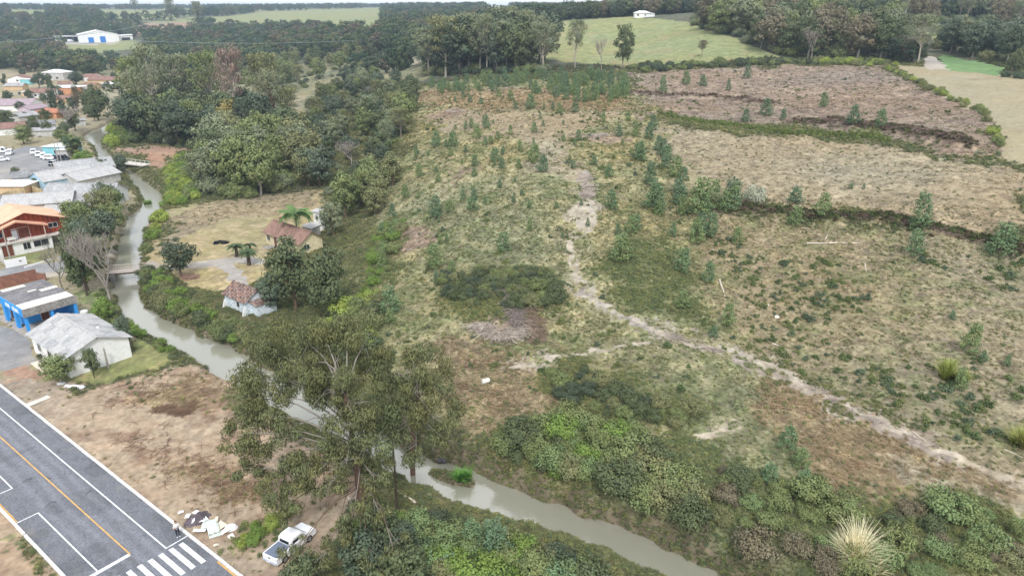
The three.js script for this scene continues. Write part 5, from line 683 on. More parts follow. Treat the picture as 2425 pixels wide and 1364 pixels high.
// the other houses: [kind, name, label, px, py of the foot of the near wall, L, D, wall, roof height, turn in degrees, wall, roof, openings]
const HOUSES = [
  ['g', 'grey_roof_house', 'long white house with grey sheet roof and posted veranda by the river', 183, 493, 16.5, 8.6, 2.9, 2.3, 0, 'white', 'asb', [['x', 1, 1, 0.7, 1.1], ['x', -1.6, 1.2, 0.7, 1.1], ['z', -4, 0.9, 1.6, 1.2], ['z', 0, 0.05, 1, 2.1, 'door'], ['z', 4, 0.9, 1.6, 1.2]]],
  ['g', 'blue_gable_house', 'grey-roofed house with pale blue front gable behind the long house', 150, 452, 13, 10, 2.8, 1.7, 52, 'lightblue', 'asb2', [['x', 0, 1, 1.2, 1]]],
  ['g', 'hip_roof_house', 'grey-roofed house nearest the water beside the blue-gabled one', 218, 448, 12, 9, 2.6, 1.6, 62, 'grey', 'asb2', []],
  ['g', 'street_house', 'grey-roofed house at the car park corner with an open porch', 192, 428, 14, 9.5, 2.9, 1.8, 38, 'ochre', 'asb', [['x', -1, 1, 1.4, 1]]],
  ['g', 'white_shed', 'small white shed with mottled grey roof beside the car park', 66, 444, 8.5, 6, 2.8, 0.9, 30, 'white', 'asb3', [['z', -2, 0.9, 0.8, 1]]],
  ['h', 'white_roof_store', 'low tan building with flat white roof behind the ochre wall', 12, 462, 10, 7, 2.4, 0.5, 0, 'tan', 'white', []],
  ['g', 'back_grey_house', 'grey-roofed house directly behind the red timber house', 78, 515, 14, 9, 2.8, 1.5, 20, 'grey', 'asb2', []],
  ['g', 'pink_wall_house', 'grey-roofed annex with pink wall behind the red timber house', 152, 528, 9, 6, 2.6, 0.8, 8, 'orange', 'asb2', []],
  ['g', 'left_edge_house', 'grey slate-coloured roof cut by the picture edge behind the red house', -8, 515, 9, 7, 2.6, 1.2, 35, 'grey', 'asb3', []],
  ['h', 'white_roof_house', 'pale two-storey house with white hip roof at the field edge', 124, 190, 15, 11, 5, 1.8, -4, 'grey', 'white', [['z', -3, 1, 1.6, 1.2], ['z', 3, 1, 1.6, 1.2]]],
  ['g', 'long_white_house', 'white house with faded red roof along the village street', 96, 232, 13, 8, 2.9, 1.8, 8, 'white', 'brown', [['z', -3, 1, 1.2, 1], ['z', 1, 0.05, 1, 2.1, 'door']]],
  ['h', 'white_carport', 'white-roofed carport attached to the long white house', 64, 228, 7, 6, 2.5, 0.4, 8, 'tan', 'white', [['z', 0, 0.1, 4, 2, 'gate']]],
  ['h', 'orange_wall_house', 'flat white-roofed house with orange walls behind the palm', 148, 224, 12, 8, 3.8, 0.5, -8, 'orange', 'white', []],
  ['g', 'brown_roof_house', 'long brown-roofed house in the middle of the village', 235, 200, 17, 9, 2.8, 1.8, -6, 'tan', 'brown', []], ['g', 'second_brown_house', 'shorter brown-roofed house left of the long one', 210, 192, 9, 8, 2.8, 1.6, -6, 'white', 'brown', []],
  ['g', 'red_tile_annex', 'small red-tiled annex below the brown-roofed houses', 207, 212, 8, 6, 2.4, 1.2, -10, 'tan', 'clay', []], ['h', 'white_roof_annex', 'white-roofed annex beside the big riverside trees', 250, 208, 8, 6, 2.6, 0.7, -10, 'white', 'white', []], ['h', 'second_white_annex', 'white-roofed hut closest to the araucaria', 274, 205, 8, 7, 2.6, 0.6, -14, 'grey', 'white', []],
  ['g', 'gable_front_house', 'white gabled house with brown roof near the field', 16, 196, 9, 12, 2.8, 1.9, -80, 'white', 'brown', [['x', 0, 1, 1.2, 1]]], ['h', 'teal_hut', 'small teal hut between village gardens', 58, 200, 6, 5, 3.2, 0.4, 0, 'teal', 'white', []],
  ['g', 'lilac_roof_house', 'large pale lilac roof with white walls in the village foreground', 14, 265, 20, 13, 3.0, 2.2, 8, 'white', 'lilac', []], ['g', 'lilac_gable_house', 'lilac gabled house beside the orange tiled roof', 84, 272, 9, 8, 2.7, 1.3, 70, 'lilac', 'lilac', []], ['h', 'orange_tile_house', 'house with bright orange tiled hip roof', 104, 281, 11, 8, 2.6, 1.6, -6, 'orange', 'orange', []],
  ['g', 'grey_carport', 'grey gabled carport roof on posts below the orange house', 60, 292, 8, 8, 2.9, 1.2, 60, 'grey', 'asb', [['x', 0, 0.1, 5, 2.3, 'gate']]], ['g', 'grey_back_roof', 'low grey roof beside the leafless village tree', 88, 312, 10, 7, 2.4, 1.1, 30, 'grey', 'asb3', []], ['g', 'second_grey_back_roof', 'flat grey roof above the riverside trees', 98, 324, 8, 6, 2.3, 0.7, 10, 'grey', 'asb', []],
  ['g', 'brown_edge_house', 'brown-roofed house at the picture edge above the car park', 12, 322, 11, 9, 2.6, 1.6, 30, 'white', 'brown', []],
  ['h', 'car_park_kiosk', 'teal and white kiosk with white roof at the car park', 128, 370, 9, 7, 3, 0.4, -10, 'teal', 'white', [['z', 1, 0.8, 2.6, 1.3]]], ['h', 'kiosk_annex', 'white-roofed lean-to beside the teal kiosk', 146, 374, 4, 5, 2.6, 0.3, -10, 'grey', 'white', []],
  ['g', 'garden_hut', 'small brown-roofed hut below the white-roofed house', 150, 208, 7, 6, 2.4, 1.1, 20, 'white', 'brown', []], ['g', 'street_corner_house', 'grey-roofed small house left of the white carport', 30, 214, 10, 7, 2.6, 1.3, 6, 'tan', 'asb', []], ['h', 'pale_flat_house', 'pale flat-roofed house between the brown roofs and the palm', 182, 216, 8, 6, 2.8, 0.4, -6, 'white', 'white', []], ['g', 'tan_street_house', 'tan house with brown roof beside the village street bend', 150, 246, 9, 7, 2.6, 1.3, 14, 'tan', 'brown', []], ['g', 'grey_street_house', 'grey-roofed house at the street above the lilac gable', 60, 256, 9, 7, 2.5, 1.2, -12, 'ochre', 'asb3', []], ['h', 'river_hut', 'pale hut under the trees nearest the upper river bend', 175, 300, 7, 5, 2.4, 0.5, 30, 'grey', 'asb', []],
  ['h', 'hilltop_house', 'white house with pale roof on the crest of the green meadow', 1522, 41, 10, 6, 2.8, 1.4, 0, 'white', 'white', [['z', -3, 1, 1.2, 1], ['z', 2, 1, 1.2, 1]]], ['h', 'hilltop_shed', 'low white shed right of the hilltop house', 1540, 40, 6, 5, 2.2, 0.5, 0, 'white', 'white', []],
  ['h', 'far_white_house', 'tiny white house among the trees behind the eucalyptus stand', 600, 124, 9, 7, 3, 1, 0, 'white', 'white', []], ['h', 'second_far_white_house', 'second tiny white house right of the first in the far trees', 622, 122, 8, 7, 3, 1, 0, 'white', 'white', []],
];
for (const [k, name, label, px, py, L, D, wallH, roofH, turn, wall, roof, openings] of HOUSES) { const t = turn * DEG, p = G(px, py), o = thing(name, label, 'house', [p.x - Math.sin(t) * D / 2 * Math.sign(Math.cos(t) || 1), p.y - 0.05, p.z - Math.abs(Math.cos(t)) * D / 2 - Math.abs(Math.sin(t)) * L / 2 * 0.8], t); (k === 'g' ? house : hip)(o, { L, D, wallH, roofH, wall: MW[wall], roof: MR[roof], openings }); if (name === 'grey_roof_house') { part('veranda_roof', uvm(box(13, 0.08, 3, -1.5, 2.55, D / 2 + 1.4, 0, 0.16)), MR.asb, o); for (let i = 0; i < 5; i++) part('veranda_post', box(0.16, 2.3, 0.16, -7.5 + i * 3, 1.15, D / 2 + 2.5), FRAME, o); } }
{ // factory
  const p = G(232, 98), o = thing('factory', 'large white industrial shed with blue doors on the far valley side', 'factory', [p.x, p.y - 0.3, p.z], -22 * DEG), L = 62, D = 44; house(o, { L: D, D: L * 0.72, wallH: 9, roofH: 5, over: 0.6, wall: MW.white, roof: MR.white }); o.rotation.y = -58 * DEG;
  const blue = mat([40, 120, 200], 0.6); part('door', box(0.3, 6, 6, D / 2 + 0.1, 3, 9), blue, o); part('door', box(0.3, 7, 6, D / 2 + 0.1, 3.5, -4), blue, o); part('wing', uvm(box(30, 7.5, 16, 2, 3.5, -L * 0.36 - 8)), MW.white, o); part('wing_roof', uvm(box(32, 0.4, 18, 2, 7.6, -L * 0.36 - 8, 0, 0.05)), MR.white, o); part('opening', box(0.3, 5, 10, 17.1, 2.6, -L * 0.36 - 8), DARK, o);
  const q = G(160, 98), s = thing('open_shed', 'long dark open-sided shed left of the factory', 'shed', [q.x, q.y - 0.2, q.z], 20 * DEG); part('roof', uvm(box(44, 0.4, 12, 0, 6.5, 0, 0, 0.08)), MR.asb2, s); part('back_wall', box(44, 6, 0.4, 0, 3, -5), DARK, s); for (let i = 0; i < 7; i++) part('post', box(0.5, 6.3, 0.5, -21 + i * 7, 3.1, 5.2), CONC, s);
}
{ // farmhouse, outhouse tower, shed across the river
  const turn = -40 * DEG, q = rect([768.4, 561], [619.5, 547.5], 4.0, turn), o = thing('farmhouse', 'cream farmhouse with reddish tiled roof behind the palm', 'house', [q.x, 1.3, q.z], turn); house(o, { L: q.L - 0.8, D: q.D - 0.8, wallH: 2.7, roofH: 1.7, over: 0.5, wall: MW.cream, roof: [MR.clay], openings: [['x', 1.2, 1.0, 1.2, 1.0], ['z', -q.L / 2 + 1.6, 1, 1.1, 1.1], ['z', -q.L / 2 + 4, 0.05, 1.0, 2.1, 'door'], ['z', 2, 1, 1.2, 1]] }); part('chimney', uvm(box(0.5, 1.2, 0.5, -q.L / 2 + 1.4, 4.5, -0.8)), MW.brick, o); part('porch_slab', uvm(box(3, 0.2, 2, -q.L / 2 + 3.5, 0.02, q.D / 2 + 0.6)), CONC, o);
  const p = G(762, 542), t = thing('water_tower', 'narrow white tower with grey hipped roof behind the farmhouse', 'tower', [p.x, p.y, p.z], -30 * DEG); hip(t, { L: 2.2, D: 2.2, wallH: 4.2, roofH: 0.7, over: 0.45, wall: MW.white, roof: MR.asb2, openings: [['z', 0, 2.4, 0.5, 0.6]] }); const an = thing('lean_to', 'low grey sheet lean-to at the foot of the white tower', 'shed', [p.x - 1, p.y, p.z + 4.5], -35 * DEG); part('roof', uvm(box(3.4, 0.08, 2.6, 0, 2.1, 0, 0, 0.12)), MR.asb2, an); part('wall', uvm(box(3, 2, 2.2, 0, 1, 0)), MW.grey, an);
  const a = W(523, 692, 3.6), b = W(577, 716, 3.6), D = 4.8, tt = Math.atan2(-(b.z - a.z), b.x - a.x), s = thing('river_shed', 'old pale blue shed with mossy clay tile roof above the river', 'shed', [(a.x + b.x) / 2 - Math.sin(tt) * D / 2, 1.15, (a.z + b.z) / 2 - Math.cos(tt) * D / 2], tt); house(s, { L: a.distanceTo(b) - 0.5, D: D - 0.6, wallH: 2.35, roofH: 1.3, over: 0.35, wall: MW.paleblue, roof: [MR.mossy, MR.mossy, MR.clay], sheets: [9, 5], openings: [['z', 0.9, 0.9, 0.75, 0.9]] }); for (const x of [-2.9, 2.9]) part('buttress', uvm(box(0.25, 1.5, 0.5, x, 0.5, D / 2 - 0.05, 0, -0.35)), MW.white, s); part('annex', uvm(box(2.2, 2.0, D - 1.4, 3.9, 0.85, -0.4)), MW.paleblue, s); part('annex_roof', uvm(box(2.5, 0.1, D - 0.8, 3.95, 2.05, -0.4, 0, 0, -0.12)), MR.mossy, s);
}
function wallLine(name, label, px, hh, m, y = GY) { const pts = px.map((q) => W(...q, y)), o = thing(name, label, 'wall', pts[0]); for (let i = 1; i < pts.length; i++) { const a = pts[i - 1], b = pts[i], l = a.distanceTo(b); part('wall_panel', uvm(box(l, hh, 0.2, (a.x + b.x) / 2 - pts[0].x, hh / 2 - 0.1, (a.z + b.z) / 2 - pts[0].z, Math.atan2(-(b.z - a.z), b.x - a.x))), m, o); part('pier', uvm(box(0.35, hh + 0.15, 0.35, b.x - pts[0].x, hh / 2 - 0.05, b.z - pts[0].z)), m, o); } return o; }
wallLine('ochre_wall', 'long ochre garden wall below the car park', [[22, 436], [60, 450], [100, 464]], 1.8, MW.ochre); wallLine('ruin_wall', 'stained ochre wall of a roofless yard', [[0, 482], [22, 474], [60, 468]], 2.4, MW.ochre); wallLine('yard_wall', 'tan boundary wall along the yard behind the red house', [[0, 500], [20, 498]], 1.6, MW.ochre);
{ // footbridge
  const a = W(252, 643, 1.9), b = W(404, 631, 1.9), l = a.distanceTo(b), o = thing('footbridge', 'narrow timber footbridge with slatted railing across the river', 'bridge', [(a.x + b.x) / 2, 1.75, (a.z + b.z) / 2], Math.atan2(-(b.z - a.z), b.x - a.x)), wood = texMat([198, 186, 176], 0.18, 2), dk = mat([96, 82, 72], 0.9);
  const pg = uvm(box(0.24, 0.06, 2.0)); const n = Math.floor(l / 0.27); for (let i = 0; i < n; i++) { const q = part('deck_plank', pg, wood, o); q.position.set(-l / 2 + 0.135 + i * 0.27, (vn(i * 3.1, 2) - 0.5) * 0.02, 0); }
  for (const z of [-0.8, 0.8]) part('girder', box(l, 0.3, 0.16, 0, -0.2, z), dk, o); for (const z of [-0.95, 0.95]) { const r = part('railing', box(l, 0.07, 0.08, 0, 0.95, z), wood, o); const bg = box(0.05, 0.95, 0.05); for (let i = 0; i < n; i++) { const q = part('baluster', bg, wood, r); q.position.set(-l / 2 + 0.135 + i * 0.27, 0.47, z); } } for (const x of [-l / 2 + 1, l / 2 - 1]) part('abutment', uvm(box(0.8, 1.8, 2.2, x, -1.1, 0)), CONC, o);
  const c = W(300, 384, 2), d = W(332, 388, 2), e = thing('small_bridge', 'small pale bridge deck over the upper river', 'bridge', [(c.x + d.x) / 2, 1.8, (c.z + d.z) / 2], Math.atan2(-(d.z - c.z), d.x - c.x)); part('deck', uvm(box(11, 0.3, 3, 0, 0, 0)), texMat([206, 200, 190], 0.1, 3), e); for (const z of [-1.4, 1.4]) part('rail', box(11, 0.08, 0.08, 0, 0.9, z), FRAME, e); for (let i = 0; i < 6; i++) for (const z of [-1.4, 1.4]) part('rail_post', box(0.1, 0.9, 0.1, -5 + i * 2, 0.5, z), FRAME, e);
  for (const x of [-4, 4]) part('pier', uvm(box(0.6, 2.6, 2.6, x, -1.4, 0)), CONC, e);
}
// utility poles and cables
function pole(px, py, hp, label) { const p = G(px, py), H = hp, o = thing('utility_pole', label, 'pole', p, 0.4); part('shaft', cyl(0.16, 0.1, H, 0, H / 2, 0, 8), POSTM, o); if (H > 7.6) part('crossarm', box(1.8, 0.12, 0.12, 0, H - 0.5, 0), POSTM, o); if (H > 7.6) for (const x of [-0.8, 0, 0.8]) part('insulator', cyl(0.05, 0.04, 0.2, x, H - 0.34, 0, 6), mat([190, 190, 186], 0.4), o); return V3(p.x, p.y + H - 0.2, p.z); }
const pts = [pole(143, 412, 9.5, 'concrete utility pole left of the pair by the car park'), pole(151, 412, 9.5, 'concrete utility pole right of the pair by the car park'), pole(102, 236, 11, 'utility pole in front of the long white house'), pole(52, 240, 9, 'utility pole beside the village street'), pole(118, 280, 8, 'utility pole beside the orange tiled house'), pole(28, 632, 7.5, 'slim pole behind the white gate pillar'), pole(255, 872, 3, 'short pole on the lawn beside the white house'), pole(358, 82, 14, 'utility pole on the bare far hillside')];
function cable(a, b, sag, label, r = 0.05) { const m = a.clone().lerp(b, 0.5); m.y -= sag; const q = (t) => a.clone().multiplyScalar((1 - t) ** 2).addScaledVector(m, 2 * t * (1 - t)).addScaledVector(b, t * t); solo('power_cable', new THREE.TubeGeometry(new THREE.CatmullRomCurve3([0, 0.25, 0.5, 0.75, 1].map(q)), 24, r, 4), mat([150, 156, 164], 0.6), label, 'cable'); }
cable(atDist(-60, 104, 620), pts[7], 6, 'power cable sagging across the far left valley', 0.16); cable(pts[7], atDist(1230, 22, 900), 8, 'power cable running from the far hillside pole towards the meadow', 0.14); cable(atDist(300, 96, 560), atDist(900, 92, 620), 5, 'power cable crossing above the eucalyptus stand', 0.12);

// ---------------------------------------------------------------- palms
function frond(R, L, droopy, n) { const gs = [], pts = []; for (let i = 0; i <= 6; i++) { const t = i / 6; pts.push(V3(L * t * (1 - 0.18 * t * droopy), L * (0.42 * t - droopy * 0.62 * t * t), 0)); } gs.push(tube(pts, 0.03 * L * 0.3, 0.006 * L * 0.3, 4)); const c = new THREE.CatmullRomCurve3(pts), pos = [], nor = []; for (let i = 0; i < n; i++) { const t = 0.14 + 0.84 * i / n, p = c.getPoint(t), d = c.getTangent(t), w = L * 0.26 * Math.sin(Math.PI * (0.18 + 0.8 * t)); for (const s of [-1, 1]) { const e = V3(p.x + d.x * w * 0.5, p.y - w * (0.45 + 0.2 * R()), p.z + s * w), q = L * 0.02; pos.push(p.x - q, p.y, p.z, p.x + q, p.y, p.z, e.x, e.y, e.z); for (let k = 0; k < 3; k++) nor.push(0, 0.9, s * 0.44); } } const g = new THREE.BufferGeometry(); g.setAttribute('position', new THREE.Float32BufferAttribute(pos, 3)); g.setAttribute('normal', new THREE.Float32BufferAttribute(nor, 3)); faceUp(g); return merge([gs[0], g].map((x) => { x = x.index ? x.toNonIndexed() : x; x.deleteAttribute('uv'); return x; })); }
function palm(px, py, hp, L, n, label, bark, r, leafC) { const p = G(px, py), H = tall(p, hp), R = rngOf(px), o = thing('palm_tree', label, 'palm', p), g = [0.85, 1.2, 1.6].map((d) => frond(R, L, d, 30)), m = new THREE.MeshPhysicalMaterial({ color: rgb(...leafC), roughness: 0.7, side: THREE.DoubleSide, transmission: 0.25, thickness: 0, specularIntensity: 0.4 }); part('trunk', tube([V3(0, -0.2, 0), V3(0.05, H * 0.5, 0), V3(0, H, 0)], r, r * 0.8, 9), BARK[bark], o); for (let i = 0; i < n; i++) { const f = part('frond', g[i % 3], m, o); f.position.set(0, H - 0.05, 0); f.rotation.set(0, i * 2.4 + R() * 0.4, (R() - 0.35) * 0.7, 'YXZ'); } }
palm(706, 580, 74, 4.3, 28, 'tall palm with long arching fronds before the farmhouse roof', 'grey', 0.2, [112, 142, 84]); palm(560, 608, 26, 2.2, 20, 'stout date palm left of the path near the river yard', 'dark', 0.34, [92, 112, 76]); palm(589, 628, 32, 2.2, 20, 'stout date palm nearest the path with thick brown trunk', 'dark', 0.38, [92, 112, 76]); palm(592, 598, 20, 1.8, 16, 'smallest date palm behind the other two in the yard', 'dark', 0.28, [92, 112, 76]); palm(133, 232, 26, 4.4, 16, 'palm crown among the village houses', 'grey', 0.3, [84, 104, 76]); palm(175, 372, 40, 4, 18, 'bushy palm beside the car park kiosk', 'grey', 0.3, [76, 98, 66]);

// ---------------------------------------------------------------- vehicles
const TYRE = mat([30, 30, 32], 0.95), RIM = mat([170, 172, 176], 0.35, { metalness: 0.7 }), RED = mat([168, 24, 28], 0.3), LAMP = mat([226, 230, 232], 0.2), PLATE = mat([214, 216, 214], 0.6), TRIM = mat([44, 46, 50], 0.7), carGlass = new THREE.MeshPhysicalMaterial({ color: rgb(24, 28, 32), roughness: 0.06 });
const paintMat = (c) => new THREE.MeshPhysicalMaterial({ color: rgb(...c), roughness: 0.38, clearcoat: 0.7, clearcoatRoughness: 0.08 });
function profile(pts, width, bevel) { const s = new THREE.Shape(pts.map((p) => new THREE.Vector2(...p))); return new THREE.ExtrudeGeometry(s, { depth: width - bevel * 2, bevelEnabled: true, bevelThickness: bevel, bevelSize: bevel * 0.7, bevelSegments: 2, curveSegments: 6 }).translate(0, 0, -(width - bevel * 2) / 2); }
function wheelAt(o, x, z, r) { const w = part('wheel', cyl(r, r, 0.22, 0, 0, 0, 18).rotateX(Math.PI / 2), TYRE, o); w.position.set(x, r, z); part('rim', cyl(r * 0.62, r * 0.62, 0.24, 0, 0, 0, 14).rotateX(Math.PI / 2), RIM, w); }
function carBody(o, color, kind) {   // nose towards +x
  const m = paintMat(color), Wd = 1.72;
  if (kind === 'pickup') {
    const L = 4.75; part('body', profile([[-2.35, 0.38], [-2.37, 0.98], [0.1, 1.0], [1.15, 1.02], [2.2, 0.9], [2.36, 0.62], [2.32, 0.36], [1.85, 0.34], [1.75, 0.62], [1.2, 0.66], [1.04, 0.34], [-1.05, 0.34], [-1.2, 0.64], [-1.75, 0.64], [-1.88, 0.36]], Wd, 0.09), m, o);
    part('cabin', profile([[-0.62, 1.0], [-0.5, 1.46], [-0.2, 1.58], [0.65, 1.56], [1.35, 1.02]], Wd - 0.16, 0.12), m, o);
    part('windscreen', new THREE.BufferGeometry().setAttribute('position', new THREE.Float32BufferAttribute([1.38, 1.07, 0.68, 0.79, 1.53, 0.56, 1.38, 1.07, -0.68, 0.79, 1.53, 0.56, 0.79, 1.53, -0.56, 1.38, 1.07, -0.68].flat(), 3)), carGlass, o).geometry.computeVertexNormals();
    for (const s of [-1, 1]) { part('side_window', profile([[-0.4, 1.07], [-0.36, 1.4], [0.56, 1.43], [1.0, 1.07]], 0.05, 0.01).translate(0, 0, s * 0.755), carGlass, o); part('door_handle', box(0.18, 0.04, 0.04, -0.1, 0.92, s * 0.85), m, o); part('mirror', rbox(0.16, 0.16, 0.2, 0.04, 0.95, 1.1, s * 0.92), m, o); part('taillight', box(0.06, 0.34, 0.16, -2.37, 0.8, s * 0.74), RED, o); part('headlight', rbox(0.2, 0.16, 0.34, 0.05, 2.22, 0.78, s * 0.62), LAMP, o); }
    part('rear_window', box(0.05, 0.28, 1.1, -0.62, 1.26, 0, 0, 0, -0.25), carGlass, o); part('bed_cover', rbox(1.72, 0.07, 1.42, 0.03, -1.46, 1.03, 0), mat([112, 122, 140], 0.75), o, 'grey fabric cover over the load bed'); const tg = part('tailgate', rbox(0.07, 0.5, 1.36, 0.03, -2.39, 0.78, 0), m, o); part('handle', box(0.04, 0.07, 0.22, -2.44, 0.88, 0), TRIM, tg); part('bumper', rbox(0.2, 0.2, 1.64, 0.05, -2.42, 0.46, 0), mat([168, 172, 180], 0.4), o); part('number_plate', box(0.02, 0.13, 0.4, -2.53, 0.47, -0.1), PLATE, o); part('grille', rbox(0.08, 0.26, 0.9, 0.03, 2.36, 0.56, 0), TRIM, o);
    for (const [x, z] of [[-1.47, 0.76], [-1.47, -0.76], [1.47, 0.76], [1.47, -0.76]]) wheelAt(o, x, z, 0.33);
  } else {
    const van = kind === 'van', top = van ? 1.9 : kind === 'suv' ? 1.68 : 1.46; part('body', profile([[-2.0, 0.34], [-2.05, 0.86], [1.0, 0.9], [1.95, 0.74], [2.04, 0.4], [1.62, 0.3], [1.5, 0.56], [1.02, 0.58], [0.9, 0.3], [-0.86, 0.3], [-0.98, 0.56], [-1.48, 0.56], [-1.6, 0.32]], Wd, 0.09), m, o);
    part('cabin', profile(van ? [[-2.0, 0.86], [-2.0, top - 0.1], [-1.8, top], [0.8, top], [1.55, 0.86]] : [[-1.9, 0.86], [-1.55, top - 0.1], [-1.2, top], [0.35, top - 0.02], [1.15, 0.88]], Wd - 0.14, 0.12), m, o);
    for (const s of [-1, 1]) { part('side_window', profile(van ? [[0, 0.98], [0, top - 0.2], [0.7, top - 0.2], [1.15, 0.98]] : [[-1.6, 0.96], [-1.3, top - 0.14], [0.3, top - 0.14], [0.86, 0.96]], 0.05, 0.01).translate(0, 0, s * 0.765), carGlass, o); part('taillight', box(0.06, 0.2, 0.2, -2.06, 0.76, s * 0.7), RED, o); part('headlight', rbox(0.16, 0.14, 0.32, 0.05, 1.96, 0.64, s * 0.62), LAMP, o); }
    part('windscreen', box(0.04, 0.62, 1.3, van ? 1.27 : 0.83, (0.92 + top) / 2, 0, 0, 0, 0.93), carGlass, o); part('rear_window', box(0.04, 0.44, 1.2, van ? -2.11 : -1.82, (0.98 + top) / 2, 0, 0, 0, van ? 0 : -0.55), carGlass, o); for (const [x, z] of [[-1.23, 0.76], [-1.23, -0.76], [1.26, 0.76], [1.26, -0.76]]) wheelAt(o, x, z, 0.31);
  }
}
{ const o = thing('pickup_truck', 'white pickup truck with grey bed cover parked on bare earth under the eucalyptus', 'pickup', [-19.85, h(-19.85, -50.15) + 0.02, -50.15], 61 * DEG); carBody(o, [244, 244, 246], 'pickup'); }
const CARS = [['suv', [232, 234, 236], 22, 366, -70, 'white and black off-roader facing out of the car park row'], ['hatch', [236, 236, 236], 78, 364, -60, 'white car at the far end of the car park row'], ['hatch', [238, 238, 236], 89, 370, -55, 'second white car in the car park row'], ['suv', [236, 238, 240], 102, 374, -60, 'third white car in the car park row'], ['suv', [240, 240, 240], 119, 378, 10, 'white car parked sideways before the teal kiosk'], ['suv', [30, 40, 62], 132, 392, 22, 'dark blue car parked nearest the grey-roofed houses'], ['van', [36, 44, 58], 147, 381, 10, 'dark van behind the blue car'], ['hatch', [230, 232, 234], 4, 382, 30, 'white car cut by the picture edge in the car park'], ['van', [226, 228, 230], 4, 362, 20, 'white van at the picture edge of the car park'], ['hatch', [206, 206, 208], 22, 228, 0, 'silver car parked on the village street'], ['suv', [176, 40, 44], 216, 276, 200, 'red car under the large dark tree by the river'], ['hatch', [40, 40, 46], 52, 224, 0, 'dark car in the village carport'],
  ['suv', [30, 30, 34], 258, 104, 0, 'far parked dark vehicle'].slice(0, 0)].filter((c) => c.length);
for (const [kind, c, px, py, turn, label] of CARS) { const p = G(px, py), o = thing('parked_car', label, 'car', [p.x, p.y + 0.02, p.z], turn * DEG, 'parked cars of the village'); carBody(o, c, kind); }
for (const [px, py, c, label] of [[138, 98, [240, 240, 240], 'white lorry at the left end of the factory yard'], [166, 99, [236, 236, 240], 'white van before the open factory shed'], [196, 99, [196, 120, 90], 'reddish vehicle in the factory yard'], [212, 99, [226, 226, 226], 'pale vehicle beside the first blue factory door'], [254, 98, [242, 242, 242], 'white vehicle before the dark factory opening'], [282, 94, [238, 238, 240], 'white vehicle right of the factory wing'], [296, 91, [234, 234, 236], 'white vehicle highest on the factory yard']]) { const p = G(px, py), o = thing('yard_vehicle', label, 'vehicle', [p.x, p.y, p.z], 0.3, 'vehicles in the factory yard'); carBody(o, c, 'van'); o.scale.setScalar(1.6); }

// ---------------------------------------------------------------- the person at the kerb
{
  const o = thing('person', 'person in white top and dark trousers standing at the kerb, hands raised', 'person', roadAt(0.3, 0.55, 1.27), 40 * DEG);
  const seg = [[0, 1.0, 0, 0, 1.32, 0.01, 0.14, 0.17, 0], [0, 1.32, 0.01, 0, 1.5, 0, 0.12, 0.055, 0], [-0.13, 1.36, 0, 0.13, 1.36, 0, 0.07, 0.07, 0], [0, 1.52, 0.01, 0, 1.56, 0.02, 0.05, 0.05, 2], [0, 1.63, 0.02, 0, 1.68, 0.01, 0.09, 0.1, 2], [0, 1.6, 0.1, 0, 1.62, 0.11, 0.02, 0.02, 2],
    ...[-1, 1].flatMap((s) => [[s * 0.2, 1.36, 0, s * 0.26, 1.12, 0.08, 0.055, 0.045, 0], [s * 0.26, 1.12, 0.08, s * 0.12, 1.22, 0.32, 0.045, 0.034, 2], [s * 0.12, 1.22, 0.32, s * 0.07, 1.25, 0.38, 0.034, 0.03, 2], [s * 0.1, 0.98, 0, s * 0.1, 0.52, 0.02, 0.1, 0.065, 1], [s * 0.1, 0.52, 0.02, s * 0.1, 0.1, -0.02, 0.065, 0.045, 1], [s * 0.1, 0.05, -0.03, s * 0.11, 0.04, 0.15, 0.05, 0.04, 3]])];
  const n = 60, mc = new MarchingCubes(n, mat([200, 200, 200]), false, false, 90000); mc.isolation = 0; const X = (i) => (i / n - 0.5) * 2, at = (x, y, z, s) => { const ax = s[3] - s[0], ay = s[4] - s[1], az = s[5] - s[2], t = clamp(((x - s[0]) * ax + (y - s[1]) * ay + (z - s[2]) * az) / (ax * ax + ay * ay + az * az)); return Math.hypot(x - s[0] - ax * t, y - s[1] - ay * t, z - s[2] - az * t) - mix(s[6], s[7], t); };
  for (let k = 0; k < n; k++) for (let j = 0; j < n; j++) for (let i = 0; i < n; i++) { const x = X(i) * 0.95, y = X(j) * 0.95 + 0.9, z = X(k) * 0.95; let v = 0; for (const s of seg) v += Math.exp(-at(x, y, z, s) * 60); mc.field[k * n * n + j * n + i] = Math.log(v + 1e-30) / 60; }
  mc.update(); const c = mc.count, g = new THREE.BufferGeometry(), p = mc.positionArray.slice(0, c * 3), col = new Float32Array(c * 3); const hue = [rgb(226, 226, 228), rgb(38, 40, 52), rgb(186, 140, 116), rgb(216, 218, 222)];
  for (let i = 0; i < c; i++) { p[i * 3] *= 0.95; p[i * 3 + 1] = p[i * 3 + 1] * 0.95 + 0.9; p[i * 3 + 2] *= 0.95; let b = 9, w = 0; for (const s of seg) { const d = at(p[i * 3], p[i * 3 + 1], p[i * 3 + 2], s); if (d < b) { b = d; w = s[8]; } } hue[w].toArray(col, i * 3); }
  g.setAttribute('position', new THREE.BufferAttribute(p, 3)); g.setAttribute('normal', new THREE.BufferAttribute(mc.normalArray.slice(0, c * 3), 3)); g.setAttribute('color', new THREE.BufferAttribute(col, 3)); part('body', g, new THREE.MeshStandardMaterial({ vertexColors: true, roughness: 0.9 }), o); part('hair', new THREE.SphereGeometry(0.115, 14, 10, 0, 6.3, 0, 1.7).rotateX(-0.35).translate(0, 1.685, -0.015), mat([44, 34, 30], 0.9), o); part('remote_control', rbox(0.2, 0.04, 0.12, 0.015, 0, 1.27, 0.42), mat([60, 62, 66], 0.6), o);
}
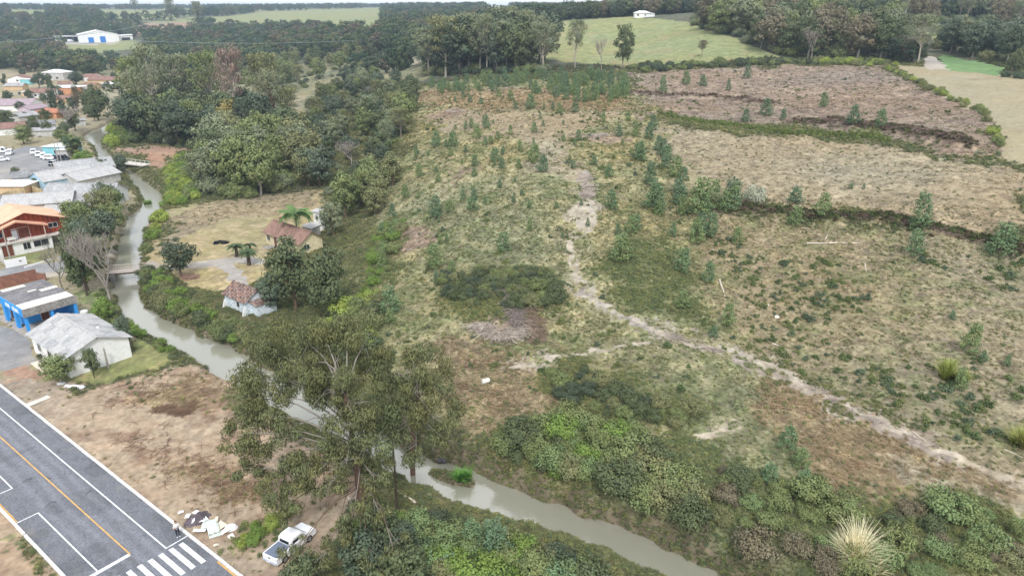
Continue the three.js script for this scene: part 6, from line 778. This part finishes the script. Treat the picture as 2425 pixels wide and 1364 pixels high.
// ---------------------------------------------------------------- the large eucalyptus by the river, leaf sprays hung on real limbs: [px, py, height of the spray, radius]
function bigEuc(name, label, base, trunkTop, clumps, seed, leafN, lm, bark) {
  const R = rngOf(seed), p0 = G(...base), o = thing(name, label, 'tree', p0), L = (v) => v.clone().sub(p0), cl = clumps.map(([x, y, hh, r]) => { const q = L(W(x, y, p0.y + hh)); return [q.x, q.y, q.z, r * 1.1, r * 0.85, r * 1.1, (r * r) / 4]; }), sprays = cl.flatMap((c) => Array.from({ length: 5 }, () => { const k = 0.3 + 0.3 * R(); return [c[0] + (R() - 0.5) * c[3] * 1.7, c[1] + (R() - 0.5) * c[4] * 1.5, c[2] + (R() - 0.5) * c[5] * 1.7, c[3] * k, c[4] * k * 1.25, c[5] * k, c[6] * k * 0.62]; }));
  const top = L(W(trunkTop[0], trunkTop[1], p0.y + trunkTop[2])), tp = [V3(0, -0.3, 0), V3(top.x * 0.1, top.y * 0.3, top.z * 0.12), V3(top.x * 0.4, top.y * 0.62, top.z * 0.42), top], c = new THREE.CatmullRomCurve3(tp); part('trunk', tube(tp, top.y > 14 ? 0.5 : 0.3, 0.14, 9), BARK[bark], o);
  const limb = [], fine = []; for (const q of cl) { const e = V3(q[0], q[1], q[2]), t = clamp((q[1] + 3.2) / top.y * 0.72, 0.34, 0.96), b = c.getPoint(t), m = b.clone().lerp(e, 0.5).add(V3((R() - 0.5) * 1.2, 0.9 + R() * 0.8, (R() - 0.5) * 1.2)); limb.push(tube([b, m, e], Math.min(0.12, 0.02 + q[6] * 0.085), 0.025, 6)); for (let k = 0; k < 5; k++) { const f = e.clone().add(V3((R() - 0.5) * q[3] * 1.7, (R() - 0.6) * q[4] * 1.5, (R() - 0.5) * q[5] * 1.7)); fine.push(tube([m.clone().lerp(e, 0.5 + 0.5 * R()), e.clone().lerp(f, 0.5).add(V3(0, 0.25, 0)), f], 0.03, 0.01, 4)); } }
  limb.forEach((g, i) => part('limb', g, cl[i][1] < 6 ? BARK.brown : BARK.grey, o)); part('twigs', merge(fine), BARK.grey, o).userData.kind = 'stuff'; part('crown', leaves(sprays, R, { n: leafN, len: 0.36, wid: 0.085, droop: 0.9, vary: 0.6, warm: 0.14 }), lm, o); return o;
}
const eucL = leafMat([128, 132, 90]), eucD = leafMat([112, 120, 82]);
bigEuc('large_eucalyptus', 'very large drooping eucalyptus on the near bank beside the pickup', [862, 1246], [815, 930, 14.5], [[640, 830, 15, 2.4], [700, 800, 17, 2.4], [760, 790, 18, 2.3], [820, 800, 18, 2.2], [600, 885, 13, 2.1], [660, 880, 14, 2.3], [730, 860, 16, 2.3], [800, 850, 17, 2.2], [860, 820, 17.5, 2], [585, 945, 11, 1.9], [650, 940, 12, 2.1], [715, 920, 14, 2], [860, 900, 15, 2], [790, 900, 15.5, 1.8], [850, 960, 13, 1.8], [560, 1060, 8, 1.7], [610, 1030, 9.5, 1.7], [590, 1120, 6.5, 1.5], [645, 1095, 7.5, 1.8], [690, 1010, 10.5, 1.6], [735, 1070, 9, 1.4], [725, 1130, 7, 1.7], [680, 1170, 6, 1.5], [780, 1150, 7.5, 1.5], [820, 1100, 9.5, 1.5], [660, 1210, 4.6, 1.1], [690, 1312, 3.6, 0.9], [715, 1290, 3.8, 0.8], [800, 1262, 4.5, 1.2], [850, 1285, 4, 1.1], [760, 1330, 3.2, 0.9], [880, 1330, 4, 1.2], [930, 1290, 5, 1.2], [900, 1220, 6, 1.2], [760, 1110, 8, 1.8], [800, 1060, 10, 1.7], [840, 1010, 12, 1.8], [870, 1060, 10.5, 1.6], [885, 1130, 8, 1.4], [640, 1150, 6, 1.5], [700, 1100, 8, 1.7], [620, 985, 10.5, 1.8], [760, 940, 14, 1.9], [820, 960, 13.5, 1.7], [560, 1000, 9.6, 1.5], [840, 1190, 7, 1.3]], 3, 1150, eucL, 'red');
bigEuc('slender_eucalyptus', 'eucalyptus leaning over the river right of the largest one', [978, 1140], [990, 930, 13], [[905, 880, 15, 2], [960, 880, 15, 2.3], [1020, 885, 14, 2.1], [1050, 935, 12.8, 1.9], [985, 935, 13.5, 2.1], [925, 950, 13, 1.9], [1030, 990, 11.5, 1.9], [960, 1010, 11, 1.9], [895, 1015, 11, 1.7], [1055, 1045, 9.5, 1.5], [985, 1065, 9, 1.5], [905, 1090, 8.5, 1.5], [850, 1060, 10, 1.4], [1000, 845, 15, 1.6]], 5, 1150, eucL, 'red');
{ const R = rngOf(55), b = G(940, 1222), o = thing('thin_dark_tree', 'thin dark straight trunk between the two large eucalyptus trees', 'tree', b), H = 11; part('trunk', tube([V3(0, -0.2, 0), V3(0.1, H * 0.5, 0), V3(0, H, -0.3)], 0.13, 0.05, 7), BARK.dark, o); part('crown', leaves(Array.from({ length: 7 }, (_, i) => [(R() - 0.5) * 2, H - 2.4 + i * 0.45, (R() - 0.5) * 2, 0.9, 0.8, 0.9]), R, { n: 160, len: 0.4, wid: 0.12, droop: 0.7 }), eucD, o); }

// ---------------------------------------------------------------- tall grass clumps, logs, stones, rubbish
function blades(R, n, H, spread, w, arch) { const pos = [], nor = [], col = []; for (let i = 0; i < n; i++) { const a = R() * 6.283, r0 = Math.sqrt(R()) * spread * 0.35, lean = Math.pow(R(), 0.7) * arch, hh = H * (0.6 + 0.5 * R()), x0 = Math.cos(a) * r0, z0 = Math.sin(a) * r0, dx = Math.cos(a + (R() - 0.5)), dz = Math.sin(a + (R() - 0.5)), b = 0.75 + 0.5 * R(); let pv = null; for (let k = 0; k <= 3; k++) { const t = k / 3, x = x0 + dx * lean * hh * t * t, z = z0 + dz * lean * hh * t * t, y = hh * (t - 0.35 * lean * t * t), ww = w * (1 - t) + 0.004, q = [[x - dz * ww, y, z + dx * ww], [x + dz * ww, y, z - dx * ww]]; if (pv) for (const [A, B, D] of [[pv[0], pv[1], q[0]], [pv[1], q[1], q[0]]]) for (const v of [A, B, D]) { pos.push(...v); nor.push(-dx * 0.3, 0.85, -dz * 0.3); col.push(b, b, b); } pv = q; } } const g = new THREE.BufferGeometry(); g.setAttribute('position', new THREE.Float32BufferAttribute(pos, 3)); g.setAttribute('normal', new THREE.Float32BufferAttribute(nor, 3)); g.setAttribute('color', new THREE.Float32BufferAttribute(col, 3)); return faceUp(g); }
for (const [px, py, hh, sp2, c, n, w, label] of [[2025, 1335, 3.4, 2.4, [240, 230, 192], 800, 0.036, 'large pale straw-coloured grass clump on the lower slope'], [2045, 1345, 2.2, 2.4, [240, 228, 188], 200, 0.05, 'low straw grass tuft beside the large pale clump'], [2240, 892, 2.4, 2.2, [164, 172, 98], 700, 0.05, 'yellow-green cane grass clump on the cleared slope'], [2275, 905, 2.0, 1.8, [172, 178, 108], 400, 0.05, 'smaller yellow-green cane grass clump beside the first'], [2424, 1060, 2.4, 2, [168, 172, 98], 500, 0.05, 'yellow-green cane grass clump cut by the picture edge'], [1098, 1134, 1.5, 1.7, [112, 158, 74], 420, 0.05, 'bright green reed clump on the river islet'], [350, 492, 1.6, 1.6, [130, 160, 84], 260, 0.06, 'small green reed clump standing in the river']]) { const p = G(px, py); p.y = Math.max(p.y, -0.1); const RG = rngOf(px), o = solo('grass_clump', merge(Array.from({ length: 7 }, (_, i) => blades(RG, n / 7, hh * (0.65 + 0.45 * RG()), sp2 * 0.55, w, 0.55 + 0.4 * RG()).rotateZ((RG() - 0.5) * 0.5).rotateX((RG() - 0.5) * 0.5).translate(i ? (RG() - 0.5) * sp2 * 0.75 : 0, 0, i ? (RG() - 0.5) * sp2 * 0.6 : 0))), leafMat(c), label, 'grass clump'); o.position.copy(p); }
const LOGM = texMat([206, 192, 176], 0.16, 2, 0.95, { streak: [6, 0.4] }), GREYLOG = texMat([176, 166, 158], 0.18, 2, 0.95, { streak: [6, 0.4] });
for (const [a, b, r, label] of [[[1912, 578], [1985, 577], 0.13, 'left half of the long pale log pair on the cleared slope'], [[1965, 576], [2038, 577], 0.12, 'right half of the long pale log pair on the cleared slope'], [[1955, 568], [1962, 556], 0.09, 'short pale log stub behind the log pair'], [[1830, 815], [1870, 832], 0.1, 'pale log lying above the lower track'], [[1898, 541], [1918, 543], 0.1, 'short pale log at the brushy bank'], [[2160, 1022], [2235, 1077], 0.06, 'long bent pale branch across the lower track'], [[2380, 1066], [2425, 1085], 0.06, 'pale branch near the right cane clump'], [[1085, 1060], [1106, 1028], 0.09, 'pale pole leaning on the far river bank'], [[1000, 275], [1026, 255], 0.12, 'pale fallen trunk at the top left of the plantation'], [[1390, 597], [1403, 575], 0.06, 'pale crooked branch beside the bare track'], [[1260, 742], [1325, 745], 0.07, 'grey branch on the brushwood mound'], [[1445, 395], [1425, 402], 0.06, 'pale branch above the bare track'], [[1705, 665], [1718, 705], 0.14, 'bleached broken stump beside the boundary saplings'], [[2050, 625], [2052, 645], 0.08, 'thin bleached stub standing on the cleared slope'], [[855, 1225], [825, 1180], 0.12, 'fallen grey branch under the large eucalyptus'], [[985, 1195], [940, 1165], 0.14, 'dark fallen log on the near river bank']]) { const p = G(...a), q = G(...b), d = q.clone().sub(p), l = d.length(), m = p.clone().lerp(q, 0.5); const g = tube([V3(-l / 2, 0, 0), V3(-l / 6, 0.04, 0.05), V3(l / 6, -0.03, -0.04), V3(l / 2, 0, 0)], r, r * 0.6, 8), o = solo('log', uvm(g), LOGM, label, 'log'); o.position.copy(m); o.position.y += r * 0.9; o.quaternion.setFromUnitVectors(V3(1, 0, 0), d.normalize()); }
{ const p = G(1150, 908), o = thing('barrel', 'white barrel lying on the lower hillside', 'barrel', [p.x, p.y + 0.32, p.z], 0.5); o.scale.setScalar(0.74); const b = part('drum', cyl(0.42, 0.42, 1.25, 0, 0, 0, 18).rotateZ(Math.PI / 2), mat([222, 220, 212], 0.6), o); for (const x of [-0.3, 0.3]) part('hoop', cyl(0.44, 0.44, 0.06, x, 0, 0, 18).rotateZ(0), mat([228, 226, 220], 0.5), b).geometry.translate(-x, 0, 0).rotateZ(Math.PI / 2).translate(x, 0, 0); }
function stone(px, py, r, label, c = [226, 216, 202]) { const g = new THREE.IcosahedronGeometry(r, 3), p = g.attributes.position; for (let i = 0; i < p.count; i++) { const k = 0.8 + 0.4 * vn(p.getX(i) / r * 1.7 + px, p.getY(i) / r * 1.7 + p.getZ(i) / r * 1.3); p.setXYZ(i, p.getX(i) * k, p.getY(i) * k * 0.6, p.getZ(i) * k); } g.computeVertexNormals(); const q = G(px, py), o = solo('stone', g, mat(c, 0.95), label, 'stone'); o.position.copy(q); o.position.y += r * 0.25; }
stone(1312, 1003, 0.85, 'large pale boulder half hidden by the far bank bushes'); stone(1841, 752, 0.32, 'small pale stone on the cleared slope'); stone(1818, 724, 0.22, 'smallest pale stone on the cleared slope'); stone(1041, 1092, 0.4, 'dark wet stone at the river edge', [74, 74, 76]); stone(1052, 1093, 0.3, 'second dark wet stone at the river edge', [82, 82, 84]);
{ // dumped rubbish by the kerb and white sheets on the verge
  const R = rngOf(21), pale = [mat([236, 234, 228], 0.8), mat([226, 218, 196], 0.8), mat([206, 214, 206], 0.8), mat([240, 240, 242], 0.7)];
  const at = (x, y) => G(380 + x / 11.365, 1200 + y / 11.365);
  { const p = at(1000, 330), g = new THREE.PlaneGeometry(3.2, 2.2, 40, 30).rotateX(-Math.PI / 2), q = g.attributes.position; for (let i = 0; i < q.count; i++) { const x = q.getX(i), z = q.getZ(i), e = Math.max(0, 1 - (x / 1.6) ** 2 - (z / 1.1) ** 2); q.setY(i, e * (0.12 + 0.5 * vn(x * 5 + 9, z * 5) * e) - 0.06 + (e > 0 ? (vn(x * 14, z * 14) - 0.5) * 0.12 : -0.2)); } g.computeVertexNormals(); const o = solo('ash_heap', g, texMat([96, 86, 92], 0.4, 1.4), 'dark heap of burnt ash in the rubbish beside the kerb', 'ash heap'); o.position.copy(p); o.rotation.y = 0.9; }
  const items = [[1260, 520, 1.3, 0.9, 2, 'pale green panel leaning on the rubbish pile'], [1430, 700, 1.5, 1.0, 2, 'pale green crate frame lying on the rubbish pile'], [1600, 570, 1.0, 0.8, 1, 'cream board in the middle of the rubbish pile'], [1730, 690, 0.8, 0.7, 0, 'white rounded board at the rubbish pile edge'], [1500, 470, 1.2, 0.25, 1, 'cream plank across the rubbish pile'], [1050, 690, 1.1, 0.4, 3, 'white torn sheet before the rubbish pile'], [735, 285, 0.8, 0.4, 3, 'white scrap on the ash heap edge'], [945, 205, 0.5, 0.45, 3, 'square white scrap on the ash heap'], [545, 200, 0.5, 0.3, 3, 'small white scrap nearest the kerb'], [870, 430, 0.35, 0.5, 3, 'narrow white scrap between the ash and the kerb'], [1215, 370, 0.6, 0.3, 3, 'white scrap above the green panel'], [1140, 440, 0.7, 0.35, 0, 'folded white scrap beside the green panel'], [1900, 840, 0.5, 0.5, 0, 'white lump at the foot of the rubbish pile'], [1500, 1080, 0.5, 0.3, 1, 'pale scrap on the bare ground by the kerb']];
  for (const [x, y, w, d, m, label] of items) { const p = at(x, y), g = new THREE.BoxGeometry(w, 0.05, d, 6, 1, 6), q = g.attributes.position; for (let i = 0; i < q.count; i++) q.setY(i, q.getY(i) + (vn(q.getX(i) * 2 + x, q.getZ(i) * 2 + y) - 0.5) * 0.22); g.computeVertexNormals(); const o = solo('dumped_scrap', g, pale[m], label, 'rubbish', 'dumped rubbish by the kerb'); o.position.copy(p); o.position.y += 0.16 + 0.12 * R(); o.rotation.set((R() - 0.5) * 0.5, R() * 6, (R() - 0.5) * 0.5); }
  { const p = at(1880, 590), o = thing('plastic_basin', 'white oval basin upside down on the rubbish pile', 'basin', [p.x, p.y, p.z], 0.4); part('shell', new THREE.LatheGeometry([[0.46, 0], [0.44, 0.1], [0.36, 0.3], [0.2, 0.36], [0.01, 0.37]].map((a) => new THREE.Vector2(...a)), 18).scale(1.3, 1, 1), pale[3], o); part('rim', new THREE.TorusGeometry(0.46, 0.03, 6, 20).rotateX(Math.PI / 2).scale(1.3, 1, 1).translate(0, 0.02, 0), pale[3], o); }
  { const p = at(1420, 720), o = thing('broken_chair', 'pale broken chair frame lying in the rubbish pile', 'chair', [p.x, p.y + 0.1, p.z], 0.6); part('seat', box(0.9, 0.05, 0.8, 0, 0.3, 0, 0, 0.3), pale[2], o); part('backrest', box(0.9, 0.05, 0.8, 0, 0.55, -0.5, 0, 1.0), pale[2], o); for (const x of [-0.42, 0, 0.42]) part('leg', box(0.06, 0.7, 0.06, x, 0.3, 0.5, 0, 0.5), pale[2], o); }
  for (let i = 0; i < 9; i++) { const p = G(140 + i * 6.4 + R() * 5, 908 + R() * 18), sh = new THREE.Shape(Array.from({ length: 9 }, (_, k) => { const a = k / 9 * 6.283, r = 0.16 + 0.34 * R(); return new THREE.Vector2(Math.cos(a) * r * 1.3, Math.sin(a) * r); })), g = new THREE.ExtrudeGeometry(sh, { depth: 0.03, bevelEnabled: false }).rotateX(-Math.PI / 2), o = solo('torn_sheet', g, pale[3], 'torn white sheet scrap scattered on the verge below the white house', 'sheet', 'white sheet scraps on the verge'); o.position.copy(p); o.position.y += 0.03 + i * 0.012; o.rotation.y = R() * 6; o.rotation.z = (R() - 0.5) * 0.1; }
  { const p = G(522, 577), o = thing('car_wreck_pile', 'dark heap of old tyres and scrap on the mown yard', 'scrap heap', [p.x, p.y, p.z], 0.1); const tg = new THREE.TorusGeometry(0.34, 0.14, 8, 16).rotateX(Math.PI / 2); for (let i = 0; i < 14; i++) { const t = part('tyre', tg, TYRE, o); t.position.set((R() - 0.5) * 2.6, 0.14 + (i > 8 ? 0.28 : 0), (R() - 0.5) * 1.0); t.rotation.set((R() - 0.5) * 0.5, 0, (R() - 0.5) * 0.5); } }
  { const p = G(95, 857), o = thing('plant_pot', 'round clipped shrub in a grey pot beside the white house terrace', 'potted plant', [p.x, p.y, p.z]); part('pot', cyl(0.22, 0.32, 0.5, 0, 0.25, 0, 12), CONC, o); part('foliage', leaves(ballPts(14, rngOf(3)).map((b) => [b.x * 0.28, 0.85 + b.y * 0.28, b.z * 0.28, 0.14, 0.14, 0.14]), rngOf(4), { n: 40, len: 0.12, wid: 0.08, mid: V3(0, 0.85, 0) }), LEAF.deep, o); }
}
// ---------------------------------------------------------------- ground cover: grass tufts, weeds, brush
{
  const R = rngOf(808), o = new THREE.Object3D(), tm = new THREE.MeshPhysicalMaterial({ color: 0xffffff, vertexColors: true, roughness: 0.95, side: THREE.DoubleSide, transmission: 0.25, thickness: 0, specularIntensity: 0.15 });
  const tuft = [0, 1].map((k) => blades(rngOf(60 + k), 16, 1, 1.1, 0.045, 1.0)), weed = leaves(Array.from({ length: 5 }, () => [(R() - 0.5) * 0.8, 0.2 + R() * 0.35, (R() - 0.5) * 0.8, 0.32, 0.25, 0.32]), R, { n: 16, len: 0.26, wid: 0.15, mid: V3(0, 0, 0), vary: 0.5 });
  const stick = merge(Array.from({ length: 5 }, () => { const a = R() * 6.28, x = (R() - 0.5) * 0.8, z = (R() - 0.5) * 0.8, l = 0.4 + R() * 0.5; return tube([V3(x - Math.cos(a) * l, 0.02 + R() * 0.12, z - Math.sin(a) * l), V3(x + Math.cos(a) * l, 0.05 + R() * 0.2, z + Math.sin(a) * l)], 0.022, 0.01, 3); }));
  const A = [[], []], AC = [[], []], B = [], BC = [], S = [], SC = [];
  const HT = { lot: [0.34, 1], scrub: [0.5, 1], hay: [0.16, 0.9], dirt: [0.1, 0.2], russet: [0.4, 0.9], cleared: [0.24, 0.8], slash: [0.22, 0.75], green: [0.5, 1], yard: [0.08, 0.35], hayfine: [0.08, 0.25], village: [0.2, 0.2], floor: [0.6, 0.5], mud: [0.4, 0.4], pasture: [0.22, 0.2] };
  const WEED = { lot: 0.055, scrub: 0.3, green: 0.3, cleared: 0.07, russet: 0.04, slash: 0.04, floor: 0.3, mud: 0.25, village: 0.06, hay: 0.03, dirt: 0.012 }, weedC = [[124, 134, 86], [112, 124, 78], [140, 146, 96], [106, 122, 86], [148, 150, 92]];
  const place = (x, z, hh, w) => { o.position.set(x, h(x, z) - 0.03, z); o.rotation.set(0, R() * 6.283, 0); o.scale.set(w, hh, w); o.updateMatrix(); return o.matrix.clone(); };
  const road = (x, z) => { const a = x - K0[0], b = z - K0[1], t = a * rn[0] + b * rn[1]; return t > -0.5 && t < 9.4; };
  for (const [r0, r1, dens, sz] of [[42, 85, 34, 0.62], [85, 140, 18, 0.75], [140, 230, 6.5, 1.0], [230, 330, 2, 1.35]]) {
    const n = Math.round(0.72 * (r1 * r1 - r0 * r0) * dens);
    for (let i = 0; i < n; i++) {
      const a = (R() - 0.5) * 1.44, r = Math.sqrt(mix(r0 * r0, r1 * r1, R())), x = Math.sin(a) * r, z = -Math.cos(a) * r; const sd = riverSD(x, z); if (sd < 0.15 && h(x, z) < 0.02) continue; if (road(x, z)) continue;
      const cl = classAt(x, z, (R() + R() - 1) * 2.4, (R() + R() - 1) * 2.4), nm = CLS[cl][0], ht = HT[nm]; if (!ht || R() > ht[1]) continue; const patch = vn(x / 2.6 + 3, z / 2.6), c = groundColor(cl, x, z, 0.6), k = 0.88 + 0.26 * R();
      if (R() < (WEED[nm] ?? 0) * (0.4 + 1.4 * patch)) { const q = weedC[Math.floor(R() * 5)], t = 0.55 + 0.3 * R(); BC.push(new THREE.Color(lin(mix(c[0], q[0], t)) * k, lin(mix(c[1], q[1], t)) * k, lin(mix(c[2], q[2], t)) * k)); const hh = (0.35 + 0.65 * R()) * (ht[0] + 0.4) * sz; B.push(place(x, z, hh, hh * (0.9 + 0.5 * R()))); continue; }
      if (R() < (nm === 'slash' ? 0.12 : nm === 'cleared' || nm === 'lot' || nm === 'hay' ? 0.012 : 0)) { S.push(place(x, z, sz, sz)); const b = 0.7 + 0.5 * R(); SC.push(new THREE.Color(lin(176) * b, lin(158) * b, lin(144) * b)); continue; }
      const hh = ht[0] * (0.5 + 0.8 * R()) * (0.6 + 0.8 * patch) * sz, v = i & 1; A[v].push(place(x, z, hh, (0.35 + 0.3 * R()) * sz * Math.min(1.4, 0.6 + ht[0]))); AC[v].push(new THREE.Color(lin(c[0]) * k * 1.12, lin(c[1]) * k * 1.1, lin(c[2]) * k * 1.06));
    }
  }
  // brushwood: the cut pile on the mound, the berms between the fields, the track edges
  const heap = (pts2, n, wid, col, big) => { for (let i = 0; i < n; i++) { const t = R() * (pts2.length - 1), k = Math.floor(t), a = pts2[k], b = pts2[Math.min(k + 1, pts2.length - 1)], x = mix(a[0], b[0], t - k) + (R() + R() - 1) * wid, z = mix(a[1], b[1], t - k) + (R() + R() - 1) * wid, q = col[Math.floor(R() * col.length)], kk = 0.75 + 0.5 * R(); S.push(place(x, z, big * (0.8 + R() * 1.4), big * (0.8 + R() * 0.8))); SC.push(new THREE.Color(lin(q[0]) * kk, lin(q[1]) * kk, lin(q[2]) * kk)); } };
  const scrubOn = (pts2, n, wid, cols, h0, h1) => { for (let i = 0; i < n; i++) { const t = R() * (pts2.length - 1), k = Math.floor(t), a = pts2[k], b = pts2[Math.min(k + 1, pts2.length - 1)], x = mix(a[0], b[0], t - k) + (R() + R() - 1) * wid, z = mix(a[1], b[1], t - k) + (R() + R() - 1) * wid, q = cols[Math.floor(R() * cols.length)], kk = 0.8 + 0.4 * R(), hh = mix(h0, h1, R()); B.push(place(x, z, hh, hh)); BC.push(new THREE.Color(lin(q[0]) * kk, lin(q[1]) * kk, lin(q[2]) * kk)); } };
  const dead = [[136, 116, 104], [116, 94, 84], [156, 136, 122], [96, 80, 70]], pale = [[206, 194, 180], [188, 174, 162], [166, 152, 142]];
  heap(bermA, 260, 1.6, dead, 1.1); heap(bermB, 420, 1.9, dead, 1.2); heap(bermC, 520, 1.6, dead, 1.0); scrubOn(bermA, 120, 1.8, [[98, 88, 64], [110, 100, 72]], 0.5, 1.1); scrubOn(bermB, 260, 1.8, [[92, 84, 60], [100, 104, 66], [84, 78, 56]], 0.6, 1.3); scrubOn(bermC, 420, 1.7, [[84, 96, 56], [96, 108, 62], [92, 82, 60]], 0.6, 1.3);
  heap(onLand([[1120, 770], [1160, 790], [1200, 800], [1240, 790], [1250, 770]], false), 130, 1.3, pale, 1.2); heap(onLand([[1200, 690], [1215, 730], [1225, 770]], false), 110, 1.0, [[156, 144, 136], [138, 124, 116]], 1.2); heap(onLand([[1250, 720], [1270, 770], [1275, 810]], false), 90, 1.2, [[138, 118, 102], [150, 130, 112]], 1.1);
  heap(onLand([[1580, 795], [1640, 815], [1720, 835]], false), 34, 0.9, pale, 0.9); heap(onLand([[1385, 410], [1395, 450], [1385, 470]], false), 120, 1.2, pale, 1.0); heap(onLand([[1900, 905], [1960, 940], [2080, 1000], [2220, 1065]], false), 24, 0.8, pale, 0.9); heap(onLand([[372, 972], [395, 966], [410, 978], [432, 980], [440, 966], [452, 960]], false), 170, 0.75, [[132, 106, 86], [112, 86, 70], [146, 120, 98]], 0.7); heap(onLand([[300, 1030], [420, 1100], [520, 1140], [620, 1180]], false), 160, 3.5, [[150, 122, 102], [128, 100, 82], [176, 150, 126]], 0.7); heap(onLand([[250, 950], [400, 920], [520, 940], [600, 1040]], false), 160, 4, [[150, 126, 106], [186, 160, 136], [130, 104, 88]], 0.7); heap(onLand([[1060, 262], [1090, 268]], false), 50, 2, pale, 1); heap(onLand([[1400, 325], [1440, 318]], false), 50, 1.6, pale, 1); heap(onLand([[440, 655], [455, 660]], false), 90, 0.9, [[150, 118, 104], [170, 140, 124]], 0.8);
  scrubOn(onLand([[1570, 270], [1640, 288], [1760, 300], [1900, 318], [2060, 324], [2100, 334]], false), 420, 2.0, [[112, 128, 70], [126, 138, 78], [104, 116, 66]], 0.6, 1.3);
  for (const [poly, n] of [[[[900, 560], [985, 230], [1480, 200], [1700, 620], [1850, 1000], [1200, 1000], [980, 960], [870, 800]], 900], [[[1680, 560], [2425, 600], [2425, 1150], [2100, 970], [1800, 850]], 700], [[[1500, 175], [2100, 160], [2350, 300], [2300, 360], [1560, 290]], 160]]) for (const p of scatter(poly, n, 0.2, R)) { if (vn(p.x / 9 + 4, p.z / 9) < 0.42 + 0.2 * R()) continue; const q = [[96, 112, 72], [110, 124, 78], [124, 132, 84], [104, 118, 92]][Math.floor(R() * 4)], kk = 0.85 + 0.3 * R(), hh = 0.5 + 0.9 * R() * R(); for (let e = 0; e < 3; e++) { const x = p.x + (R() - 0.5) * hh, z = p.z + (R() - 0.5) * hh; B.push(place(x, z, hh * (0.6 + 0.5 * R()), hh * 0.8)); BC.push(new THREE.Color(lin(q[0]) * kk, lin(q[1]) * kk, lin(q[2]) * kk)); } }
  console.log('tufts', A[0].length + A[1].length, 'weeds', B.length, 'brush', S.length);
  for (const v of [0, 1]) stuff('grass', tuft[v], tm, A[v], AC[v], 'dry and green grass tufts covering the slopes and banks', 'grass'); stuff('weeds', weed, tm, B, BC, 'low leafy weeds growing through the grass', 'weeds'); stuff('brushwood', stick, new THREE.MeshStandardMaterial({ roughness: 0.95 }), S, SC, 'cut branches and dead brush lying on the slope', 'brushwood');
}

scene.traverse((o) => { if (o.isMesh) { o.castShadow = true; o.receiveShadow = true; } });
renderer.render(scene, camera);
